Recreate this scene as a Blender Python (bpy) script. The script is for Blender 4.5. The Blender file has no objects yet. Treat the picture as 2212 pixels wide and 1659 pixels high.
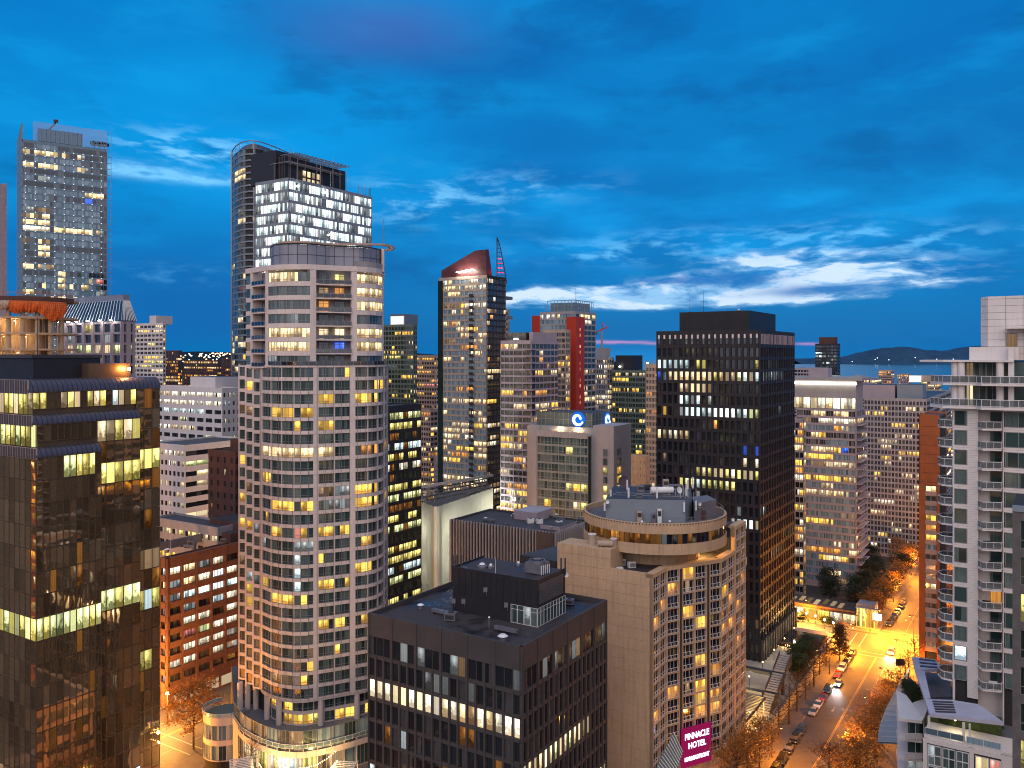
import bpy, math, random
from mathutils import Vector, Matrix
R = math.radians
sc = bpy.context.scene
col = bpy.data.collections.new("City"); sc.collection.children.link(col)
# ------------------------------------------------------------------ camera
H = 95.0            # eye height above street level (m)
F = 1816.0          # focal length in units of a 2212-wide picture
cam_d = bpy.data.cameras.new("camera"); cam = bpy.data.objects.new("camera", cam_d); col.objects.link(cam)
cam.location = (0, 0, H); cam.rotation_euler = (R(90), 0, 0)
cam_d.sensor_width = 36; cam_d.lens = 36 * F / 2212; cam_d.shift_y = -61.5 / 2212
cam_d.clip_start = 1; cam_d.clip_end = 60000
sc.camera = cam
sc.view_settings.view_transform = 'Standard'; sc.view_settings.look = 'None'
sc.view_settings.exposure = 0.27; sc.view_settings.gamma = 1; sc.view_settings.use_curve_mapping = False
sc.render.engine = 'CYCLES'
try:
    sc.cycles.use_denoising = True; sc.cycles.denoiser = 'OPENIMAGEDENOISE'
    sc.cycles.sample_clamp_indirect = 6; sc.cycles.max_bounces = 5; sc.cycles.diffuse_bounces = 2
    sc.cycles.glossy_bounces = 3; sc.cycles.transmission_bounces = 2; sc.cycles.transparent_max_bounces = 6
    sc.cycles.use_adaptive_sampling = True; sc.cycles.filter_width = 1.05; sc.cycles.caustics_reflective = False; sc.cycles.caustics_refractive = False
except Exception: pass

# ------------------------------------------------------------------ tiny node language
class N:
    """wraps a node tree; sockets combine with python operators"""
    def __init__(s, nt): s.nt = nt
    def new(s, t, **k):
        n = s.nt.nodes.new(t)
        for a, b in k.items(): setattr(n, a, b)
        return n
    def put(s, sock, v):
        if isinstance(v, S): s.nt.links.new(v.o, sock)
        elif hasattr(v, 'node'): s.nt.links.new(v, sock)
        else: sock.default_value = v
    def m(s, op, *a, clamp=False):
        n = s.new('ShaderNodeMath', operation=op, use_clamp=clamp)
        for i, v in enumerate(a): s.put(n.inputs[i], v)
        return S(s, n.outputs[0])
    def mix(s, f, a, b, blend='MIX'):
        n = s.new('ShaderNodeMix', data_type='RGBA', blend_type=blend)
        s.put(n.inputs[0], f)
        for i, v in ((6, a), (7, b)):
            if isinstance(v, (tuple, list)): v = (*v[:3], 1)
            s.put(n.inputs[i], v)
        return S(s, n.outputs[2])
    def sep(s, v):
        n = s.new('ShaderNodeSeparateXYZ'); s.put(n.inputs[0], v); return [S(s, o) for o in n.outputs]
    def comb(s, x, y, z):
        n = s.new('ShaderNodeCombineXYZ')
        for i, v in enumerate((x, y, z)): s.put(n.inputs[i], v)
        return S(s, n.outputs[0])
    def noise(s, vec, scale=5, detail=3, rough=.5, dist=0, color=False):
        n = s.new('ShaderNodeTexNoise')
        s.put(n.inputs['Vector'], vec); n.inputs['Scale'].default_value = scale
        n.inputs['Detail'].default_value = detail; n.inputs['Roughness'].default_value = rough; n.inputs['Distortion'].default_value = dist
        return S(s, n.outputs[1 if color else 0])
    def white(s, w):
        n = s.new('ShaderNodeTexWhiteNoise', noise_dimensions='1D'); s.put(n.inputs['W'], w); return S(s, n.outputs[0]), S(s, n.outputs[1])
    def smooth(s, v, a, b, lo=0., hi=1.):
        n = s.new('ShaderNodeMapRange', interpolation_type='SMOOTHSTEP')
        for i, x in enumerate((v, a, b, lo, hi)): s.put(n.inputs[i], x)
        return S(s, n.outputs[0])
    def scale(s, v, k):
        n = s.new('ShaderNodeVectorMath', operation='SCALE'); s.put(n.inputs[0], v); s.put(n.inputs[3], k); return S(s, n.outputs[0])
    def vadd(s, a, b):
        n = s.new('ShaderNodeVectorMath', operation='ADD'); s.put(n.inputs[0], a); s.put(n.inputs[1], b); return S(s, n.outputs[0])
class S:
    def __init__(s, g, o): s.g = g; s.o = o
    def __add__(a, b): return a.g.m('ADD', a, b)
    __radd__ = __add__
    def __sub__(a, b): return a.g.m('SUBTRACT', a, b)
    def __rsub__(a, b): return a.g.m('SUBTRACT', b, a)
    def __mul__(a, b): return a.g.m('MULTIPLY', a, b)
    __rmul__ = __mul__
    def __truediv__(a, b): return a.g.m('DIVIDE', a, b)
    def __pow__(a, b): return a.g.m('POWER', a, b)

# ------------------------------------------------------------------ sky
w = bpy.data.worlds.new("World"); sc.world = w; w.use_nodes = True
nt = w.node_tree; nt.nodes.clear(); g = N(nt)
tc = g.new('ShaderNodeTexCoord')
x, y, z = g.sep(tc.outputs['Generated'])
az = g.m('ARCTAN2', x, y); el = g.m('ARCSINE', g.m('MAXIMUM', g.m('MINIMUM', z, 1.), -1.))
pv = g.comb(az, el * 2.6, 0.)
warp = g.noise(pv, 3.2, 4, .6, 0, color=True)
wx, wy, wz = g.sep(warp)
a2 = az + (wx - .5) * .11; e2 = el + (wy - .5) * .036
pw = g.comb(a2 * 1.0, e2 * 3.0, 0.)
big = g.noise(pw, 2.4, 4, .5)
mid = g.noise(g.comb(a2, e2 * 3.2, 2.3), 7., 4, .52)
fine_n = g.noise(g.comb(a2, e2 * 3.6, 5.), 20., 4, .55)
def blob(a0, e0, wa, we, aa=None, ee=None):
    aa = aa or a2; ee = ee or e2
    p = (aa - R(a0)) / R(wa); q = (ee - R(e0)) / R(we)
    return g.m('EXPONENT', (p * p + q * q) * -1.)
# clear azure, brighter high on the left and low centre, deeper to the right and near the sea
t = g.smooth(el, R(-1), R(26))
base = g.mix(t, (.001, .150, .40), (.001, .215, .57))
base = g.mix(g.smooth(az, R(0), R(34)) * g.smooth(el, R(6), R(16)) * .6, base, (.001, .125, .37))
base = g.mix(g.smooth(big, .40, .66) * .55, base, (.001, .125, .42))
base = g.mix(blob(-17, 14, 13, 6) * .75 , base, (.001, .30, .72))
base = g.mix(blob(10, 8.5, 30, 3.4) * g.smooth(mid, .3, .65) * .6, base, (.004, .30, .74))
lay = g.noise(g.comb(a2, e2 * 2.6, 9.), 5.5, 6, .6)
base = g.mix(g.smooth(mid, .48, .72) * g.smooth(el, R(3), R(8)) * .38, base, (.004, .32, .72))
base = g.mix(g.smooth(lay, .52, .72) * g.smooth(el, R(2), R(6)) * .35, base, (.003, .27, .62))
base = g.mix(g.smooth(lay, .48, .30) * .55, base, (.001, .090, .28))
# darker cloud sheets
for (a0, e0, wa, we, k) in ((-5, 19.5, 10, 2.4, .75), (27.5, 13, 4.5, 1.7, .8), (2, 14.5, 9, 2.0, .4), (12, 19, 14, 3, .25), (-20, 4.5, 12, 3.4, .55), (12, 1.4, 30, 1.5, .35), (-6, 22, 24, 3, .2), (-16, 15.5, 4, 1.0, .35), (8, 11.6, 8, .8, .3), (-3, 6, 6, 2.5, .35)):
    base = g.mix(blob(a0, e0, wa, we) * k * g.smooth(big, .3, .6, .6, 1.), base, (.002, .090, .32))
base = g.mix(blob(-9, 21.4, 6.0, 2.0) * .42, base, (.075, .105, .37))
# the bright gap after sunset and thin lit streaks
str_n = g.noise(g.comb(a2, e2 * 4.6, 1.), 11., 6, .62)
gap = blob(12.0, 4.15, 12.5, .85) * 1.1 + blob(4.5, 3.8, 6, .6) * 1.05 + blob(21, 5.1, 9, 1.0) * .85 + blob(17, 6.4, 10, .8) * .5
gap = g.smooth(gap * g.smooth(str_n, .36, .60, .40, 1.12) * g.smooth(fine_n, .30, .60, .72, 1.08), .24, .88) * g.smooth(e2, R(2.7), R(3.5))
base = g.mix(gap * .92, base, (.27, .52, .80))
hot = g.smooth(gap * g.smooth(str_n, .38, .60), .35, .95)
base = g.mix(hot * .62, base, (.74, .82, .90))
holes = blob(15.5, 5.1, 2.6, .38) + blob(20.5, 4.2, 4, .3) * .9 + blob(10.8, 4.9, 2.5, .22)
base = g.mix(g.m('MINIMUM', holes * 1.3, 1.) * .85, base, (.01, .15, .45))
st1 = blob(-25.2, 11.3, 2.0, .42) * 1.2 + blob(-22, 11.0, 2.6, .33) * 1.3 + blob(-17.6, 11.1, 1.4, .3)
st1 = st1 + (blob(-21, 12.9, 4.0, 1.1) * 1.3 + blob(-6, 10.4, 5, 1.4) * .8 + blob(1, 11.4, 5, .8) * .5) * g.smooth(fine_n, .44, .66) * .9
st1 = st1 * g.smooth(fine_n, .36, .60, .25, 1.2)
base = g.mix(g.m('MINIMUM', st1, 1.) * .8, base, (.19, .56, .90))
st2 = (blob(15, 7.4, 10, .8) * 1.2 + blob(24, 6.8, 7, .8) + blob(7, 6.6, 5, .5) + blob(-22, 5.2, 5, .5) * .4) * g.smooth(fine_n, .44, .66)
base = g.mix(g.m('MINIMUM', st2, 1.) * .65, base, (.13, .50, .88))
pk = blob(7.2, .75, 4.0, .11, az, e2) + blob(19.4, .75, .9, .09, az, e2) * .8
pk = pk * g.smooth(str_n, .3, .5, .5, 1.)
base = g.mix(g.m('MINIMUM', pk * .9, 1.), base, (.50, .26, .52))
base = g.mix(blob(9, -.2, 9, .8, az, el) * .6, base, (.02, .24, .62))
# behind the viewer: the same deck of cloud, lit mauve by the city itself
back = g.smooth(y, .25, -.55)
zen = g.smooth(el, R(34), R(75))
cl = g.mix(g.smooth(big, .35, .65), (.42, .43, .52), (.66, .64, .74))
base = g.mix(g.m('MAXIMUM', back, zen * .7), base, cl)
base = g.mix(g.smooth(z, 0., -.06), base, (.03, .022, .02))
sky = g.new('ShaderNodeTexSky', sky_type='NISHITA'); sky.sun_disc = False
sky.sun_elevation = R(-3); sky.sun_rotation = R(16); sky.altitude = 100; sky.ozone_density = 4
bg = g.new('ShaderNodeBackground'); bg.inputs[1].default_value = 1.0
g.put(bg.inputs[0], base)
bg2 = g.new('ShaderNodeBackground'); bg2.inputs[1].default_value = .1; g.put(bg2.inputs[0], sky.outputs[0])
ad = g.new('ShaderNodeAddShader'); nt.links.new(bg.outputs[0], ad.inputs[0]); nt.links.new(bg2.outputs[0], ad.inputs[1])
out = g.new('ShaderNodeOutputWorld'); nt.links.new(ad.outputs[0], out.inputs[0])
try: w.cycles.sampling_method = 'MANUAL'; w.cycles.sample_map_resolution = 512
except Exception: pass
# ------------------------------------------------------------------ the one "sun": the soft dusk glow off the cloud deck
sun_d = bpy.data.lights.new("sun", 'SUN'); sun_d.energy = 1.15; sun_d.angle = R(70); sun_d.color = (1.0, .82, .76)
sun = bpy.data.objects.new("sun", sun_d); col.objects.link(sun); sun.rotation_euler = (R(52), 0, R(-12))
# ------------------------------------------------------------------ grid of streets: d1 runs away to the right, d2 away to the left
A1 = math.atan2(1157, F)
D1 = (math.sin(A1), math.cos(A1)); D2 = (-math.cos(A1), math.sin(A1))
def st(s, t): return (s * D1[0] + t * D2[0], s * D1[1] + t * D2[1])
def at(u, Y): return ((u - 1106) / F * Y, Y)
def zat(v, Y): return H - (v - 768) / F * Y
def ground(u, v, z=0):
    Y = F * (H - z) / (v - 768); return at(u, Y)
def reach(p, d, u):
    """length from p along d until it is seen at column u"""
    k = (u - 1106) / F
    return (k * p[1] - p[0]) / (d[0] - k * d[1])
def add2(p, d, l): return (p[0] + d[0] * l, p[1] + d[1] * l)
ORD = ('first', 'second', 'third', 'fourth', 'fifth', 'sixth', 'seventh', 'eighth')

# ------------------------------------------------------------------ mesh accumulator
class MB:
    def __init__(s): s.v = []; s.f = []; s.m = []; s.uv = {}
    def quad(s, a, b, c, d, m=0, uv=None):
        i = len(s.v); s.v += [a, b, c, d]; s.f.append((i, i + 1, i + 2, i + 3)); s.m.append(m)
        if uv: s.uv[len(s.f) - 1] = uv
    def poly(s, pts, m=0):
        i = len(s.v); s.v += pts; s.f.append(tuple(range(i, i + len(pts)))); s.m.append(m)
    def prism(s, pts, z0, z1, m=0, top=None, cap=True, bottom=True):
        """pts counter-clockwise seen from above"""
        n = len(pts); i = len(s.v)
        z0s = z0 if isinstance(z0, (list, tuple)) else [z0] * n; z1s = z1 if isinstance(z1, (list, tuple)) else [z1] * n
        s.v += [(p[0], p[1], a) for p, a in zip(pts, z0s)] + [(p[0], p[1], a) for p, a in zip(pts, z1s)]
        for k in range(n):
            l = (k + 1) % n; s.f.append((i + k, i + l, i + n + l, i + n + k)); s.m.append(m)
        if cap: s.f.append(tuple(range(i + n, i + 2 * n))); s.m.append(m if top is None else top)
        if bottom: s.f.append(tuple(range(i + n - 1, i - 1, -1))); s.m.append(m)
    def box(s, x0, x1, y0, y1, z0, z1, m=0, fr=None):
        P = [(x0, y0), (x1, y0), (x1, y1), (x0, y1)]
        if fr: (ox, oy), a = fr; c, q = math.cos(a), math.sin(a); P = [(ox + x * c - y * q, oy + x * q + y * c) for x, y in P]
        s.prism(P, z0, z1, m)
    def tube(s, a, b, r0, r1=None, n=8, m=0, cap=True):
        r1 = r0 if r1 is None else r1
        a = Vector(a); b = Vector(b); d = (b - a)
        if d.length < 1e-6: return
        d.normalize(); u = d.orthogonal().normalized(); w_ = d.cross(u); i = len(s.v)
        for c, r in ((a, r0), (b, r1)):
            for k in range(n):
                t = 2 * math.pi * k / n; s.v.append(tuple(c + (u * math.cos(t) + w_ * math.sin(t)) * r))
        for k in range(n):
            l = (k + 1) % n; s.f.append((i + k, i + l, i + n + l, i + n + k)); s.m.append(m)
        if cap: s.f.append(tuple(range(i + n, i + 2 * n))); s.m.append(m); s.f.append(tuple(range(i + n - 1, i - 1, -1))); s.m.append(m)
    def lathe(s, c, prof, n=48, m=0, a0=0, a1=2 * math.pi):
        """prof [(r,z,mat)...] open profile, spun round c"""
        full = abs(a1 - a0 - 2 * math.pi) < 1e-6; i = len(s.v); k = len(prof); seg = n if full else n + 1
        for j in range(seg):
            t = a0 + (a1 - a0) * j / n
            for q in prof: s.v.append((c[0] + q[0] * math.cos(t), c[1] + q[0] * math.sin(t), q[1]))
        for j in range(n):
            l = (j + 1) % seg
            for q in range(k - 1):
                s.f.append((i + j * k + q, i + l * k + q, i + l * k + q + 1, i + j * k + q + 1)); s.m.append(prof[q][2] if len(prof[q]) > 2 else m)
    def strip(s, path, o0, o1, z0, z1, m=0):
        """a wall following path (left to right seen from outside) between outward offsets o0<o1"""
        a = offs(path, o1); b = offs(path, o0)
        s.prism(a + b[::-1], z0, z1, m)
    def mesh(s, name, mats, org=(0, 0, 0), smooth=False):
        me = bpy.data.meshes.new(name); ox, oy, oz = org
        me.from_pydata([(x - ox, y - oy, z - oz) for x, y, z in s.v], [], s.f)
        for q in mats: me.materials.append(q)
        me.polygons.foreach_set('material_index', s.m)
        if smooth: me.polygons.foreach_set('use_smooth', [True] * len(s.f))
        if s.uv:
            l = me.uv_layers.new(name='UV'); data = [0.] * (2 * len(me.loops))
            for fi, q in s.uv.items():
                ls = me.polygons[fi].loop_start
                for k, (a, b) in enumerate(q): data[2 * (ls + k)] = a; data[2 * (ls + k) + 1] = b
            l.data.foreach_set('uv', data)
        me.update(); return me
def offs(path, o):
    if abs(o) < 1e-9: return [tuple(p) for p in path]
    r = []; n = len(path)
    for i, p in enumerate(path):
        nx = ny = 0
        ns = []
        for a, b in ((i - 1, i), (i, i + 1)):
            if a < 0 or b >= n: continue
            dx, dy = path[b][0] - path[a][0], path[b][1] - path[a][1]; l = math.hypot(dx, dy) or 1; ns.append((dy / l, -dx / l))
        if len(ns) == 1: r.append((p[0] + ns[0][0] * o, p[1] + ns[0][1] * o)); continue
        (ax, ay), (bx, by) = ns; mx, my = ax + bx, ay + by; q = mx * ax + my * ay
        q = max(q, .35); r.append((p[0] + mx / q * o, p[1] + my / q * o))
    return r
def plen(path): return sum(math.dist(a, b) for a, b in zip(path, path[1:]))
def along(path, d):
    for a, b in zip(path, path[1:]):
        l = math.dist(a, b)
        if d <= l or b is path[-1]:
            k = d / l; return (a[0] + (b[0] - a[0]) * k, a[1] + (b[1] - a[1]) * k), math.atan2(b[1] - a[1], b[0] - a[0])
        d -= l
def sub(path, d0, d1):
    """piece of the path between two distances"""
    pts = [along(path, d0)[0]]; d = 0
    for a, b in zip(path, path[1:]):
        d += math.dist(a, b)
        if d0 + .02 < d < d1 - .02: pts.append(tuple(b))
    pts.append(along(path, d1)[0]); return pts
def arc(c, r, a0, a1, n): return [(c[0] + r * math.cos(R(a0 + (a1 - a0) * k / n)), c[1] + r * math.sin(R(a0 + (a1 - a0) * k / n))) for k in range(n + 1)]

# ------------------------------------------------------------------ objects
def obj(name, me, parent=None, loc=None, rz=0, kind=None, label=None):
    o = bpy.data.objects.new(name, me); col.objects.link(o)
    if parent is not None: o.parent = parent
    if loc: o.location = loc
    if rz: o.rotation_euler = (0, 0, rz)
    if kind: o['kind'] = kind
    if label: o['label'] = label
    return o
def tag(o, label, cat, group=None):
    o['label'] = label; o['category'] = cat
    if group: o['group'] = group
    return o
def thing(name, label, cat, loc, rz=0, group=None):
    o = bpy.data.objects.new(name, None); col.objects.link(o); o.empty_display_size = .5
    o.location = loc; o.rotation_euler = (0, 0, rz); return tag(o, label, cat, group)
def copy_tree(o, parent=None, **k):
    c = o.copy(); col.objects.link(c); c.parent = parent
    for ch in kids.get(o.name, [q for q in o.children]): copy_tree(ch, c)
    return c
kids = {}

# ------------------------------------------------------------------ materials
M = {}
def mat(name):
    m = bpy.data.materials.new(name); m.use_nodes = True; m.node_tree.nodes.clear(); M[name] = m
    g = N(m.node_tree); o = g.new('ShaderNodeOutputMaterial')
    return m, g, o
def surf(name, c, rough=.7, var=.12, scale=.35, spec=.4, metal=0, streak=0, grid=None, bump=0):
    """painted / stone / concrete surface: mottled, with rain streaks; grid = (w, h, joint) of panel joints"""
    m, g, o = mat(name); p = g.new('ShaderNodeBsdfPrincipled')
    geo = g.new('ShaderNodeNewGeometry'); pos = geo.outputs['Position']
    n1 = g.noise(pos, scale, 5, .6); n2 = g.noise(pos, scale * 14, 3, .6)
    f = n1 * .65 + n2 * .35
    k = g.smooth(f, .3, .7, 1 - var, 1 + var)
    if streak:
        x, y, z = g.sep(pos); s_ = g.noise(g.comb(x * 2.2, y * 2.2, z * .1), 1, 4, .6)
        k = k * g.smooth(s_, .45, .75, 1., 1 - streak)
    cc = g.mix(1., (*c, 1), g.comb(k, k, k), 'MULTIPLY')
    g.put(p.inputs['Base Color'], cc); p.inputs['Roughness'].default_value = rough
    p.inputs['Specular IOR Level'].default_value = spec; p.inputs['Metallic'].default_value = metal
    if bump:
        b = g.new('ShaderNodeBump'); b.inputs['Strength'].default_value = bump; b.inputs['Distance'].default_value = .05
        g.put(b.inputs['Height'], n2); g.put(p.inputs['Normal'], b.outputs[0])
    m.node_tree.links.new(p.outputs[0], o.inputs[0]); return m
def glass(name, c, c2=None, rough=.07, curtain=.25, spec=1., wav=0., wscale=.5, metal=0, pane_tilt=0.):
    """a dark window: pane colour, some with a curtain or blind close behind, mirror-like coat"""
    c2 = c2 or tuple(q * 3 + .02 for q in c)
    m, g, o = mat(name); p = g.new('ShaderNodeBsdfPrincipled')
    uv = g.new('ShaderNodeUVMap'); oi = g.new('ShaderNodeObjectInfo'); u, v, _ = g.sep(uv.outputs[0])
    idn = g.m('FLOOR', u) + S(g, oi.outputs['Random']) * 917.; r1, rc = g.white(idn); ra, rb, rd = g.sep(rc)
    fx = g.m('FRACT', u)
    geo = g.new('ShaderNodeNewGeometry'); x, y, z = g.sep(geo.outputs['Position'])
    fold = g.smooth(g.noise(g.comb(x * 3.5, y * 3.5, z * .2), 1.6, 2, .5), .35, .65, .65, 1.1)
    has = g.smooth(r1, 1 - curtain - .02, 1 - curtain) 
    part = g.smooth(g.m('ABSOLUTE', fx - rb) , .35, .38)
    amt = has * g.m('MAXIMUM', part, g.smooth(rd, .5, .52)) * fold
    dark = g.mix(ra, (*c, 1), (*[q * .45 for q in c], 1))
    base = g.mix(amt, dark, (*c2, 1))
    g.put(p.inputs['Base Color'], base); p.inputs['Roughness'].default_value = rough
    p.inputs['Specular IOR Level'].default_value = spec; p.inputs['IOR'].default_value = 1.52; p.inputs['Metallic'].default_value = metal
    if wav:
        b = g.new('ShaderNodeBump'); b.inputs['Strength'].default_value = wav; b.inputs['Distance'].default_value = .12
        hgt = g.noise(g.comb(x, y, z + idn * 3.1), wscale, 2, .4) 
        if pane_tilt: hgt = hgt + (fx - .5) * (ra - .5) * pane_tilt + (g.m('FRACT', v) - .5) * (rb - .5) * pane_tilt
        g.put(b.inputs['Height'], hgt); g.put(p.inputs['Normal'], b.outputs[0])
    m.node_tree.links.new(p.outputs[0], o.inputs[0]); return m
def lit(name, c, e, dark=(.25, .12, .04), curtain=.45, busy=.8, var=.58, ceil=.5):
    """a lit room seen through its window: ceiling lights, back wall, furniture below, sometimes a curtain"""
    m, g, o = mat(name); em = g.new('ShaderNodeEmission'); gl = g.new('ShaderNodeBsdfGlossy'); ad = g.new('ShaderNodeMixShader')
    uv = g.new('ShaderNodeUVMap'); oi = g.new('ShaderNodeObjectInfo'); u, v, _ = g.sep(uv.outputs[0])
    idn = g.m('FLOOR', u) + S(g, oi.outputs['Random']) * 917.; r1, rc = g.white(idn); ra, rb, rd = g.sep(rc)
    geo = g.new('ShaderNodeNewGeometry'); x, y, z = g.sep(geo.outputs['Position'])
    fx = g.m('FRACT', u); q = x * 1.0 + y * .7
    blk = g.noise(g.comb(q * 1.1 + idn, v * 2.2 + idn, z * .13), 1.7, 3, .7)
    low = g.smooth(v, .62, .05)
    furn = g.smooth(blk + low * .25, .58, .63) * g.smooth(v, .95, .55) * busy
    spt = g.m('EXPONENT', ((fx - ra) * (fx - ra) * 26. + (v - .78) * (v - .78) * 40.) * -1.) * (rd * 1.6)
    glow = spt + g.smooth(g.m('ABSOLUTE', fx - ra) * 1.1 + g.m('ABSOLUTE', v - .8), .75, .05, .72, 1.35 + ceil * .4)
    cur = g.smooth(g.noise(g.comb(q * 5, 0., idn), 2., 1, .5), .35, .65, .72, 1.05)
    hascur = g.smooth(rb, 1 - curtain, 1 - curtain + .02)
    k = (g.mix(hascur, g.comb(glow, glow, glow), g.comb(cur, cur, cur)))
    kr, _, _ = g.sep(k)
    k = kr * g.smooth(r1, 0., 1., 1 - var, 1 + var)
    c1 = g.mix(furn * (1 - hascur * .8), (*c, 1), (*dark, 1))
    c1 = g.mix(rd * .35, c1, (*[a * b for a, b in zip(c, (1., .8, .55))], 1))
    g.put(em.inputs[0], c1); g.put(em.inputs[1], k * e)
    gl.inputs['Roughness'].default_value = .05; ad.inputs[0].default_value = .06
    L = m.node_tree.links; L.new(em.outputs[0], ad.inputs[1]); L.new(gl.outputs[0], ad.inputs[2]); L.new(ad.outputs[0], o.inputs[0])
    try: m.cycles.emission_sampling = 'NONE'
    except Exception: pass
    return m
def emit(name, c, e, sample=False):
    m, g, o = mat(name); em = g.new('ShaderNodeEmission'); em.inputs[0].default_value = (*c, 1); em.inputs[1].default_value = e
    m.node_tree.links.new(em.outputs[0], o.inputs[0])
    if not sample:
        try: m.cycles.emission_sampling = 'NONE'
        except Exception: pass
    return m
# lit window kinds (room light)
lit('lit_yellow', (1., .60, .10), 1.25, (.45, .17, .02)); lit('lit_orange', (1., .42, .09), .85, (.2, .07, .02))
lit('lit_warm', (1., .76, .40), 1.25, (.28, .13, .05), .3, .8); lit('lit_cream', (1., .80, .50), .75, (.2, .12, .06))
lit('lit_white', (1., .93, .74), 1.35, (.25, .18, .1), .2, .8); lit('lit_cool', (.72, .93, 1.), 1.15, (.1, .15, .2), .3, .7)
lit('lit_green', (.86, .95, .46), .9, (.12, .13, .03), .15, .9, ceil=.9); lit('lit_blue', (.05, .16, 1.), .8, (.01, .02, .2))
lit('lit_dim', (.55, .36, .20), .42, (.1, .05, .03), .7); lit('lit_lime', (.98, .86, .26), .95, (.16, .14, .02), .15, .9, ceil=.9)
lit('lit_amber', (1., .50, .06), 1.1, (.35, .12, .01), .5); lit('lit_pink', (1., .35, .30), .8, (.3, .05, .05))
lit('lit_mocha', (.50, .20, .04), .30, (.06, .02, .01), .6); lit('lit_bright', (.93, .97, 1.), 1.9, (.5, .55, .6), .6, .2, .3); lit('lit_grey', (.55, .62, .66), .38, (.08, .1, .12), .6)
K = {'y': 'lit_yellow', 'o': 'lit_orange', 'w': 'lit_warm', 'e': 'lit_cream', 'W': 'lit_white', 'c': 'lit_cool', 'g': 'lit_green', 'b': 'lit_blue',
     'd': 'lit_dim', 'l': 'lit_lime', 'a': 'lit_amber', 'p': 'lit_pink', 'B': 'lit_bright', 'q': 'lit_grey', 'm': 'lit_mocha'}
glass('glass_teal', (.040, .075, .075), (.11, .155, .15), curtain=.65)
glass('glass_dark', (.014, .018, .026), (.07, .07, .075), curtain=.3, spec=1.2)
glass('glass_blue', (.016, .026, .040), (.10, .13, .15), curtain=.45, spec=1.2)
glass('glass_pale', (.17, .28, .35), (.27, .39, .46), curtain=.6)
glass('glass_green', (.014, .030, .022), (.06, .08, .05), curtain=.3)
glass('glass_grey', (.05, .055, .062), (.17, .17, .17), curtain=.4)
glass('glass_bronze', (.80, .55, .31), (.80, .55, .31), rough=.02, curtain=0, spec=1., wav=.20, wscale=.20, metal=.87, pane_tilt=.6)
glass('glass_violet', (.020, .026, .055), (.05, .06, .10), rough=.05, curtain=.15, spec=1.2, metal=.4)
surf('frame_dark', (.035, .035, .04), .45); surf('frame_white', (.62, .60, .60), .45); surf('frame_grey', (.20, .20, .21), .45)
surf('frame_bronze', (.15, .10, .065), .35, metal=.5)
surf('tile_pink', (.62, .535, .50), .5, .07, .3, streak=.10); surf('joint', (.20, .15, .14), .8); surf('panel_blue', (.10, .18, .25), .35, .08, .2, spec=.8); surf('core', (.03, .03, .032), .9)
surf('roof_dark', (.045, .043, .052), .55, .35, .08, bump=.4); surf('roof_grey', (.12, .12, .135), .8, .3, .1, bump=.4); surf('roof_light', (.30, .29, .33), .8, .2, .1)
surf('charcoal', (.055, .050, .054), .7, .15, .3, streak=.1); surf('black_metal', (.018, .018, .024), .5, .2)
surf('concrete', (.34, .31, .28), .85, .14, .25, streak=.2, bump=.3); surf('concrete_pale', (.50, .46, .43), .8, .08, .2, streak=.12)
surf('stucco_beige', (.52, .36, .23), .85, .13, .10, streak=.24, bump=.2); surf('brick_brown', (.155, .068, .042), .85, .15, .4, streak=.12, bump=.3)
surf('brick_dark', (.085, .040, .034), .85, .15, .4, streak=.1, bump=.3); surf('brick_orange', (.36, .105, .035), .85, .12, .3, streak=.1, bump=.3)
surf('hedge_green', (.05, .075, .02), .9, .4, 2.5, bump=.6); surf('red_panel', (.42, .035, .016), .5, .06, .2); surf('white_wall', (.62, .58, .58), .7, .06, .2, streak=.10); surf('grey_wall', (.30, .29, .30), .7, .1, .2, streak=.12)
surf('tan_wall', (.40, .31, .24), .8, .1, .2, streak=.12); surf('pink_wall', (.42, .30, .25), .8, .1, .2, streak=.1); surf('green_wall', (.12, .15, .13), .6, .1, .2)
surf('metal_grey', (.22, .22, .25), .45, .15, .6, metal=.6); surf('metal_lilac', (.115, .10, .125), .38, .12, .5, metal=.6); surf('metal_white', (.70, .70, .70), .35)
surf('blue_slab', (.19, .23, .27), .5, .08, .2); surf('rust', (.22, .07, .03), .7); surf('mauve_wall', (.33, .28, .31), .7, .08, .2, streak=.1)

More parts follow.
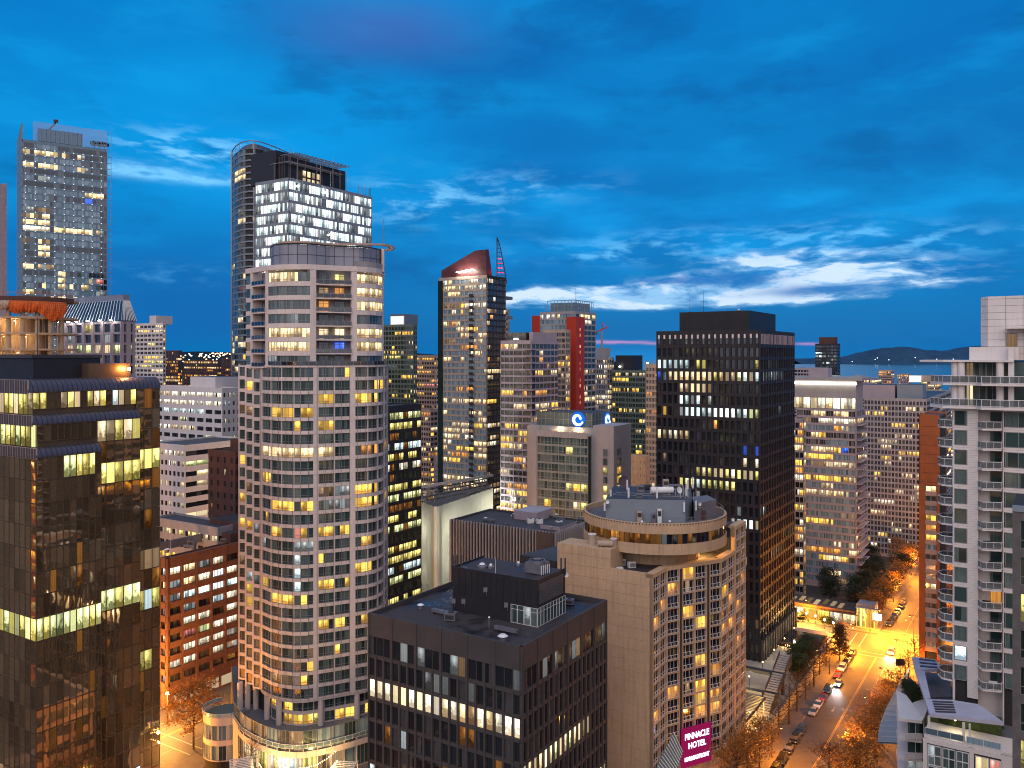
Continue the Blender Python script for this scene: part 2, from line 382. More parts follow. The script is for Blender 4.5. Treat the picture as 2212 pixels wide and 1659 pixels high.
# ------------------------------------------------------------------ windows and panels as shared meshes
_wc = {}
def win_mesh(w, h, n, fr, mw, tr, deep, frm):
    """panes (slots 1..n) behind a frame (slot 0); local x right, y inward, origin at bottom centre of the pane plane"""
    key = (round(w, 2), round(h, 2), n, fr, mw, tr, deep, frm)
    if key in _wc: return _wc[key]
    b = MB(); win_geo(b, w, h, n, fr, mw, tr, deep, 0, list(range(1, n + 1)), 0)
    me = b.mesh('window', [M[frm]] + [M['glass_dark']] * n); _wc[key] = me; return me
def win_geo(b, w, h, n, fr, mw, tr, deep, fm, pm, uid, T=None):
    k0 = len(b.v); a = -w / 2; pw = w / n
    for i in range(n):
        x0 = a + i * pw; x1 = x0 + pw; U = uid + i
        b.quad((x0, 0, 0), (x1, 0, 0), (x1, 0, h), (x0, 0, h), pm[i], [(U + .001, 0), (U + .999, 0), (U + .999, 1), (U + .001, 1)])
    def bar(x0, x1, z0, z1, d=deep):
        b.quad((x0, -d, z0), (x1, -d, z0), (x1, -d, z1), (x0, -d, z1), fm)
        if x1 - x0 < z1 - z0: b.quad((x0, 0, z0), (x0, -d, z0), (x0, -d, z1), (x0, 0, z1), fm); b.quad((x1, -d, z0), (x1, 0, z0), (x1, 0, z1), (x1, -d, z1), fm)
        else: b.quad((x0, -d, z1), (x1, -d, z1), (x1, 0, z1), (x0, 0, z1), fm)
    if mw:
        for i in range(1, n): bar(a + i * pw - mw / 2, a + i * pw + mw / 2, fr, h - fr)
    if fr:
        bar(a, a + fr, 0, h, deep + .01); bar(-a - fr, -a, 0, h, deep + .01); bar(a + fr, -a - fr, 0, fr, deep + .005); bar(a + fr, -a - fr, h - fr, h, deep + .005)
    if tr: bar(a + fr, -a - fr, h * tr - mw / 2, h * tr + mw / 2, deep - .004)
    if T:
        c, s_, (ox, oy, oz) = T[0], T[1], T[2]
        for i in range(k0, len(b.v)): x, y, z = b.v[i]; b.v[i] = (ox + x * c - y * s_, oy + x * s_ + y * c, oz + z)
_pc = {}
def panel_mesh(w, h, t, m):
    key = (round(w, 2), round(h, 2), t, m)
    if key not in _pc:
        b = MB(); b.box(-w / 2, w / 2, -t, 0, 0, h); _pc[key] = b.mesh('wall_panel', [M[m]])
    return _pc[key]

class Bld:
    def __init__(s, name, label, cat='building', loc=(0, 0, 0), group=None, glass_='glass_dark', frm='frame_dark', seed=1, wlimit=280, plimit=280):
        s.root = thing(name, label, cat, loc, 0, group); s.loc = loc; s.wins = []; s.pans = []; s.glass = glass_; s.frm = frm
        s.rng = random.Random(seed); s.wl = wlimit; s.pl = plimit; s.frame = MB(); s.fmats = []
    def part(s, name, mb, mats, kind=None, smooth=False, label=None):
        if not mb.f: return None
        return obj(name, mb.mesh(name, [M[q] for q in mats], s.loc, smooth), s.root, kind=kind, label=label)
    def fm(s, m):
        if m not in s.fmats: s.fmats.append(m)
        return s.fmats.index(m)
    def win(s, p, ang, z, w, h, n=1, pat='.', fr=.06, mw=.06, tr=0, deep=.05, name='window', frm=None):
        if len(pat) == 1: pat = pat * n
        if len(pat) < n: pat = (pat + pat[-1] * n)[:n]
        s.wins.append((p, ang, z, w, h, n, pat, fr, mw, tr, deep, name, frm or s.frm))
    def panel(s, p, ang, z, w, h, t, m, name='wall_panel'): s.pans.append((p, ang, z, w, h, t, m, name))
    def finish(s):
        key = lambda q: -(q[3] * q[4]) / (q[0][0] ** 2 + q[0][1] ** 2)
        s.wins.sort(key=key); ox, oy, oz = s.loc
        G = lambda ch: M[K[ch]] if ch in K else M[{'.': s.glass, 's': s.glass, 'x': 'core', ':': 'glass_pale'}[ch]]
        for (p, ang, z, w, h, n, pat, fr, mw, tr, deep, name, frm) in s.wins[:s.wl]:
            me = win_mesh(w, h, n, fr, mw, tr, deep, frm)
            o = bpy.data.objects.new(name, me); col.objects.link(o); o.parent = s.root
            o.location = (p[0] - ox, p[1] - oy, z - oz); o.rotation_euler = (0, 0, ang)
            for i in range(n): sl = o.material_slots[i + 1]; sl.link = 'OBJECT'; sl.material = G(pat[i])
        rest = s.wins[s.wl:]
        if rest:
            b = MB(); mats = []; 
            def mi(x):
                if x not in mats: mats.append(x)
                return mats.index(x)
            for i, (p, ang, z, w, h, n, pat, fr, mw, tr, deep, name, frm) in enumerate(rest):
                win_geo(b, w, h, n, fr, mw, tr, deep, mi(M[frm]), [mi(G(c)) for c in pat], (i * 7) % 9973, (math.cos(ang), math.sin(ang), (p[0], p[1], z)))
            o = obj('small_windows', b.mesh('small_windows', mats, s.loc), s.root, kind='stuff')
        s.wins = []
        s.pans.sort(key=key)
        for (p, ang, z, w, h, t, m, name) in s.pans[:s.pl]:
            o = bpy.data.objects.new(name, panel_mesh(w, h, t, m)); col.objects.link(o); o.parent = s.root
            o.location = (p[0] - ox, p[1] - oy, z - oz); o.rotation_euler = (0, 0, ang)
        if s.pans[s.pl:]:
            b = MB(); mats = []
            for (p, ang, z, w, h, t, m, name) in s.pans[s.pl:]:
                if m not in mats: mats.append(m)
                b.box(-w / 2, w / 2, -t, 0, z, z + h, mats.index(m), (p, ang))
            s.part('small_wall_panels', b, mats, kind='stuff')
        if s.frame.f: s.part('facade_frame', s.frame, s.fmats, kind='stuff')
        return s
    def facade(s, path, z0, fh, nf, bays, sill=.9, wh=1.5, inset=.22, pier=.5, sm='white_wall', pm=None, panes=2, fr=.06, mw=.06, tr=0, deep=.05,
               lit=None, thick=.30, pan=0, own=True, top=None, pier_out=.02, flush=False, spname='spandrel', vert=True, span=True, row0=0, end=True):
        """floors of windows in a wall following path; bays = count or [(start, width, panes)...] in metres"""
        pm = pm or sm; L = plen(path); full = bays
        if isinstance(bays, int):
            bw = L / bays; full = [(i * bw + pier / 2, bw - pier, panes) for i in range(bays)]
        lit = lit or (lambda r, c, n: '.')
        ztop = z0 + nf * fh if top is None else top
        # spandrels (floor edges with the wall below each sill)
        if span:
            for i in range(nf + 1):
                a = z0 + (i - 1) * fh + sill + wh if i else z0; b_ = z0 + i * fh + sill if i < nf else ztop
                if b_ - a < .05: continue
                if pan:
                    n = max(1, round(L / pan)); w_ = L / n
                    s.frame.strip(path, -thick, -.05, a, b_, s.fm('joint'))
                    for k in range(n):
                        p, ang = along(path, (k + .5) * w_); s.panel(p, ang, a + .015, w_ - .05, b_ - a - .03, .05, sm)
                elif own:
                    m_ = MB(); m_.strip(path, -thick, 0, a, b_); s.part(spname, m_, [sm])
                else: s.frame.strip(path, -thick, 0, a, b_, s.fm(sm))
        # piers between the windows
        if vert and pier > 0:
            eds = [0.] + [q for (a, w_, n) in full for q in (a, a + w_)] + [L]
            for k in range(0, len(eds), 2):
                a, b_ = eds[k], eds[k + 1]
                if b_ - a < .04: continue
                if not end and (k == 0 or k == len(eds) - 2): continue
                m_ = MB() if own else s.frame
                m_.strip(sub(path, a, b_), -thick + .01, pier_out, z0 + .01, ztop - .01, 0 if own else s.fm(pm))
                if own: s.part('pier', m_, [pm])
        for r in range(nf):
            for c, (a, w_, n) in enumerate(full):
                p, ang = along(path, a + w_ / 2)
                q0, _ = along(path, a); q1, _ = along(path, a + w_); ang = math.atan2(q1[1] - q0[1], q1[0] - q0[0])
                p = ((q0[0] + q1[0]) / 2, (q0[1] + q1[1]) / 2)
                p = (p[0] - math.sin(ang) * inset, p[1] + math.cos(ang) * inset)
                pt = lit(nf - 1 - r + row0, c, n)
                if pt == ' ': continue
                s.win(p, ang, z0 + r * fh + sill, w_, wh, n, pt, fr, mw, tr, deep)

def pick(rng, p, pal, run=.5, panes_split=.3, dark='.'):
    """lit pattern: share p of the windows lit, neighbours alike, some floors busier"""
    rows = {}
    def f(r, c, n):
        if r not in rows: rows[r] = (rng.random() ** 1.3 * 2 * p, rng.choice(pal)); 
        q, k = rows[r]
        if f.last == r and f.on is not None and rng.random() < run: on = f.on
        else: on = (rng.choice(pal) if rng.random() > .35 else k) if rng.random() < q else '.'
        f.last = r; f.on = on
        if on == '.': return dark
        if n > 1 and rng.random() < panes_split: i = rng.randrange(n); return ''.join(on if j != i else dark for j in range(n))
        return on
    f.last = None; f.on = None; return f
def rows(txt, default='.', glue=None):
    T = [q.split() for q in txt.strip().split('\n')]
    def f(r, c, n):
        if r >= len(T) or c >= len(T[r]): return glue(r, c, n) if glue else default
        return T[r][c]
    return f

def block(name, label, u, Y, uL, uR, vtop, fh, nl, nr, z0=0, litl=None, litr=None, body='core', roof='roof_dark', glass_='glass_dark', frm='frame_dark',
          cat='building', seed=1, wlimit=280, depthmin=0, top_h=1.2, own=True, kw=None, kwr=None, group=None, par=.6, ang=None, dl=None, LL=None, LR=None, nf=None, do_finish=True):
    """a building whose near vertical edge is seen at column u, distance Y; its two faces recede along the street grid"""
    P = at(u, Y); d1, d2 = D1, D2
    if ang is not None: a = A1 + R(ang); d1 = (math.sin(a), math.cos(a)); d2 = (-math.cos(a), math.sin(a))
    Ll = LL if LL is not None else reach(P, d2, uL); Lr = LR if LR is not None else reach(P, d1, uR)
    ztop = zat(vtop, Y); nf = nf or max(1, int((ztop - z0 - top_h) / fh)); zb = ztop - top_h - nf * fh
    PL = add2(P, d2, Ll); PR = add2(P, d1, Lr); PB = add2(PL, d1, Lr)
    b = Bld(name, label, cat, (P[0], P[1], z0), group, glass_, frm, seed, wlimit)
    i = max(.32, (kw or {}).get('inset', .2) + .08)
    c0 = add2(add2(P, d1, i), d2, i); c1 = add2(add2(PR, d1, -.05), d2, i); c3 = add2(add2(PL, d1, i), d2, -.05); c2 = add2(add2(PB, d1, -.05), d2, -.05)
    m = MB(); m.prism([c0, c1, c2, c3], z0, ztop - par, 0, 1); b.part('wall', m, [body, roof])
    k1 = dict(own=own); k1.update(kw or {}); k2 = dict(k1); k2.update(kwr or {})
    if nl: b.facade([PL, P], zb, fh, nf, nl, lit=litl, top=ztop, **k1)
    if nr: b.facade([P, PR], zb, fh, nf, nr, lit=litr, top=ztop, **k2)
    sm = k1.get('sm', 'white_wall')
    if zb > z0 + .5:
        m = MB(); m.strip([PL, P, PR], -.3, 0, z0, zb - .005); b.part('base_wall', m, [sm])
    m = MB(); m.strip([PR, PB, PL], -.3, 0, z0, ztop); b.part('rear_wall', m, [sm])
    b.P, b.PL, b.PR, b.PB, b.d1, b.d2, b.Ll, b.Lr, b.ztop, b.zb, b.nf = P, PL, PR, PB, d1, d2, Ll, Lr, ztop, zb, nf
    if do_finish: b.finish()
    return b
def on_roof(b, s0, s1, t0, t1, h, m='metal_grey', name='plant_room', roof='roof_dark', z=None):
    """box on the roof of a block: s along d1, t along d2 from the near corner"""
    z = (b.ztop - .6) if z is None else z
    f = lambda s_, t_: add2(add2(b.P, b.d1, s_), b.d2, t_)
    q = MB(); q.prism([f(s0, t0), f(s1, t0), f(s1, t1), f(s0, t1)], z, z + h, 0, 1); return b.part(name, q, [m, roof])
# ------------------------------------------------------------------ ground, streets, water, hills
def srf2(name, c, rough, **k): return surf(name, c, rough, **k)
surf('asphalt', (.060, .055, .055), .62, .35, .12, spec=.5, bump=.25); surf('pavement', (.13, .115, .105), .75, .2, .3, bump=.2)
surf('city_ground', (.045, .045, .045), .9, .4, .03); surf('paint_white', (.36, .34, .31), .6, .3, 1.5); surf('paint_yellow', (.42, .28, .06), .6, .3, 1.5)
surf('soil', (.06, .045, .03), .9, .4, .3)
surf('kerb', (.30, .28, .26), .7)
S1 = 45.5        # centre line of the main street (t), it runs along d1
def grid_quad(m, s0, s1, t0, t1, z, mi=0, n=1):
    for k in range(n):
        a = s0 + (s1 - s0) * k / n; b = s0 + (s1 - s0) * (k + 1) / n
        m.quad((*st(a, t0), z), (*st(b, t0), z), (*st(b, t1), z), (*st(a, t1), z), mi)
m = MB(); m.quad((-9000, -400, -.05), (9000, -400, -.05), (9000, 2300, -.05), (-9000, 2300, -.05)); obj('ground', m.mesh('ground', [M['city_ground']]), kind='structure')
m = MB(); m.quad((-9000, 2300, -.05), (700, 2300, -.05), (700, 9000, -.05), (-9000, 9000, -.05)); obj('terrain', m.mesh('terrain', [M['city_ground']]), kind='structure')
def street(name, s0, s1, t0, t1, z=.0, mt='asphalt'):
    m = MB(); grid_quad(m, s0, s1, t0, t1, z, 0, 1); return obj(name, m.mesh(name, [M[mt]]), kind='structure')
street('road', -60, 291, S1 - 8.5, S1 + 8.3, .004); street('road', 291, 308, -200, 171, .004); street('road', 308, 700, 32, 49, .004)
street('road', -60, 700, 171, 201, .004); street('road', 112, 126, 201, 700, .004); street('road', 430, 444, -200, 171, .004)
street('road', 291, 308, 201, 700, .004)
def pave(s0, s1, t0, t1, h=.13, name='pavement', mt='pavement'):
    m = MB(); P = [st(s0, t0), st(s1, t0), st(s1, t1), st(s0, t1)]; m.prism(P, 0, h, 1, 0)
    return obj(name, m.mesh(name, [M[mt], M['kerb']]), kind='structure')
pave(-60, 290.5, 28, S1 - 8.5); pave(-60, 290.5, S1 + 8.3, 68); pave(309, 650, 24, 32); pave(309, 650, 49, 60)
pave(-60, 290, 164, 171); pave(127, 290, 201, 206); pave(-60, 111, 201, 206); pave(309, 650, 201, 206); pave(309, 650, 164, 171)
pave(309, 318, 60, 164); pave(309, 318, -120, 24)
# painted lines
def line(name, pts, wd, mt, z=.012):
    m = MB()
    for (a, b) in pts:
        dx, dy = b[0] - a[0], b[1] - a[1]; l = math.hypot(dx, dy); nx, ny = -dy / l * wd / 2, dx / l * wd / 2
        m.quad((a[0] + nx, a[1] + ny, z), (a[0] - nx, a[1] - ny, z), (b[0] - nx, b[1] - ny, z), (b[0] + nx, b[1] + ny, z))
    return obj(name, m.mesh(name, [M[mt]]), kind='structure')
for dt in (-.16, .16): line('centre_line', [(st(-60, S1 + dt), st(284, S1 + dt))], .13, 'paint_yellow')
line('lane_line', [(st(s, S1 - 3.6), st(s + 3, S1 - 3.6)) for s in range(200, 262, 9)] + [(st(262, S1 - 3.6), st(284, S1 - 3.6))], .14, 'paint_white')
for s in (285, 288.2): line('crosswalk_line', [(st(s, S1 - 8.3), st(s, S1 + 8.1))], .25, 'paint_white')
for s in (311, 314.2): line('crosswalk_line', [(st(s, 32.4), st(s, 48.6))], .25, 'paint_white')
for t_ in (52.0, 55.0): line('crosswalk_line', [(st(292, t_), st(307, t_))], .25, 'paint_white')
line('centre_line', [(st(316, 41), st(520, 41))], .15, 'paint_yellow'); line('centre_line', [(st(299.5, 58), st(299.5, 170))], .15, 'paint_yellow')
# a curved turning line through the junction
c0 = [(303 + 14 * math.sin(R(a)), 36 + 10 * (1 - math.cos(R(a)))) for a in range(0, 91, 10)]
line('turning_line', [(st(*a), st(*b)) for a, b in zip(c0, c0[1:])], .16, 'paint_white')
for t_ in (178, 182, 189.5, 193): line('lane_line', [(st(s, t_), st(s + 3, t_)) for s in range(60, 300, 8)], .15, 'paint_white', .012)
line('centre_line', [(st(60, 185.6), st(290, 185.6))], .15, 'paint_yellow'); line('centre_line', [(st(60, 186), st(290, 186))], .15, 'paint_yellow')
for s in (127.5, 131): line('crosswalk_line', [(st(s, 172), st(s, 200.6))], .3, 'paint_white')
# lane arrow
ar = MB(); f = lambda a, b: (*st(236 + a, S1 + 3 + b), .013)
ar.quad(f(0, -.1), f(2.2, -.1), f(2.2, .1), f(0, .1)); ar.poly([f(0, -.45), f(0, .45), f(-1.1, 0)])
obj('road_arrow', ar.mesh('road_arrow', [M['paint_white']]), kind='structure')
# water and far shore
mw, g, o = mat('sea'); p = g.new('ShaderNodeBsdfPrincipled'); p.inputs['Base Color'].default_value = (.01, .05, .09, 1); p.inputs['Roughness'].default_value = .16
geo = g.new('ShaderNodeNewGeometry'); bm_ = g.new('ShaderNodeBump'); bm_.inputs['Strength'].default_value = .25; bm_.inputs['Distance'].default_value = 2
g.put(bm_.inputs['Height'], g.noise(geo.outputs['Position'], .02, 4, .6)); g.put(p.inputs['Normal'], bm_.outputs[0]); mw.node_tree.links.new(p.outputs[0], o.inputs[0])
m = MB(); m.quad((700, 2300, -1), (16000, 2300, -1), (16000, 16000, -1), (700, 16000, -1)); obj('water', m.mesh('water', [mw]), kind='structure')
surf('forest', (.022, .062, .12), .95, .3, .004, spec=.1); surf('forest_near', (.012, .018, .022), .95, .4, .01, spec=.1)  # far mountains: distance haze is mixed into the base colour as blue
def ridge(name, pts, Y, depth, mt, label, z0=-2):
    """a hill range: crest given as (column, row), built as rounded ground with real depth"""
    m = MB(); n = 5; prev = None; r2 = random.Random(len(pts)); xs = []
    for (u0, v0), (u1, v1) in zip(pts, pts[1:]):
        k = max(2, int((u1 - u0) / 5))
        for j in range(k): xs.append((u0 + (u1 - u0) * j / k, v0 + (v1 - v0) * j / k + r2.uniform(-.35, .35)))
    xs.append(pts[-1])
    for u, v in xs:
        X, _ = at(u, Y); zt = zat(v, Y); c = []
        for q in range(n + 1):
            k = q / n; c.append((X * (1 + (k - 1) * .0), Y - depth * (1 - k), z0 + (zt - z0) * math.sin(k * math.pi / 2)))
        c.append((X, Y + depth, z0))
        if prev:
            for q in range(n + 1): m.quad(prev[q], c[q], c[q + 1], prev[q + 1])
        prev = c
    return obj(name, m.mesh(name, [M[mt]], smooth=True), kind='structure')
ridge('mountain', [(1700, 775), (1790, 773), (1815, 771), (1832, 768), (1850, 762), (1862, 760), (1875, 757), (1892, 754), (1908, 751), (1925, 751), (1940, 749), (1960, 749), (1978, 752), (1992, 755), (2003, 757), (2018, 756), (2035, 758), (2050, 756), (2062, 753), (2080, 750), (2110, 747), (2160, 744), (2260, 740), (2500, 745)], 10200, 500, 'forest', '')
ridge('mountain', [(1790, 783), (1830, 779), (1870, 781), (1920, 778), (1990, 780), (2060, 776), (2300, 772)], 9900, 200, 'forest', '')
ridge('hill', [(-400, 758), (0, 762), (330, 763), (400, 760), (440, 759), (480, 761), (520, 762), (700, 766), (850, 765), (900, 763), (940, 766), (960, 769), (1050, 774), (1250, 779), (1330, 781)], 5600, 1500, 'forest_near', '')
# shore lights and hillside lights (they really are lamps, far off)
emit('far_lamp_warm', (1., .55, .22), 6); emit('far_lamp_white', (.8, .95, 1.), 6)
m = MB(); r2 = random.Random(3)
for (u0, u1, v0, v1, Y, n, mi, sz) in ((1838, 2060, 772, 784, 9600, 7, 1, 2.4), (395, 505, 763, 800, 3300, 60, 0, 1.7), (395, 505, 763, 800, 3000, 30, 1, 1.3), (835, 955, 768, 800, 3200, 60, 0, 1.6), (835, 955, 768, 800, 3000, 20, 1, 1.3)):
    for k in range(n):
        u = r2.uniform(u0, u1); v = v0 + (v1 - v0) * r2.random() ** 1.6; X, Yy = at(u, Y * r2.uniform(.9, 1.03) if Y < 9000 else Y); z_ = zat(v, Yy)
        m.box(X - sz, X + sz, Yy - sz, Yy + sz, z_ - sz, z_ + sz, mi)
obj('hillside_lights', m.mesh('hillside_lights', [M['far_lamp_warm'], M['far_lamp_white']]), kind='stuff', )
bpy.data.objects['hillside_lights']['label'] = 'tiny house lights scattered over the dark hills at the horizon'
# =================================================================== black office block in front (flat wet roof)
def row_s(*L):
    """each string is one floor from the top; one character per bay"""
    return lambda r, c, n: (L[r][c] if r < len(L) and c < len(L[r]) else '.')
FY = 132.; fh = 3.75
litL = rows('''
. . . . . . . . . . . . . . . . . . . .
e d e q w w d e w e w w d W d w W w w w
''')
def fl(r, c, n):
    if r == 1: return 'WeWewWwWWeWwdWwWWW'[c % 18]
    if (r, c) in ((5, 0), (3, 4)): return 'cq'[r == 3]
    if r == 0 and c in (7, 8, 9, 12): return 'q'
    if (r, c) in ((3, 2), (2, 11), (2, 12), (4, 9), (5, 4), (3, 15)): return 'm'
    return '.'
def fr_(r, c, n):
    if r == 3: return 'WwewWegeegeeee........'[c] if c < 14 else '.'
    if r == 6: return '.' if c < 12 else 'g'
    return '.'
front = block('office_block', 'dark office block with a flat wet roof in front of the beige hotel', 1128, FY, 795, 1311, 1397, fh, 0, 0, z0=0, body='core', roof='core',
              glass_='glass_dark', frm='frame_bronze', seed=3, wlimit=290, nf=11, top_h=2.2, own=True, par=.9, kw=dict(sm='charcoal', inset=.34), do_finish=False)
fkw = dict(sm='charcoal', sill=.22, wh=3.16, inset=.26, pier=.36, panes=1, fr=.05, mw=0, thick=.5, tr=0, pier_out=.10)
fz = front.ztop - 3.7 - 3.75; fb = fz - 11 * fh
for pth, lt in (((front.PL, front.P), fl), ((front.P, front.PR), fr_)):
    front.facade(list(pth), fb, fh, 11, 18, lit=lt, top=fz - .01, own=True, **fkw)
    front.facade(list(pth), fz, 3.75, 1, 6, lit=lambda r, c, n: '.m..' [c % 4] * 3 if False else ('...', '.q.', 'q..', '.qd', '...', '..q')[c], top=front.ztop, own=True, **{**fkw, 'panes': 3, 'pier': .5, 'mw': .1, 'wh': 3.3})
front.finish()
P, d1, d2 = front.P, D1, D2
# roof deck with puddles, penthouse, cooling plant, antennas
mm, g, o = mat('wet_roof'); p = g.new('ShaderNodeBsdfPrincipled'); geo = g.new('ShaderNodeNewGeometry'); n1 = g.noise(geo.outputs['Position'], .16, 4, .55)
wet = g.smooth(n1, .46, .66); n3 = g.noise(geo.outputs['Position'], .5, 5, .6)
g.put(p.inputs['Base Color'], g.mix(wet, g.mix(n3, (.030, .026, .030), (.060, .050, .054)), (.014, .014, .017))); g.put(p.inputs['Roughness'], g.mix(wet, (.75, .75, .75), (.22, .22, .22)))
p.inputs['Specular IOR Level'].default_value = .45; mm.node_tree.links.new(p.outputs[0], o.inputs[0])
zr = front.ztop - .85
f2 = lambda s_, t_, q=front: add2(add2(q.P, q.d1, s_), q.d2, t_)
m = MB(); m.prism([f2(.4, .4), f2(front.Lr - .4, .4), f2(front.Lr - .4, front.Ll - .4), f2(.4, front.Ll - .4)], zr - .3, zr + .05); front.part('roof_deck', m, ['wet_roof'])
def fbox(b, name, s0, s1, t0, t1, z0, z1, m, roof=None):
    q = MB(); f = lambda s_, t_: add2(add2(b.P, b.d1, s_), b.d2, t_)
    q.prism([f(s0, t0), f(s1, t0), f(s1, t1), f(s0, t1)], z0, z1, 0, 1 if roof else None); return b.part(name, q, [m] + ([roof] if roof else []))
ps0, ps1, pt0, pt1 = 11.4, 21.2, 4.0, 22.
pz = zr + 7.8
m = MB()
# black clad upper box carried over a glazed corner lobby
m.prism([f2(ps0, pt0), f2(ps1, pt0), f2(ps1, pt1), f2(ps0, pt1)], zr + 3.3, pz, 0, 1); m.prism([f2(ps0, 9.4), f2(ps1, 9.4), f2(ps1, pt1), f2(ps0, pt1)], zr + .05, zr + 3.3, 0)
pent = front.part('penthouse', m, ['black_metal', 'roof_dark'])
for k in range(13):
    t0 = pt0 + .1 + k * (pt1 - pt0 - .2) / 13
    q = MB(); q.prism([f2(ps0 - .06, t0), f2(ps0, t0), f2(ps0, t0 + 1.1), f2(ps0 - .06, t0 + 1.1)], zr + 3.35, pz - .1)
    front.part('cladding_panel', q, ['black_metal'])
lob = Bld.__new__(Bld); lob.__dict__.update(front.__dict__); lob.wins = []; lob.pans = []; lob.frame = MB(); lob.frm = 'frame_white'; lob.glass = 'glass_teal'
for k in range(4):
    a0, a1 = f2(ps0, 9.4 - k * 1.35), f2(ps0, 8.05 - k * 1.35); lob.win(((a0[0] + a1[0]) / 2, (a0[1] + a1[1]) / 2), math.atan2(a1[1] - a0[1], a1[0] - a0[0]), zr + .08, 1.33, 3.2, 1, 'q' if k == 2 else '.', .07, .06, .75, .05, 'window')
for k in range(9):
    a0, a1 = f2(ps0 + k * 1.09, pt0), f2(ps0 + (k + 1) * 1.09, pt0); lob.win(((a0[0] + a1[0]) / 2, (a0[1] + a1[1]) / 2), math.atan2(a1[1] - a0[1], a1[0] - a0[0]), zr + .08, 1.08, 3.2, 1, '.', .06, .06, .75, .05, 'window')
lob.finish()
for k in range(14):   # louvre blades on the right of the penthouse
    z_ = zr + 3.9 + k * .25
    q = MB(); q.prism([f2(ps0 + .5, pt0 - .10), f2(ps1 - .9, pt0 - .10), f2(ps1 - .9, pt0), f2(ps0 + .5, pt0)], z_, z_ + .10); front.part('louvre_blade', q, ['metal_grey'])
q = MB(); q.prism([f2(ps0 + .4, pt0 + .3), f2(ps1 - .3, pt0 + .3), f2(ps1 - .3, pt1 - .3), f2(ps0 + .4, pt1 - .3)], pz - .02, pz + .03); front.part('penthouse_roof', q, ['wet_roof'])
for a in ((ps0, ps1, pt1 - .15, pt1), (ps0, ps0 + .15, pt0, pt1), (ps0, ps1, pt0, pt0 + .15)): fbox(front, 'parapet', *a, pz + .005, pz + .30, 'black_metal')
def tower_unit(b, s_, t_, z_, w_=3.2, h=1.9, label=None):
    c = add2(add2(b.P, b.d1, s_), b.d2, t_); r = thing('cooling_unit', label or 'pale ribbed cooling unit with round fan on the black penthouse roof', 'cooling unit', (c[0], c[1], z_), -A1 + 0)
    q = MB(); q.box(-w_ / 2, w_ / 2, -w_ / 2, w_ / 2, .12, h); q.box(-w_ / 2 - .05, w_ / 2 + .05, -w_ / 2 - .05, w_ / 2 + .05, h * .55, h * .60); obj('casing', q.mesh('casing', [M['metal_grey']]), r)
    q = MB(); q.lathe((0, 0), [(w_ * .46, h), (w_ * .46, h + .35), (w_ * .40, h + .35), (w_ * .38, h + .05), (0.01, h + .05)], 28); obj('fan_ring', q.mesh('fan_ring', [M['metal_grey']], smooth=False), r)
    q = MB()
    for k in range(6): a = k * math.pi / 3; q.tube((0, 0, h + .25), (math.cos(a) * w_ * .38, math.sin(a) * w_ * .38, h + .25), .05, .12, 4)
    obj('fan_blades', q.mesh('fan_blades', [M['frame_dark']]), r)
    q = MB(); 
    for k in range(5): q.tube((w_ / 2 + .2 + .12 * k, -w_ / 2 + k * .5, .1), (w_ / 2 + .2 + .12 * k, -w_ / 2 + k * .5, h * .9), .09, n=6)
    obj('pipe', q.mesh('pipe', [M['metal_white']]), r); return r
tower_unit(front, 17.0, 7.4, pz + .03)
def vent_fan(c, z_, r_=.75, label='round roof vent'):
    r = thing('roof_vent', label, 'roof vent', (c[0], c[1], z_)); q = MB(); q.lathe((0, 0), [(r_, 0), (r_, .35), (r_ * .8, .45), (.02, .5)], 20); obj('curb', q.mesh('curb', [M['metal_grey']]), r)
    q = MB(); q.lathe((0, 0), [(r_ * .5, .46), (r_ * .62, .62), (r_ * .3, .85), (.02, .9)], 16); obj('cowl', q.mesh('cowl', [M['metal_white']]), r); return r
vent_fan(f2(14.5, 17.6), pz + .03, .95, 'wide round vent at the left of the black penthouse roof'); vent_fan(f2(14.8, 15.9), pz + .03, .55, 'small pale mushroom vent beside the wide round vent'); vent_fan(f2(19, 12.6), pz + .03, .5, 'small grey mushroom vent behind the wet patch of the penthouse roof')
def antenna_pair(c, z_, n, label, h=2.2, name='antenna'):
    r = thing(name, label, 'antenna', (c[0], c[1], z_)); q = MB()
    for k in range(n):
        x_ = (k - (n - 1) / 2) * .75; q2 = MB(); q2.box(x_ - .14, x_ + .14, -.09, .09, .3, h); q2.tube((x_, .15, 0), (x_, .15, h * .9), .04, n=6); obj('panel_antenna', q2.mesh('panel_antenna', [M['frame_dark']]), r)
    return r
antenna_pair(f2(12.2, 21.6), pz, 3, 'three dark panel antennas at the left end of the black penthouse'); antenna_pair(f2(20.8, 4.2), pz - 1, 2, 'two dark panel antennas at the right end of the black penthouse', 3.2)
r = thing('flag_mast', 'thin white pole standing on the edge of the black penthouse', 'pole', (*f2(11.8, 12.9), pz)); q = MB(); q.tube((0, 0, 0), (0, 0, 2.9), .05, .03, 6); obj('mast', q.mesh('mast', [M['metal_white']]), r); q = MB(); q.box(-.3, .3, -.2, .2, 0, .12); obj('foot_plate', q.mesh('foot_plate', [M['metal_grey']]), r)
r = thing('satellite_dish', 'small white dish on the right end of the black penthouse', 'dish', (*f2(ps1 + .1, pt0 - .2), pz - .9)); q = MB(); q.lathe((0, 0), [(.01, 0), (.25, .03), (.45, .12)], 16); o_ = obj('dish', q.mesh('dish', [M['metal_white']]), r); o_.rotation_euler = (R(70), 0, R(-20)); q = MB(); q.tube((0, 0, 0), (-.3, .35, -.1), .04); obj('arm', q.mesh('arm', [M['metal_grey']]), r)
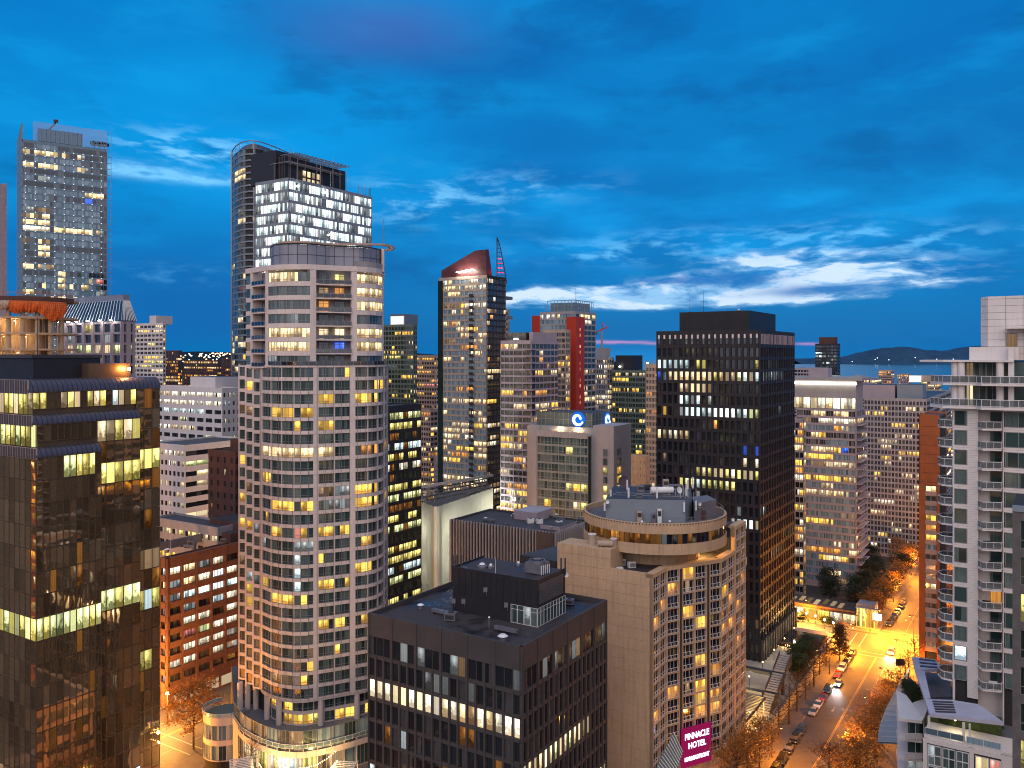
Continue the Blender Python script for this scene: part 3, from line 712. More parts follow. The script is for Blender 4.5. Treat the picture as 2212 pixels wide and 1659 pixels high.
for (s_, t_, z_) in ((ps0 - .25, 14.6, zr + 4.6), (ps0 - .25, 19.4, zr + 1.8), (ps0 - .25, 10.2, zr + 2.6), (ps0 - .25, 21.6, zr + 1.5)):
    q = MB(); c = f2(s_, t_); q.box(c[0] - .35, c[0] + .35, c[1] - .2, c[1] + .3, z_, z_ + .8); q.tube((c[0] + .2, c[1], z_ - .6), (c[0] + .2, c[1], z_ + .1), .06); front.part('duct_box', q, ['metal_grey'])

# =================================================================== bronze mirror-glass tower on the left
GY = 136.; gb = Bld('glass_tower', 'bronze mirror glass office tower with ribbed barrel roofs at the left edge', 'building', (*at(78, GY), 0), None, 'glass_bronze', 'frame_bronze', 11, 300)
Pg = at(78, GY); LgR = [reach(Pg, D1, u) for u in (219, 303, 345)]
gz = lambda v: zat(v, GY)
# stepped right face: three bays, the nearest one furthest out but lowest
out2 = (-D2[0], -D2[1])
bayA = [add2(Pg, D1, 0), add2(Pg, D1, LgR[0])]
Pb0 = add2(Pg, D2, 1.3); Pc0 = add2(Pg, D2, 2.6)
LB0, LB1 = LgR[0], reach(Pb0, D1, 303); LC1 = reach(Pc0, D1, 345)
bayB = [add2(Pb0, D1, LB0), add2(Pb0, D1, LB1)]; bayC = [add2(Pc0, D1, LB1), add2(Pc0, D1, LC1)]
gfh = 3.72; ZT = zat(849, GY)            # underside of the top barrel (at the near corner)
LEFT = 30.
def gtop(n): return ZT - n * gfh
# lower volumes under their barrels: A top two floors below C top
body = MB()
def quadpoly(p0, d_, l, back): return [p0, add2(p0, d_, l), add2(add2(p0, d_, l), D2, back), add2(p0, D2, back)]
Zc, Zb, Za = ZT - .0, ZT - gfh - 1.55, ZT - 2 * gfh - 3.1
i = .25
e = lambda p_: add2(p_, D2, i)
body.prism([e(add2(Pg, D1, i)), e(bayA[1]), add2(bayA[1], D2, LEFT), add2(add2(Pg, D1, i), D2, LEFT)], 0, Za)
body.prism([e(bayB[0]), e(bayB[1]), add2(bayB[1], D2, LEFT), add2(bayB[0], D2, LEFT)], 0, Zb - .01)
body.prism([e(bayC[0]), e(add2(Pc0, D1, LC1 - i)), add2(add2(Pc0, D1, LC1 - i), D2, LEFT), add2(bayC[0], D2, LEFT)], 0, Zc - .02)
gb.part('wall', body, ['frame_bronze'])
gbr = random.Random(5)
def gwin(path, ztop, nf, nb, lits, frz=.05):
    L = plen(path); bw = L / nb
    for r in range(nf):
        for c in range(nb):
            p, ang = along(path, (c + .5) * bw); gb.win(p, ang, ztop - (r + 1) * gfh + .02, bw - .01, gfh - .04, 1, lits(r, c), .07, 0, .27, .06)
LA = 'lllgegge'
def la(r, c):   # bay A (ten bays), r counted from its own top
    T = {0: '....gglll.', 1: '..........', 2: '..........', 6: '..........', 7: 'glgggggglg', 14: '..........', 5: '..m...m...', 15: 'mmm.......', 18: 'aamm......', 20: 'ggd.......'}
    q = T.get(r); return q[c] if q else ('m' if gbr.random() < .02 else '.')
def lb(r, c):
    T = {0: 'eelele', 2: 'llllll', 8: 'gglggl', 17: 'ggggcc', 20: 'llgl..'}
    q = T.get(r); return q[c % 6] if q else ('m' if gbr.random() < .04 else '.')
def lc(r, c):
    T = {3: 'lll', 8: 'ddd', 10: 'lcl', 13: 'll.', 22: 'lll'}
    q = T.get(r); return q[c % 3] if q else ('m' if gbr.random() < .06 else '.')
gwin(bayA, Za, 21, 10, la); gwin(bayB, Zb, 22, 5, lb); gwin(bayC, Zc, 23, 3, lc)
# upper set-back floors behind the lower barrels (lit office bands)
def up(path, zt, nb, pat):
    L = plen(path); bw = L / nb
    for c in range(nb):
        p, ang = along(path, (c + .5) * bw); gb.win(p, ang, zt - gfh + .9, bw - .01, gfh - .95, 1, pat[c % len(pat)], .08, 0, 0, .06)
PA1 = add2(Pg, D2, 1.3); PA2 = add2(Pg, D2, 2.6)
up([add2(PA1, D1, .8), add2(PA1, D1, LB0)], Zb, 9, '..........'); up([add2(PA2, D1, .8), add2(PA2, D1, LB1)], Zc, 16, 'll..ele.lel.cedle'); 
m = MB(); m.prism([add2(add2(Pg, D1, 1.), D2, 1.5), add2(add2(Pg, D1, LB0), D2, 1.5), add2(add2(Pg, D1, LB0), D2, LEFT), add2(add2(Pg, D1, 1.), D2, LEFT)], Za - .01, Zb); m.prism([add2(add2(Pg, D1, 1.), D2, 2.85), add2(add2(Pg, D1, LB1), D2, 2.85), add2(add2(Pg, D1, LB1), D2, LEFT), add2(add2(Pg, D1, 1.), D2, LEFT)], Zb - .01, Zc - .02); gb.part('upper_wall', m, ['frame_bronze'])
# left face (towards the viewer, runs off to the left)
lf = [add2(Pg, D2, LEFT), add2(Pg, D2, 0)]
lfu = [add2(add2(Pg, D1, .75), D2, LEFT), add2(add2(Pg, D1, .75), D2, 1.4)]
def lface(path, ztop, nf, pat):
    L = plen(path); nb = 18; bw = L / nb
    for r in range(nf):
        for c in range(nb):
            p, ang = along(path, (c + .5) * bw)
            if (p[0] / p[1]) * F + 1106 < -20: continue
            q = pat.get(r); gb.win(p, ang, ztop - (r + 1) * gfh + .02, bw - .01, gfh - .04, 1, (q[c % len(q)] if q else '.'), .07, 0, .27, .06)
lface(lf, Za, 21, {7: 'gl', 15: 'a.d', 14: '.d', 18: 'da'}); 
lface(lfu, Zb, 1, {0: 'llg'}); lfu2 = [add2(add2(Pg, D1, .95), D2, LEFT), add2(add2(Pg, D1, .95), D2, 2.7)]; lface(lfu2, Zc, 1, {0: 'lle'})
# barrel roofs: curved ribbed sheet along the right face, flat slatted panels on the left
def barrel(p0, l, zc, rr, back, name='barrel_roof'):
    m = MB(); nseg = 8; prof = [(math.sin(R(90 * k / nseg)) * rr * .9, math.cos(R(90 * k / nseg)) * rr) for k in range(nseg + 1)]
    f = lambda s_, o_, z_: (*add2(add2(p0, D1, s_), out2, o_ - rr * .9 + .12), zc + z_)
    for k in range(nseg): (a, za), (b_, zb_) = prof[k], prof[k + 1]; m.quad(f(0, b_, zb_), f(l, b_, zb_), f(l, a, za), f(0, a, za))
    m.poly([f(0, 0, 0)] + [f(0, a, za) for a, za in reversed(prof)]); m.poly([f(l, a, za) for a, za in prof] + [f(l, 0, 0)])
    m.quad(f(0, 0, rr), f(l, 0, rr), f(l, -back, rr), f(0, -back, rr))
    m.quad(f(0, prof[-1][0], -.02), f(0, 0, -.02), f(l, 0, -.02), f(l, prof[-1][0], -.02))
    gb.part(name, m, ['metal_lilac'], smooth=False)
    n = int(l / .82)
    for j in range(n + 1):
        q = MB(); s_ = j * l / n
        for k in range(nseg): (a, za), (b_, zb_) = prof[k], prof[k + 1]; a_, b2 = a + .05, b_ + .05; q.quad(f(s_ - .05, b2, zb_ + .02), f(s_ + .05, b2, zb_ + .02), f(s_ + .05, a_, za + .04), f(s_ - .05, a_, za + .04)); q.quad(f(s_ - .05, b_ - .02, zb_), f(s_ - .05, b2, zb_ + .02), f(s_ - .05, a_, za + .04), f(s_ - .05, a - .02, za))
        gb.part('roof_seam', q, ['frame_dark'])
    # slatted panel on the left end
    pl = add2(add2(p0, out2, .1), D1, -.06)
    q = MB(); q.strip([add2(pl, D2, LEFT), pl], -.2, .0, zc - .25, zc + rr); gb.part('slat_panel_backing', q, ['tan_wall'])
    for k in range(34):
        q = MB(); a = k * .8 + .1; q.strip([add2(pl, D2, a + .55), add2(pl, D2, a)], .004, .06, zc - .2, zc + rr - .05); gb.part('slat', q, ['metal_lilac'])
RR = 2.05
barrel(add2(Pg, D2, 2.6), LC1, Zc, RR, 26); barrel(add2(Pg, D2, 1.3), LB1, Zb - .0, 1.55, 3); barrel(Pg, LgR[0], Za, 1.55, 2)
# dark plant rooms on top, hooded vent, orange lamp
gbx = lambda n_, s0, s1, t0, t1, z0, z1, m_, rf=None: (lambda q, f: (q.prism([f(s0, t0), f(s1, t0), f(s1, t1), f(s0, t1)], z0, z1, 0, 1 if rf else None), gb.part(n_, q, [m_] + ([rf] if rf else []))))(MB(), lambda a, b_: add2(add2(Pg, D1, a), D2, b_))
zt = Zc + RR
gbx('plant_room', 3.5, 15.5, 7.5, 29, zt - .1, zt + 3.6, 'black_metal', 'roof_dark'); gbx('plant_room', 12, 20, 5.3, 14, zt - .1, zt + 2.6, 'frame_bronze', 'roof_dark')
gbx('roof_fascia', 3.2, 15.7, 7.3, 29, zt + 3.61, zt + 4.2, 'roof_dark')
c = add2(add2(Pg, D1, 19.5), D2, 4.6)
r = thing('roof_lamp', 'bright orange lamp on the roof edge of the bronze glass tower', 'lamp', (c[0], c[1], zt)); q = MB(); q.tube((0, 0, 0), (0, 0, 1.5), .05); q.tube((0, 0, 1.5), (0, -.4, 1.6), .04); obj('post', q.mesh('post', [M['frame_dark']]), r)
emit('lamp_orange', (1., .30, .03), 60); emit('lamp_core', (1., .62, .25), 90)
q = MB(); q.lathe((0, -.4), [(.01, 1.25), (.28, 1.4), (.30, 1.6), (.2, 1.8), (.01, 1.85)], 12); obj('lamp_globe', q.mesh('lamp_globe', [M['lamp_core']]), r)
ld = bpy.data.lights.new('lamp_light', 'POINT'); ld.energy = 900; ld.color = (1., .38, .06); ld.shadow_soft_size = .3; o_ = obj('lamp_light', ld, r, (0, -.9, 1.6))
r = thing('roof_mast', 'thin dark mast behind the plant room of the bronze glass tower', 'mast', (*add2(add2(Pg, D1, 5), D2, 9), zt + 3.6)); q = MB(); q.tube((0, 0, 0), (0, 0, 7), .09, .05, 6); obj('pole', q.mesh('pole', [M['frame_dark']]), r); q = MB(); q.box(-.2, .2, -.2, .2, 0, .3); obj('foot', q.mesh('foot', [M['frame_dark']]), r)
gb.finish()
# =================================================================== tall curved residential tower in the middle left
def P_(u, Y): return at(u, Y)
MY = 1.0
lowpath = [P_(u, Y) for u, Y in ((562, 184.6), (566, 183.2), (585, 180.6), (608, 178.9), (637, 178), (660, 178.2), (677, 178.8), (687, 179.2), (722, 180.6), (756, 182.2), (767, 182.5), (790, 183.6), (810, 185.4), (824, 188.0), (832, 191.5), (836.5, 196), (838, 201))]
step = [[P_(515, 190.2), P_(530, 189.6)], [P_(530, 188.2), P_(546, 187.4)], [P_(546, 186.3), P_(562, 185.4)]]
mfh = 2.84; mtop = 92.8; mn = 25; mz0 = mtop - mn * mfh - .35
mb = Bld('residential_tower', 'tall curved apartment tower clad in pinkish panels with a steel crown on its roof', 'building', (*P_(675, 190), 0), None, 'glass_teal', 'frame_grey', 21, 300, 300)
core = MB(); pts = offs(lowpath, -.42); back = [P_(838, 214), P_(700, 222), P_(530, 216)]
core.prism([P_(516.5, 191.2), P_(530, 190.1), P_(546.3, 187.9)] + pts + back, mz0 + .1, mtop - .4, 0, 1); core.prism([P_(522, 194), P_(546, 191)] + offs(lowpath, -2.3)[1:] + back, mz0 - 5.8, mz0 + .09); mb.part('wall', core, ['core', 'roof_grey'])
# where each unit sits along the path
def dist_at(u):
    lo, hi = 0, plen(lowpath)
    for _ in range(40):
        mid_ = (lo + hi) / 2; p, _a = along(lowpath, mid_)
        if 1106 + F * p[0] / p[1] < u: lo = mid_
        else: hi = mid_
    return lo
V2 = lambda x_: 504 + x_ * .2214
units = [(280, 365, 3), (368, 470, 2), (473, 590, 2), (593, 655, 1), (658, 782, 2), (830, 984, 3), (992, 1140, 3), (1190, 1312, 2), (1316, 1410, 2), (1414, 1466, 2), (1476, 1500, 1)]
bays_u = []
for a, b_, n in units: d0, d1_ = dist_at(V2(a)), dist_at(V2(b_)); bays_u.append((d0 + .03, d1_ - d0 - .06, n))
LP = plen(lowpath); bays_u.append((dist_at(836.7) + .5, LP - dist_at(836.7) - 1.0, 2))
mrows = '''
. . . . . . s s s ..y . . . . . .
. y . . . . . . . . . .y y . y .
. . . . . . . . y . y y . . . .
d d . . y y . y . . . . . . . .
. . . . . s y . y . . . . . . .
. . . . . . . . . . . . . . . .
. . . w w w w w w . .o o . y y .
y . . . . . . . . . . . . . . .
. . . y . . . . . . . . . . . y
. d . . . . . . d q y y . . . .
y . . . y y . y .q qq y y . y . .
. . . .y. . . . . . . . . . . . .
y a q . y . p y. y .yy . . . . . .
. . . q. . . q q . . .y y. . y . y
. . . . . . c. . y. . . . . . . .
d . . . . . c. . . . y y. . . . .
. q q yy. . . c. . y ..y . . . . . .
. y . . y y . y. . . . . . . . .
. y . . . . . . . . . . . . . y
. . . . . . . . yy. yy. .y y . . . .
. . . . . . . . . . . . . . . .
. . . . . . . .d . y.. . . . . . .
. . . . . . . .y. . . . . . . . y
. . . . d d q y. . . . . . . . .
'''
MR = [q.split() for q in mrows.strip().split('\n')]
def mlit(off):
    def f(r, c, n):
        if r < len(MR) and c + off < len(MR[r]): return MR[r][c + off]
        return '.' if mb.rng.random() > .12 else 'y'
    return f
kwm = dict(sm='tile_pink', sill=.42, wh=2.06, inset=.24, fr=.05, mw=.06, tr=.24, deep=.07, thick=.42, pan=1.62, panes=3)
mb.facade(lowpath, mz0 + .35, mfh, mn, bays_u, lit=mlit(3), pier=.28, own=True, top=mtop, **kwm)
for i_, sp in enumerate(step):
    L = plen(sp); mb.facade(sp, mz0 + .35 + (.5 - .25 * i_) - .5, mfh, mn, [(.28, L - .42, 1)], lit=(lambda r, c, n, i_=i_: MR[r][i_] if r < len(MR) else '.'), pier=.2, own=True, top=mtop - (0 if i_ else .0), **{**kwm, 'pan': 0})
    m = MB(); a = sp[1]; m.strip([a, P_(1106 + F * a[0] / a[1] + .6, a[1] + 2.6)][::-1] if False else [sp[0], (sp[0][0] + .02, sp[0][1] + 3)][::-1], -.15, 0, mz0, mtop - .2); mb.part('fin_wall', m, ['tile_pink'])
# steel guide rods standing off the cladding (thin vertical lines)
for k in range(26):
    d = (k + .5) * LP / 26; p, a = along(offs(lowpath, .10), min(d, LP - .3)); m = MB(); m.box(p[0] - .03, p[0] + .03, p[1] - .03, p[1] + .03, mz0 + .4, mtop); mb.part('guide_rail', m, ['metal_grey'])
# terrace floor with columns under the lowest band, two tall podium storeys below
tz = mz0 - 5.6
inner = offs(lowpath, -1.6)
def sm_path(path, n=40): L = plen(path); return [along(path, L * k / n)[0] for k in range(n + 1)]
for lev in (0, 1):
    ipath = inner; L = plen(ipath); nb = 18
    mb.facade(ipath, tz + lev * 2.8, 2.8, 1, nb, lit=(lambda r, c, n, lev=lev: {0: '...yyyl.yy.yo....' , 1: '.y.y..............'}[lev][c % 17]), sm='tile_pink', sill=.25, wh=2.1, inset=.15, pier=.15, pan=0, panes=2, fr=.06, mw=.07, tr=.25, thick=.3, own=False)
for u_ in (519, 535, 553, 569, 594, 683, 762, 795, 828):
    d = dist_at(u_) if u_ > 562 else None
    c = along(offs(lowpath, -.75), d)[0] if d else P_(u_, 188.5)
    m = MB(); m.tube((*c, tz), (*c, mz0 + .3), .62, n=16); mb.part('column', m, ['tile_pink'])
m = MB(); m.strip(offs(lowpath, -.1), -2.2, 0, mz0 - .1, mz0 + .34); mb.part('soffit', m, ['tile_pink'])
pod = [P_(503, 183.), P_(514, 179.2), P_(522, 176.5), P_(545, 173.4), P_(575, 170.5), P_(610, 168.6), P_(650, 168.2), P_(700, 169.8), P_(760, 173.), P_(820, 177), P_(860, 182)]
pod = sm_path(pod, 30)
gz0 = 10.2
m = MB(); m.prism(offs(pod, -.5) + [P_(870, 214), P_(700, 222), P_(500, 214)], gz0 - 10.2, tz - .02, 0, 1); mb.part('podium', m, ['core', 'roof_grey'])
L = plen(pod)
mb.facade(pod, gz0, 5.3, 2, 17, lit=(lambda r, c, n: (('.', '.', ':', ':', '.', 'd', ':', 'd', 'd', '.', ':', ':', '.', ':', ':', '.', '.'), ('.', ':', '.', 'e', 'e', 'l', 'eWl', 'W', 'cWe', 'l', 'd', 'd', ':', '.', ':', 'g', '.'))[r][c]), sm='tile_pink', sill=.12, wh=4.05, inset=.2, pier=.14, pan=2.0, panes=3, fr=.07, mw=.08, tr=.0, thick=.5, own=False, top=tz + .25)
# railing round the terrace
def railing(b, path, z, h=1.05, mt='metal_white', step_=1.5, gl=None, name='railing', parent=None):
    m = MB(); L = plen(path)
    m.strip(path, -.04, .04, z + h - .07, z + h); m.strip(path, -.02, .02, z + .1, z + .15)
    n = max(1, int(L / step_))
    for k in range(n + 1):
        p, _ = along(path, min(L * k / n, L - .01)); m.box(p[0] - .03, p[0] + .03, p[1] - .03, p[1] + .03, z, z + h)
    o = b.part(name, m, [mt])
    if gl: q = MB(); q.strip(path, -.01, .01, z + .16, z + h - .1); obj('railing_glass', q.mesh('railing_glass', [M[gl]], b.loc), b.root)
    return o
railing(mb, offs(pod, .05), tz + .26, .95, gl='glass_pale')
# round annex with a terrace at the left foot of the podium
ac = P_(488, 188.); ar_ = 7.2 * .62
m = MB(); m.prism([(ac[0] + ar_ * math.cos(R(a)), ac[1] + ar_ * math.sin(R(a))) for a in range(0, 360, 12)], 0, 15.3, 0, 1); mb.part('annex_wall', m, ['core', 'green_wall'])
apath = arc(ac, ar_ + .35, 150, 330, 24)
mb.facade(apath, 6.4, 4.4, 2, 9, lit=lambda r, c, n: ('.:.:::.::' if r else ':.::d:::.')[c], sm='tile_pink', sill=.2, wh=3.2, inset=.15, pier=.1, pan=0, panes=2, thick=.4, own=True, top=15.9)
railing(mb, arc(ac, ar_ + .5, 120, 350, 24), 15.95, .9, gl='glass_pale')
# entrance wing wall beside the annex
m = MB(); m.prism([P_(503, 182.9), P_(514.5, 179.), P_(518, 184), P_(507, 188)], 4, tz + .4); mb.part('entrance_wall', m, ['tile_pink'])
# upper part: setback storeys with recessed balconies
upz = mtop; ufh = 2.98; un = 7; utop = zat(578, 181)
def inter(path, u0, u1):
    def dd(u):
        lo, hi = 0, plen(path)
        for _ in range(40):
            k = (lo + hi) / 2; p, _a = along(path, k)
            if 1106 + F * p[0] / p[1] < u: lo = k
            else: hi = k
        return lo
    return sub(path, dd(u0), dd(u1))
upath = [P_(u, Y) for u, Y in ((531, 189.2), (545, 186.8), (560, 184.4), (578, 181.8), (600, 180.2), (625, 179.4), (648, 179.2), (670, 179.6), (700, 181.), (730, 182.3), (759, 183.4), (771, 183.8), (793, 185), (812, 187), (824, 189.6), (829, 194), (829.5, 202))]
m = MB(); m.prism(offs(upath, -2.4)[0:] + [P_(826, 212), P_(700, 220), P_(540, 214)], upz - .4, utop - .4, 0, 1); mb.part('upper_wall', m, ['grey_wall', 'roof_grey'])
ur = utop - un * ufh - .55
segs = [(531, 541, 'w', 1), (546, 573, 'b', 2), (579, 670, 'w', 5), (683, 759, 'b', 2), (771, 826, 'w', 3), (829.1, 829.45, 'w', 2)]
ulit = ['.dwww..lwww', '......dowww', '......o.www', '....q......', '..wwwwewwww', 'd.wwww.bwww', '.aq........']
lastU = None
for k_, (u0, u1, ty, n) in enumerate(segs):
    sp = inter(upath, u0, u1); Lp = plen(sp)
    prev = segs[k_ - 1][1] if k_ else 529.5
    pw = inter(upath, prev if k_ else 531, u0 + .01)
    if k_ and plen(pw) > .1: m = MB(); m.strip(pw, -2.3, .02, ur - .2, utop); mb.part('pier', m, ['tile_pink'])
    for r in range(un):
        z_ = ur + (un - 1 - r) * ufh
        if ty == 'w':
            nn = {5: 4, 3: 3, 1: 1, 2: 1}[n]; c0 = {531: 0, 579: 2, 771: 8}.get(u0, 10)
            for j in range(nn):
                a = Lp * j / nn; p0 = along(sp, a + .02)[0]; p1 = along(sp, Lp * (j + 1) / nn - .02)[0]; ang = math.atan2(p1[1] - p0[1], p1[0] - p0[0])
                mb.win(((p0[0] + p1[0]) / 2 - math.sin(ang) * .2, (p0[1] + p1[1]) / 2 + math.cos(ang) * .2), ang, z_ + .45, math.dist(p0, p1), 2.0, 3 if n > 1 else 1, ulit[r][c0 + j] if c0 + j < 11 else '.', .07, .08, .24, .06)
            for (a, b_) in ((z_ - .53, z_ + .45), ) if r < un - 1 else ((z_ - .53, z_ + .45),):
                m = MB(); m.strip(sp, -.5, 0, a, b_); mb.part('spandrel', m, ['tile_pink'])
        else:
            m = MB(); m.strip(sp, -2.4, .35, z_ - .25, z_ + .02); mb.part('balcony_floor', m, ['tile_pink'])
            railing(mb, offs(sp, .28), z_ + .03, .95, 'metal_grey', 1.3, gl='glass_dark', name='balcony_railing')
            ip = offs(sp, -2.1); c0 = {546: 1, 683: 6}[u0]
            for j, fx_ in enumerate((.28, .72) if n == 2 and u0 == 683 else (.5,)):
                p, ang = along(ip, plen(ip) * fx_); mb.win(p, ang, z_ + .05, 2.2, 2.35, 2, ulit[r][c0 + j] if c0 + j < 11 else '.', .08, .08, .8, .06)
m = MB(); m.strip(upath, -.9, .12, utop - .55, utop + .55); mb.part('cornice', m, ['tile_pink'])
m = MB(); m.strip(inter(upath, 771, 829.4), -2.5, .14, utop + .56, utop + 1.7); mb.part('parapet', m, ['grey_wall'])
railing(mb, offs(lowpath, -.2), mtop + .02, 1.0, 'metal_grey', 1.6, gl='glass_dark')
m = MB(); m.strip(offs(lowpath, .05), -.35, .06, mtop - .25, mtop + .02); mb.part('cornice', m, ['tile_pink'])
# crown: a waving glazed screen on struts with a ring that runs out past the right end
cr = [P_(u, Y) for u, Y in ((585, 186), (592, 182.2), (610, 180.5), (640, 179.8), (670, 180.6), (695, 182.4), (715, 184), (745, 184.6), (780, 185), (806, 187.5), (822, 190.5), (826, 195))]
cr = sm_path(cr, 34); zc0, zc1 = zat(572, 181), zat(529, 181)
L = plen(cr)
surf('crown_glass', (.20, .21, .27), .35, .08, .2, spec=.8)
for k in range(17):
    for j in range(2):
        a = L * k / 17 + .04; b_ = L * (k + 1) / 17 - .04; h_ = (zc1 - zc0) / 2
        m = MB(); m.strip(sub(cr, a, b_), -.03, .03, zc0 + j * h_ + .05, zc0 + (j + 1) * h_ - .05); mb.part('crown_panel', m, ['crown_glass'])
m = MB()
for k in range(18): p, _ = along(cr, min(L * k / 17, L - .01)); m.box(p[0] - .07, p[0] + .07, p[1] - .07, p[1] + .10, zc0 - .1, zc1 + .2)
m.strip(cr, -.1, .1, zc0 - .15, zc0 + .02); m.strip(cr, -.12, .12, zc1 + .0, zc1 + .25); m.strip(cr, -.06, .10, (zc0 + zc1) / 2 - .04, (zc0 + zc1) / 2 + .04); mb.part('crown_frame', m, ['frame_dark'])
m = MB(); zs = utop + .5
for k in range(14):
    p, _ = along(cr, L * k / 14); q, _ = along(cr, L * (k + 1) / 14)
    if k % 2: p, q = q, p
    m.tube((p[0], p[1] + .3, zs), (q[0], q[1] + .3, zc0), .12, n=6)
mb.part('crown_brace', m, ['frame_dark'])
ring = [P_(u, Y) for u, Y in ((586, 186), (610, 180.2), (640, 179.4), (672, 180.2), (700, 182.4), (722, 183.6), (760, 183.2), (800, 183.2), (830, 184), (847, 186.5), (852, 190), (846, 193.5), (834, 194.5))]
ring = sm_path(ring, 50); zr0 = zc1 + .3
m = MB(); m.strip(ring, -1.1, -.85, zr0, zr0 + .35); m.strip(ring, -.05, .15, zr0, zr0 + .35)
for k in range(34): p, a = along(ring, plen(ring) * (k + .5) / 34); m.tube((p[0], p[1], zr0 + .17), (p[0] - math.sin(a) * .9, p[1] + math.cos(a) * .9, zr0 + .17), .07, n=4)
mb.part('crown_ring', m, ['pink_wall'])
m = MB(); c = P_(829, 192); m.prism([P_(824, 190), P_(830, 190), P_(830, 196), P_(824, 196)], utop, zr0 + .0); mb.part('crown_fin', m, ['tile_pink'])
mb.finish()
r = thing('lightning_rod', 'tall thin rod rising from the steel crown of the curved tower', 'mast', (*P_(828, 193), zr0)); q = MB(); q.tube((0, 0, 0), (0, 0, 7.2), .12, .06, 6); obj('rod', q.mesh('rod', [M['metal_grey']]), r); q = MB(); q.box(-.2, .2, -.2, .2, 0, .25); obj('foot', q.mesh('foot', [M['metal_grey']]), r)
# patio in front with string lights and slatted pergolas
m = MB(); m.prism([P_(500, 171), P_(560, 152), P_(860, 152), P_(860, 176), P_(700, 176), P_(520, 178)], 0, gz0 - .02, 0, 1); o_ = obj('patio', m.mesh('patio', [M['tile_pink'], M['pavement']]), kind='structure')
emit('bulb_warm', (1., .62, .22), 14)
def pergola(a, b_, wd, lab):
    c = ((a[0] + b_[0]) / 2, (a[1] + b_[1]) / 2); L = math.dist(a, b_); ang = math.atan2(b_[1] - a[1], b_[0] - a[0])
    r = thing('pergola', lab, 'pergola', (c[0], c[1], gz0), ang)
    for k in range(int(L / .7)): q = MB(); x_ = -L / 2 + .35 + k * .7; q.box(x_ - .07, x_ + .07, 0, wd, 2.9, 3.05); obj('slat', q.mesh('slat', [M['metal_white']]), r)
    for yy in (.15, wd - .15): q = MB(); q.box(-L / 2, L / 2, yy - .1, yy + .1, 2.7, 2.89); obj('beam', q.mesh('beam', [M['metal_white']]), r)
    for x_ in (-L / 2 + .3, 0, L / 2 - .3):
        q = MB(); q.box(x_ - .09, x_ + .09, .06, .24, 0, 2.69); obj('post', q.mesh('post', [M['metal_white']]), r)
    return r
pergola(P_(551, 162), P_(545, 172), 4.5, 'white slatted pergola on the patio beside the bare orange tree'); pergola(P_(726, 157), P_(775, 170), 4.5, 'white slatted pergola on the patio beside the black office block')
def bulbs(pts, n, lab, en=300, sag=.5, r_=.12, mt='bulb_warm', name='string_lights'):
    a, b_ = pts; rt = thing(name, lab, 'string lights', ((a[0] + b_[0]) / 2, (a[1] + b_[1]) / 2, (a[2] + b_[2]) / 2)); ox, oy, oz = rt.location
    w_ = MB(); bl = []
    for k in range(n + 1):
        t_ = k / n; p = [a[i] + (b_[i] - a[i]) * t_ for i in range(3)]; p[2] -= sag * 4 * t_ * (1 - t_); bl.append([p[0] - ox, p[1] - oy, p[2] - oz])
    for p, q in zip(bl, bl[1:]): w_.tube(p, q, .03, n=4, cap=False)
    obj('cable', w_.mesh('cable', [M['frame_dark']]), rt)
    bm_ = MB(); bm_.lathe((0, 0), [(.005, -r_ * 1.1), (r_, 0), (.005, r_ * 1.1)], 6); me = bm_.mesh('bulb', [M[mt]])
    for p in bl: obj('bulb', me, rt, (p[0], p[1], p[2] - .15))
    if en:
        for k in (1, 3, 5):
            ld = bpy.data.lights.new('bulb_light', 'POINT'); ld.energy = en; ld.color = (1., .55, .15); ld.shadow_soft_size = .4; p = bl[min(n, n * k // 6)]; obj('bulb_light', ld, rt, (p[0], p[1], p[2] - .3))
    return rt
bulbs(((*P_(560, 168), gz0 + 3.4), (*P_(606, 157), gz0 + 3.4)), 24, 'string of warm bulbs at the left of the patio', 1500)
bulbs(((*P_(648, 157), gz0 + 3.4), (*P_(728, 169), gz0 + 3.4)), 26, 'string of warm bulbs at the right of the patio', 1500)
bulbs(((*P_(594, 166), gz0 + 5.2), (*P_(648, 160), gz0 + 6.4)), 14, 'slack string of bulbs swung across the left of the patio', 0, .8)
bulbs(((*P_(648, 160), gz0 + 6.4), (*P_(724, 168), gz0 + 5.8)), 16, 'slack string of bulbs swung across the right of the patio', 0, .8)
m = MB(); m.strip([P_(700, 153.5), P_(800, 160)], -.1, 0, gz0 + .1, gz0 + 1.1); o_ = tag(obj('glass_balustrade', m.mesh('glass_balustrade', [M['glass_pale']])), 'low glass balustrade along the edge of the patio', 'balustrade')

# =================================================================== beige hotel with the round restaurant
HY = 172.; hfh = 2.76; HP = at(1411, HY); hz = zat(1245, HY)
HL = reach(HP, D2, 1204); HLs = reach(HP, D2, 1319)
hb = Bld('hotel', 'beige concrete hotel with a stepped balcony front and a round rooftop restaurant', 'building', (*HP, 0), None, 'glass_violet', 'metal_white', 31, 290)
def dirv(a): return (math.sin(a), math.cos(a))
th = A1 + R(29)
p1 = add2(HP, D1, 7.4); E1 = dirv(th)
w4 = 3.42
p2 = add2(p1, E1, w4 * 4 + 1.6); p3 = add2(p2, D1, reach(p2, D1, 1587)); p4 = add2(p3, E1, .35); p5 = add2(p4, D1, reach(p4, D1, 1611))
BL = add2(HP, D2, HL); BLs = add2(HP, D2, HLs)
hpath = [HP, p1, p2, p3, p4, p5]
core = MB(); cp = [add2(add2(HP, D1, .3), D2, .3)] + offs([p1, p2, p3, p4, p5], -1.5)[0:4] + [add2(p5, D2, 1.5), add2(p5, D2, 30), add2(BL, D1, .3)]
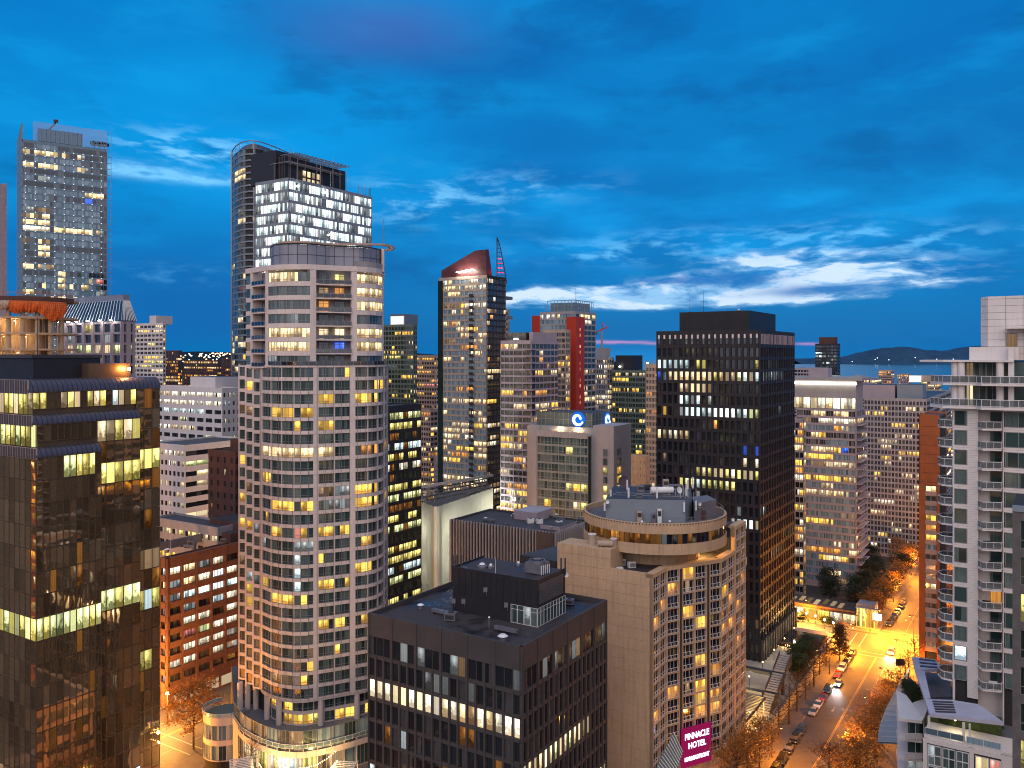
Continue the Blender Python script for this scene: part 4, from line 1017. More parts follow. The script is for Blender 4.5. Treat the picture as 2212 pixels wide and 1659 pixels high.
cp = [add2(add2(HP, D1, .3), D2, .85), add2(p1, D2, .85), add2(p2, (-E1[1], E1[0]), .85), add2(p3, D2, .85), add2(p4, D2, .85), add2(p5, D2, .85), add2(p5, D2, 34), add2(add2(HP, D2, 34), D1, 3)]
core.prism(cp, 0, hz - .5, 0, 1); hb.part('core_wall', core, ['core', 'roof_dark'])
# plain side wall cast in lifts: one panel a floor with recessed joints
nlift = 22; lh = hz / nlift
for k in range(nlift):
    z0_ = k * lh; m = MB()
    m.strip([add2(HP, D2, HLs), HP], -.3, 0, z0_ + .02, (k + 1) * lh - .02); hb.part('wall_lift', m, ['stucco_beige'])
for k in range(nlift + 2):
    z0_ = k * lh; m = MB(); zt_ = min((k + 1) * lh - .02, zat(1180, at(1204, 184)[1]) if False else hz + 4.2)
    if zt_ - z0_ < .3: continue
    m.prism([add2(HP, D2, HLs + .0), add2(add2(HP, D2, HLs), D1, 6.), add2(BL, D1, 6.), BL][::1], z0_ + .02, zt_); hb.part('wall_lift', m, ['stucco_beige'])
m = MB(); m.strip([add2(HP, D2, HLs), HP], -.28, -.06, 0, hz - .1); hb.part('wall_joint', m, ['joint'])
m = MB(); m.prism([add2(HP, D2, HLs - .02), HP, add2(HP, D1, .35), add2(add2(HP, D2, HLs - .02), D1, .35)], hz - .03, hz + .45); hb.part('parapet', m, ['stucco_beige'])
rr_ = random.Random(8)
hl = {}
for (r, c, k) in ((0, 3, 'o'), (0, 3, 'a'), (1, 2, 'o'), (1, 3, 'd'), (2, 1, 'o'), (3, 0, 'o'), (3, 3, 'a'), (4, 4, 'y'), (7, 4, 'y'), (8, 5, 'o'), (9, 2, 'o'), (9, 3, 'd'), (9, 4, 'a'), (10, 4, 'y'), (10, 5, 'o'), (11, 4, 'o'), (11, 5, 'o'), (12, 5, 'd'), (3, 7, 'o'), (2, 6, 'a'), (5, 7, 'o'), (6, 8, 'o'), (1, 8, 'd'), (5, 6, 'o'), (8, 9, 'o'), (4, 9, 'o'), (9, 8, 'o'), (2, 9, 'd'), (10, 0, 'o'), (13, 4, 'o')): hl[(r, c)] = k
hnf = 15
def hseg(path, nb, c0, z_top, nf, gap=None):
    L = plen(path)
    widths = [(L / nb * k, L / nb) for k in range(nb)]
    if gap: # dark seam between the second and third column
        wv = (L - 1.6) / nb; widths = [(wv * k + (.8 if k >= 1 else 0) + (.8 if k >= 3 else 0), wv) for k in range(nb)]
        for q in (1, 3):
            m = MB(); m.strip(sub(path, wv * q + (.8 if q == 3 else 0), wv * q + .8 + (.8 if q == 3 else 0)), -1.2, -.25, 6, z_top); hb.part('dark_seam', m, ['charcoal'])
    for k, (a, w_) in enumerate(widths):
        for r in range(nf):
            zf = z_top - .5 - (r + 1) * hfh; sp = sub(path, a + .18, a + w_ - .18)
            m = MB(); m.strip(sub(path, a, a + w_ - .0), -.75, .0, zf - .02, zf + .14); hb.part('balcony_slab', m, ['stucco_beige'])
            p, ang = along(offs(path, -.5), a + w_ / 2)
            hb.win(p, ang, zf + .17, w_ - .36, hfh - .22, 3, hl.get((r, c0 + k), '.') if hl.get((r, c0 + k), '.') != 'd' else '.d.', .07, .07, 0, .05)
            pr = sub(path, a + .2, a + w_ - .2)
            m = MB(); m.strip(pr, -.12, -.06, zf + 1.12, zf + 1.2); m.strip(pr, -.12, -.06, zf + .36, zf + .42)
            for j in range(4): q, _ = along(pr, max(.04, min(plen(pr) - .04, plen(pr) * j / 3))); q = (q[0], q[1]); an2 = math.atan2(pr[-1][1] - pr[0][1], pr[-1][0] - pr[0][0]); qq = (q[0] - math.sin(an2) * .09, q[1] + math.cos(an2) * .09); m.box(-.035, .035, -.035, .035, zf + .16, zf + 1.2, 0, (qq, an2))
            hb.part('balcony_railing', m, ['metal_white'])
        for e_ in (a, a + w_ - .17):
            m = MB(); m.strip(sub(path, e_, e_ + .17), -.8, .03, z_top - .5 - nf * hfh, z_top - .02); hb.part('dividing_wall', m, ['stucco_beige'])
    m = MB(); m.strip(path, -1.7, .06, z_top - .48, z_top + .35); hb.part('parapet', m, ['stucco_beige'])
    zb_ = z_top - .5 - nf * hfh
    m = MB(); m.strip(path, -1.7, .02, 0, zb_ - .03); hb.part('base_wall', m, ['stucco_beige'])
hseg([HP, p1], 2, 0, hz, hnf); hseg([add2(p1, E1, .02), p2], 4, 2, hz, hnf, gap=True); hseg([p2, p3], 2, 6, hz, hnf)
hseg([p4, p5], 2, 8, hz + 5.6, hnf + 2)
m = MB(); m.strip([p3, p4], -1.6, .0, 0, hz + 5.6); hb.part('wall', m, ['stucco_beige'])
m = MB(); m.prism([add2(p4, D2, 1.4), add2(p5, D2, 1.4), add2(p5, D2, 12), add2(p4, D2, 12)], hz - .5, hz + 5.4, 0, 1); hb.part('upper_wall', m, ['core', 'roof_dark'])
# rotunda
rc = at(1413, 193.5); rR = 16.2
zA = zat(1199, 177.5); zB = zat(1176, 177.5); zC = zat(1154, 177.5); zD = zat(1131, 177.5)
m = MB(); m.lathe(rc, [(rR - 3.5, zA - .0), (rR, zA), (rR, zB), (rR - .35, zB)], 96); m.lathe(rc, [(rR - .35, zC), (rR, zC), (rR, zD), (rR - .5, zD), (rR - .5, zD - 1.2)], 96); hb.part('rotunda_band', m, ['stucco_beige'])
m = MB(); m.lathe(rc, [(rR - .5, zD - 1.2), (.01, zD - 1.2)], 64); hb.part('rotunda_roof', m, ['roof_grey'])
m = MB(); m.lathe(rc, [(rR - 6, hz - .5), (rR - 6, zA), (rR - 3.5, zA)], 40); m.lathe(rc, [(rR - 1.6, zB), (rR - 1.6, zC)], 60); hb.part('rotunda_core', m, ['stucco_beige'])
nb_ = 44
for k in range(nb_):
    a = 180 + 180 * (k + .5) / nb_ - 0; ra_ = R(a); p = (rc[0] + (rR - .3) * math.cos(ra_), rc[1] + (rR - .3) * math.sin(ra_)); w_ = (rR - .3) * math.pi / nb_
    pat = '.'
    if 4 <= k <= 10: pat = 'm'
    if k in (11, 12): pat = 'o'
    if 13 <= k <= 20: pat = 'm'
    if k in (21, ): pat = 'q'
    if k in (24, 26, 31, 32): pat = 'm'
    hb.win(p, ra_ + math.pi / 2, zB + .01, w_ - .03, zC - zB - .02, 1, pat, .05, 0, 0, .05, 'window', 'frame_bronze')
m = MB()
for k in range(70): a = R(180 + 180 * k / 70); p = (rc[0] + (rR + .0) * math.cos(a), rc[1] + (rR + .0) * math.sin(a)); m.box(-.12, .12, -.06, .1, zD - .35, zD - .12, 0, (p, a + math.pi / 2))
hb.part('drain_slots', m, ['core'], kind='stuff')
railing(hb, arc(rc, rR - .6, 270, 372, 30), zD, 1.1, 'metal_grey', 1.8)
hb.finish()
# lit terrace under the rotunda on the right
c = add2(p2, D2, 5.5); tl = thing('terrace_lamp', 'warm lamp lighting the glazed terrace under the round restaurant', 'lamp', (*add2(c, D1, 3), hz + .3)); q = MB(); q.lathe((0, 0), [(.01, 2.1), (.25, 2.2), (.01, 2.45)], 10); obj('globe', q.mesh('globe', [M['bulb_warm']]), tl); q = MB(); q.tube((0, 0, 0), (0, 0, 2.1), .05); obj('post', q.mesh('post', [M['frame_dark']]), tl)
ld = bpy.data.lights.new('lamp_light', 'POINT'); ld.energy = 2600; ld.color = (1., .55, .15); ld.shadow_soft_size = .5; obj('lamp_light', ld, tl, (0, 0, 2.0))
# plant on the rotunda roof
zR = zD - 1.2
dd = A1 * 0
def rp(x_, y_): return (rc[0] + x_, rc[1] + y_)
ph = MB(); ph.prism([rp(-12, -7.6), rp(5.2, -9.6), rp(8.2, -2.2), rp(10.2, 8), rp(-8, 11)], zR, zR + 5.0, 0, 1); o_ = obj('plant_room', ph.mesh('plant_room', [M['blue_slab'], M['roof_dark']])); tag(o_, 'blue-grey plant room in the middle of the round hotel roof', 'plant room')
ph = MB(); ph.prism([rp(7.8, -6.6), rp(13.2, -4.6), rp(12.6, 1.5), rp(9, 1.5)], zR, [zR + 3.7, zR + 4.3, zR + 4.3, zR + 3.9], 0, 0); o_ = obj('stair_house', ph.mesh('stair_house', [M['metal_grey']])); tag(o_, 'grey stair house at the right of the round hotel roof', 'stair house')
q = MB(); q.box(rp(10, 0)[0] - .5, rp(10, 0)[0] + .5, rp(0, -5.95)[1] - .08, rp(0, -5.95)[1] + .04, zR, zR + 2.1); o_ = obj('door', q.mesh('door', [M['brick_dark']]), bpy.data.objects['stair_house'])
q = MB(); a, b_ = rp(-9.5, 9.5), rp(-9.3, 8.9); q2 = MB()
def drum(x_, y_, z_, r_, l, ang, lab, mt='metal_white', name='tank'):
    c = rp(x_, y_); t_ = thing(name, lab, 'tank', (c[0], c[1], z_)); q = MB(); q.tube((-l / 2 * math.cos(ang), -l / 2 * math.sin(ang), r_ + .2), (l / 2 * math.cos(ang), l / 2 * math.sin(ang), r_ + .2), r_, n=16); obj('tank', q.mesh('tank', [M[mt]], smooth=False), t_); q = MB()
    for e_ in (-.3, .3): q.box(e_ * l - .15, e_ * l + .15, -r_ * .8, r_ * .8, 0, .3)
    obj('cradle', q.mesh('cradle', [M['frame_grey']]), t_); return t_
drum(1.5, -1.5, zR + 5, .75, 5.2, .1, 'long pale horizontal tank on the round hotel roof')
def dish(x_, y_, z_, r_, rot, lab, mt='metal_white'):
    c = rp(x_, y_); t_ = thing('satellite_dish', lab, 'satellite dish', (c[0], c[1], z_)); q = MB(); q.lathe((0, 0), [(.01, 0), (r_ * .5, r_ * .09), (r_, r_ * .36)], 24); o = obj('dish', q.mesh('dish', [M[mt]]), t_, (0, 0, r_ + .4)); o.rotation_euler = rot
    q = MB(); q.tube((0, .15, 0), (0, .15, r_ + .4), .09); q.box(-.4, .4, -.3, .5, 0, .15); obj('mount', q.mesh('mount', [M['frame_grey']]), t_); q = MB(); q.tube((0, 0, 0), (0, 0, r_ * .9), .03); o = obj('feed_arm', q.mesh('feed_arm', [M['frame_grey']]), t_, (0, 0, r_ + .4)); o.rotation_euler = rot; return t_
surf('mesh_dark', (.07, .05, .07), .8)
dish(-6.2, 6.5, zR + 4.6, 1.5, (R(68), 0, R(15)), 'dark mesh satellite dish at the back of the round hotel roof', 'mesh_dark'); dish(5.0, -3.2, zR + 5, .8, (R(75), 0, R(35)), 'small white satellite dish beside the long pale tank')
dish(-11.6, -8.2, zR + 3.6, .38, (R(80), 0, R(-20)), 'tiny white drum antenna at the left corner of the hotel plant room')
dish(8.8, -7.4, zR + 3.0, .4, (R(85), 0, R(20)), 'tiny round antenna at the right corner of the hotel plant room')
k = 0
for x_, y_, h_, lab in ((-12.3, -8.4, 1.9, 'at the far left corner of the hotel plant room'), (-6.8, -6.6, 2.3, 'tilted, above the ochre fan on the hotel plant room'), (-.6, -7.4, 2.6, 'tall and white at the middle of the hotel plant room edge'), (4.9, -9.9, 2.2, 'hung on the front wall of the hotel plant room near its corner'),
                        (7.9, -7.9, 2.2, 'hung beside the right corner of the hotel plant room'), (6.6, -4.0, 2.4, 'short white, among the thin aerials'), (10.3, 6.5, 2.8, 'white, tallest at the back right corner of the hotel roof'), (8.8, 5.0, 2.4, 'white, second from the back right corner of the hotel roof'), (-10.6, -5.0, 1.6, 'thin grey at the left edge of the hotel roof'), (-5.6, 4.5, 2.4, 'pale, beside the big dark dish')):
    c = rp(x_, y_); on = not (y_ < -7.8); z_ = zR + (5 if on else 2.4); t_ = thing('panel_antenna', 'panel antenna ' + lab, 'antenna', (c[0], c[1], z_), R(k * 37 % 50 - 25)); k += 1
    q = MB(); q.box(-.18, .18, -.12, .12, .1, h_); q.box(-.19, .19, -.14, .14, h_ * .45, h_ * .5); obj('panel', q.mesh('panel', [M['metal_white']]), t_); q = MB(); q.tube((0, .22, -.3), (0, .22, h_ * .95), .05); q.tube((0, .22, h_ * .7), (0, 0, h_ * .7), .04); obj('pole', q.mesh('pole', [M['frame_grey']]), t_)
t_ = thing('aerial_cluster', 'cluster of thin white whip aerials on the round hotel roof', 'antenna', (*rp(6.2, -6.2), zR + 5))
for k in range(9): q = MB(); a = k * 1.1; x_, y_ = math.cos(a) * (.5 + k * .3), math.sin(a) * (.4 + k * .15); q.tube((x_, y_, 0), (x_, y_, 1.4 + (k * 7 % 5) * .3), .035, n=5); obj('whip', q.mesh('whip', [M['metal_white']]), t_)
q = MB(); 
for (a, b_) in (((-10, -5), (5, -7.5)), ((-9, -2), (3, -4.5)), ((-9, -2), (-10, -5)), ((5, -7.5), (7, 0))): q.tube((a[0], a[1], .45), (b_[0], b_[1], .45), .07, n=5)
for k in range(10): q.tube((-10 + k * 1.6, -5 - k * .26, 0), (-10 + k * 1.6, -5 - k * .26, 1.0), .04, n=5)
tag(obj('pipe_run', q.mesh('pipe_run', [M['frame_grey']]), loc=(*rp(0, 0), zR + 5)), 'pipes and handrails running over the hotel plant room', 'pipes')
for (x_, y_, z_, sx, sy, sz, mt, lab) in ((-.5, -9.8, 0, .9, .5, 3.2, 'metal_white', 'tall white electrical cabinet by the hotel plant room wall'), (-1.7, -9.7, 0, .8, .5, 2.2, 'metal_grey', 'grey electrical cabinet left of the tall white one'), (-4.8, -9.2, 0, 1.1, .7, 2.6, 'tan_wall', 'brownish louvred box on the hotel plant room wall'),
                                       (-3, 1, 5, 1.6, 1.3, 1.6, 'metal_grey', 'grey square unit near the centre of the hotel plant room roof'), (3.4, 4, 5, 1.3, 1.2, 2.6, 'tan_wall', 'ochre square chimney on the hotel plant room roof'), (5.6, 5, 5, 3.6, 2, 1.2, 'metal_grey', 'long grey unit right of the ochre chimney'), (-4.4, -6.5, 5, 1.3, .8, .8, 'metal_grey', 'small grey box on the front edge of the hotel plant room'), (-1, 5.6, 5, 2.2, 1.6, 1, 'black_metal', 'low dark unit behind the grey square unit'), (2.9, 2.1, 5, 1.0, 1.0, .8, 'metal_white', 'small white box behind the long pale tank')):
    c = rp(x_, y_); t_ = thing('roof_unit', lab, 'roof unit', (c[0], c[1], zR + z_)); q = MB(); q.box(-sx / 2, sx / 2, -sy / 2, sy / 2, .1, sz); obj('casing', q.mesh('casing', [M[mt]]), t_); q = MB(); q.box(-sx / 2 + .1, sx / 2 - .1, -sy / 2 - .03, -sy / 2 + .0, sz * .5, sz * .85); q.box(-sx * .4, -sx * .3, -sy * .4, sy * .4, 0, .1); q.box(sx * .3, sx * .4, -sy * .4, sy * .4, 0, .1); obj('louvre', q.mesh('louvre', [M['frame_dark']]), t_)
for (x_, y_, lab) in ((-4.5, -10.9, 'low round fan in front of the brownish louvred box'), (1.6, -10.7, 'low round fan right of the tall white cabinet')):
    vent_fan(rp(x_, y_), zR, .55, lab)
# things on the low hotel roof
for (s_, t_, z_, sx, sz, lab) in ((1.5, HLs - 1.4, 0, 1.3, .9, 'pale box at the foot of the stair block on the hotel roof'), (6.2, HLs - 2.0, 0, 1.6, 1.2, 'white cube vent near the stair block on the hotel roof'), (7.0, HLs + .5, 0, 1.2, 1.3, 'grey box behind the white cube vent')):
    c = add2(add2(HP, D1, s_), D2, t_); t2 = thing('roof_unit', lab, 'roof unit', (c[0], c[1], hz - .5), .3); q = MB(); q.box(-sx / 2, sx / 2, -.5, .5, 0, sz); obj('casing', q.mesh('casing', [M['metal_white']]), t2); q = MB(); q.box(-sx / 2 + .1, sx / 2 - .1, -.53, -.5, .2, sz - .2); obj('louvre', q.mesh('louvre', [M['frame_grey']]), t2)
for (s_, t_, r_, h_, lab) in ((2.5, HLs + 5.6, .85, 2.2, 'tall round pale vent on the hotel stair block'), (3.4, HLs + .9, .7, 1.6, 'short round pale vent on the hotel stair block')):
    c = add2(add2(HP, D1, s_), D2, t_); t2 = thing('flue', lab, 'flue', (c[0], c[1], hz + 4.2)); q = MB(); q.tube((0, 0, 0), (0, 0, h_), r_, n=20); obj('stack', q.mesh('stack', [M['tan_wall']]), t2); q = MB(); q.tube((0, 0, h_), (0, 0, h_ + .15), r_ + .08, n=20); obj('cap', q.mesh('cap', [M['metal_white']]), t2)
t2 = thing('duct', 'fat round duct lying on the hotel stair block', 'duct', (*add2(add2(HP, D1, 2.2), D2, HLs + 2.3), hz + 4.2)); q = MB(); q.tube((-1.6, 0, .75), (1.6, -.5, .75), .62, n=14); obj('pipe', q.mesh('pipe', [M['tan_wall']]), t2); q = MB(); q.box(-1.2, -1, -.5, .5, 0, .3); q.box(1, 1.2, -.7, .3, 0, .3); obj('cradle', q.mesh('cradle', [M['frame_grey']]), t2)
# entrance atrium roof and the neon sign
e0 = add2(HP, D1, .4)
Esign0 = add2(p1, E1, w4 + .6); 
sg = thing('hotel_sign', 'glowing magenta and white hotel sign on the beige hotel front', 'sign', (*add2(add2(p1, E1, w4 + 4.2), (E1[1], -E1[0]), .5), 6.8), math.atan2(E1[1], E1[0]))
emit('sign_red', (.50, .015, .13), .45); emit('sign_white', (.90, .74, 1.), 2.4, True); emit('sign_blue', (.02, .08, .5), .5)
q = MB(); q.box(-4.1, 4.1, -.15, .15, 0, 8.4); obj('board', q.mesh('board', [M['sign_red']]), sg)
def text(s_, size, mt, parent, loc, rot, ext=.06, align='CENTER', name='lettering', sx=1):
    cu = bpy.data.curves.new(name, 'FONT'); cu.body = s_; cu.size = size; cu.extrude = ext; cu.align_x = align; cu.resolution_u = 3; cu.offset = .012 if size > 1.6 else 0
    cu.materials.append(M[mt]); o = bpy.data.objects.new(name, cu); col.objects.link(o); o.parent = parent; o.location = loc; o.rotation_euler = rot; o.scale = (sx, 1, 1); dg = bpy.context.evaluated_depsgraph_get(); me = bpy.data.meshes.new_from_object(o.evaluated_get(dg)); o2 = obj(name, me, parent, loc); o2.rotation_euler = rot; o2.scale = (sx, 1, 1); bpy.data.objects.remove(o); return o2
for s_, z_, sz, sx in (('PINNACLE', 5.9, 1.85, .78), ('HOTEL', 3.9, 1.75, .9), ('HARBOURFRONT', 1.3, 1.3, .66)): text(s_, sz, 'sign_white', sg, (0, -.22, z_), (R(90), 0, 0), .07, sx=sx)
surf('canopy_glass', (.10, .13, .11), .2, .1, spec=.8)
m = MB(); a = HP; b_ = add2(p1, E1, w4 + .0)
q0, q1 = add2(add2(HP, D1, .6), (-D2[0], -D2[1]), .3), add2(add2(p1, E1, 1.6), (E1[1], -E1[0]), .2)
o0, o1 = add2(q0, (-D2[0], -D2[1]), 3.5), add2(q1, (E1[1], -E1[0]), 3.)
cn = thing('atrium_roof', 'sloping ribbed glass roof left of the glowing hotel sign', 'glass roof', (*o0, 0))
q = MB(); q.quad((0, 0, 7.5), (o1[0] - o0[0], o1[1] - o0[1], 11.8), (q1[0] - o0[0], q1[1] - o0[1], 14.8), (q0[0] - o0[0], q0[1] - o0[1], 10.3)); obj('glass', q.mesh('glass', [M['canopy_glass']]), cn)
for k in range(13):
    t_ = k / 12; a = [0 + (o1[0] - o0[0]) * t_, (o1[1] - o0[1]) * t_, 7.6 + 4.3 * t_]; b_ = [(q0[0] - o0[0]) + (q1[0] - q0[0]) * t_, (q0[1] - o0[1]) + (q1[1] - q0[1]) * t_, 10.4 + 4.5 * t_]; q = MB(); q.tube(a, b_, .09, n=5); obj('rib', q.mesh('rib', [M['metal_white']]), cn)

# =================================================================== tall black tower
kr = ['..................', 'cccccc.lY..s.....l', 'b:eewwewweYweegcec', '....eeweed........', '....Bcqc.q........', '.y..qcccccBBBBccggl', '..........o.......',
      'weWWew............', '...............b.b', '.d.............e.W', '.......leleelWleelde', '....lglcglglgl....', '.......q..........', '..............q...', '.............qccBe', '..................', '....q.............']
kr = [q.replace('Y', 'l') for q in kr]
def kl(r, c, n):
    if r == 0: return '.'
    r -= 0
    return kr[r][c] if r < len(kr) and c < len(kr[r]) else ('d' if (r * 7 + c * 3) % 41 == 0 else '.')
def krr(r, c, n):
    T = {1: '...qqqq.......', 2: '.cccccccc.....', 5: '.......c......', 13: 'cc............', 17: '....eeegeg....', 16: '.........gegee', 25: '...qq.........'}
    return T.get(r, '.' * 14)[c]
kt = block('black_tower', 'tall black office tower with a dark plant box on top', 1642, 252, 1418, 1716, 712, 3.72, 18, 14, z0=0, litl=kl, litr=krr, body='core', glass_='glass_dark', frm='frame_dark', seed=41, wlimit=300, nf=26, top_h=4.9, own=True, par=.5,
           kw=dict(sm='black_metal', sill=.5, wh=2.75, inset=.45, pier=.62, panes=1, fr=.05, mw=0, thick=.55, pier_out=.12))
# tall slots of the top storey with pale linings
for k in range(18):
    bw = kt.Ll / 18; p = add2(kt.P, D2, kt.Ll - (k + .5) * bw); a = math.atan2(-D2[1], -D2[0])
    q = MB(); q.box(-.30, .30, -.16, .0, kt.ztop - 4.2, kt.ztop - 1.2, 0, (p, a)); q.box(-.38, -.30, -.2, .0, kt.ztop - 4.25, kt.ztop - 1.15, 1, (p, a)); q.box(.30, .62, -.18, .02, kt.ztop - 4.2, kt.ztop - 2.5, 1, (p, a)); kt.part('slot_window', q, ['glass_blue', 'black_metal'])
    q = MB(); q.box(-.28, .30, -.19, -.165, kt.ztop - 2.45, kt.ztop - 1.25, 0, (p, a)); kt.part('slot_lining', q, ['white_wall'])
for k in range(26):
    bw = kt.Lr / 26; p = add2(kt.P, D1, 1 + k * (kt.Lr - 2) / 25); a = math.atan2(D1[1], D1[0]); q = MB(); q.box(-.28, .28, -.16, .0, kt.ztop - 4.3, kt.ztop - 1.2, 0, (p, a)); kt.part('louvre_blade', q, ['mauve_wall'])
on_roof(kt, 4, 34, 4.6, 27, zat(672, 262) - kt.ztop + .6, 'black_metal', 'plant_room')
for k in range(34):
    m = MB(); c = add2(add2(kt.P, D1, 3.95), D2, 4.8 + k * .66); m.box(c[0] - .06, c[0] + .06, c[1] - .12, c[1] + .06, kt.ztop - .5, kt.ztop + 6.0); kt.part('rib', m, ['black_metal'])
for (s_, t_, h_, lab) in ((8, 25, 4.5, 'thin aerial at the left of the black tower plant box'), (8, 20.5, 7, 'taller thin aerial second from left on the black tower plant box')):
    c = add2(add2(kt.P, D1, s_), D2, t_); r = thing('aerial', lab, 'antenna', (*c, zat(672, 262))); q = MB(); q.tube((0, 0, -.2), (0, 0, h_), .08, .04, 5); obj('mast', q.mesh('mast', [M['frame_dark']]), r); q = MB(); q.box(-.25, .25, -.2, .2, -.05, .3); obj('foot', q.mesh('foot', [M['frame_dark']]), r)
c = add2(add2(kt.P, D1, 8), D2, 9); vent_fan(c, zat(672, 262) - .1, .7, 'small round vent on top of the black tower plant box')
emit('lamp_white', (1., .93, .8), 30)
# colonnade and raised plaza at its foot
zpl = 2.2
for k in range(15):
    p = add2(add2(kt.P, D1, .8 + k * (kt.Lr - 1.6) / 14), (-D2[0], -D2[1]), .5); q = MB(); q.box(-.45, .45, -.5, .5, zpl, 9.5, 0, (p, math.atan2(D1[1], D1[0]))); kt.part('column', q, ['charcoal'])
def rg(seed): return random.Random(seed)
def lamp_box(name, label, p, z, e=0, c=(1, .9, .75), mt='lamp_white', r_=.5, cat='lamp', group=None):
    t = thing(name, label, cat, (*p, z), 0, group); q = MB(); q.lathe((0, 0), [(.01, .5), (r_, .6), (r_, 1.0), (.01, 1.1)], 8); obj('lens', q.mesh('lens', [M[mt]]), t); q = MB(); q.tube((0, 0, 0), (0, 0, .55), .08); obj('bracket', q.mesh('bracket', [M['frame_dark']]), t)
    if e: ld = bpy.data.lights.new('lamp_light', 'POINT'); ld.energy = e; ld.color = c; ld.shadow_soft_size = .6; obj('lamp_light', ld, t, (0, -.9, .9))
    return t
# ---- tall pale-blue glass tower, far left
T1P = ['...::::::.............', 'ww.wwwwww.wd..wq......', '...::::::::::::.......', 'www.wwwww:::::wwq.....', '......................', ':::.qqq:::::::::::::::', '......................',
       '::::::::::::::::wwwww.', ':::::::..::.....bb....', ':::::::.::::::::::::..', 'qqqdddd.::::::::::::..', 'ddwddww.::::::::::::..', 'www' + 'wwww.::::::::::::..'[0:19], 'WWWWWWW.wwwwwwwwwwqwq.', '..::::::::::::::::::..', 'dd..edd.::::::::::::..', '....www...............', '....www.::::::::::::..', '........::::::::::::..',
       'www.wqdd::::::::::::..', '........:ww....::.....', ':::::::::ww::::::w:pp.', '.::..w:::ww:w.:ww::...', 'www.q..::::::::::::qqq', '.......w:ww:.w::www.qc', 'ww.....w:wwyw..:::..cc', '....w.:::w:::.::..:c.c']
t1 = block('glass_tower', 'tall pale blue glass tower with lamp-studded floors and roof trees at far left', 47, 520, 18, 232, 300, 3.95, 0, 22, ang=24.1, LL=46, z0=0, litr=lambda r, c, n: T1P[r][c] if r < len(T1P) and c < len(T1P[r]) else ('w' if (r * 5 + c) % 13 == 0 else ':'), body='core',
           glass_='glass_blue', frm='panel_blue', seed=51, wlimit=300, top_h=1.4, own=True, kw=dict(sm='panel_blue', sill=.5, wh=2.95, inset=.12, pier=.14, panes=1, fr=0, mw=0, thick=.35, pier_out=.02), do_finish=False)
d1t, d2t = t1.d1, t1.d2
# left flank: frosted wall with small window slots, raised as a fin with a raking top
m = MB(); pl = add2(t1.P, d2t, 46); m.prism([add2(t1.P, d1t, -.3), add2(t1.P, d1t, .6), add2(pl, d1t, .6), add2(pl, d1t, -.3)], 0, [zat(266, 520), zat(266, 520), zat(272, 520) , zat(272, 520)]); t1.part('fin_wall', m, ['blue_slab'])
for r in range(34):
    for k in (0, 1):
        a = 8 + k * 18 + (r % 3) * 2.; p = add2(add2(t1.P, d2t, a), d1t, -.35); t1.win(p, math.atan2(-d2t[1], -d2t[0]), 20 + r * 6.2, 9, 1.0, 2, 'c' if (r * 3 + k) % 17 == 4 else '.', 0, .1, 0, .05)
# glass screen above the roof, lamp dots along each floor, open fin of brackets at the right
m_, g, o = mat('screen_glass'); tb = g.new('ShaderNodeBsdfTransparent'); tb.inputs[0].default_value = (.75, .85, .9, 1); gp = g.new('ShaderNodeBsdfGlossy'); gp.inputs[0].default_value = (.5, .6, .7, 1); gp.inputs['Roughness'].default_value = .1; mx = g.new('ShaderNodeMixShader'); mx.inputs[0].default_value = .22
for i_, q_ in ((1, tb), (2, gp)): m_.node_tree.links.new(q_.outputs[0], mx.inputs[i_])
m_.node_tree.links.new(mx.outputs[0], o.inputs[0])
zs0, zs1 = t1.ztop, zat(266, 528)
for k in range(17):
    a = 6 + (t1.Lr - 6) * k / 17; b_ = 6 + (t1.Lr - 6) * (k + 1) / 17 - .15; m = MB(); m.strip([add2(t1.P, d1t, a), add2(t1.P, d1t, b_)], -.05, .05, zs0 + .2, zs1); t1.part('glass_screen', m, ['screen_glass'])
emit('dot_lamp', (.85, .92, 1.), 1.0)
b = MB()
for r in range(t1.nf):
    for k in range(9): p = add2(add2(t1.P, d1t, 2 + k * (t1.Lr - 3) / 8.5), (d1t[1], -d1t[0]), .7); b.box(p[0] - .2, p[0] + .2, p[1] - .3, p[1] + .3, t1.zb + r * 3.95 - .1, t1.zb + r * 3.95 + .3)
t1.part('floor_lamps', b, ['dot_lamp'], kind='stuff')
for r in range(t1.nf):
    m = MB(); m.strip([add2(t1.P, d1t, t1.Lr), add2(t1.P, d1t, t1.Lr + 2.5)], -.3, .2, t1.zb + r * 3.95 + .1, t1.zb + r * 3.95 + .4); t1.part('sunshade_bracket', m, ['metal_grey'])
m = MB()
for k in range(2): p = add2(t1.P, d1t, t1.Lr - .2 + k * 2.4); m.box(p[0] - .1, p[0] + .1, p[1] - .1, p[1] + .1, t1.zb, zs1)
t1.part('fin_post', m, ['metal_grey'])
t1.finish()
on_roof(t1, 9, 34, 3, 22, zat(279, 530) - t1.ztop + .6, 'glass_blue')
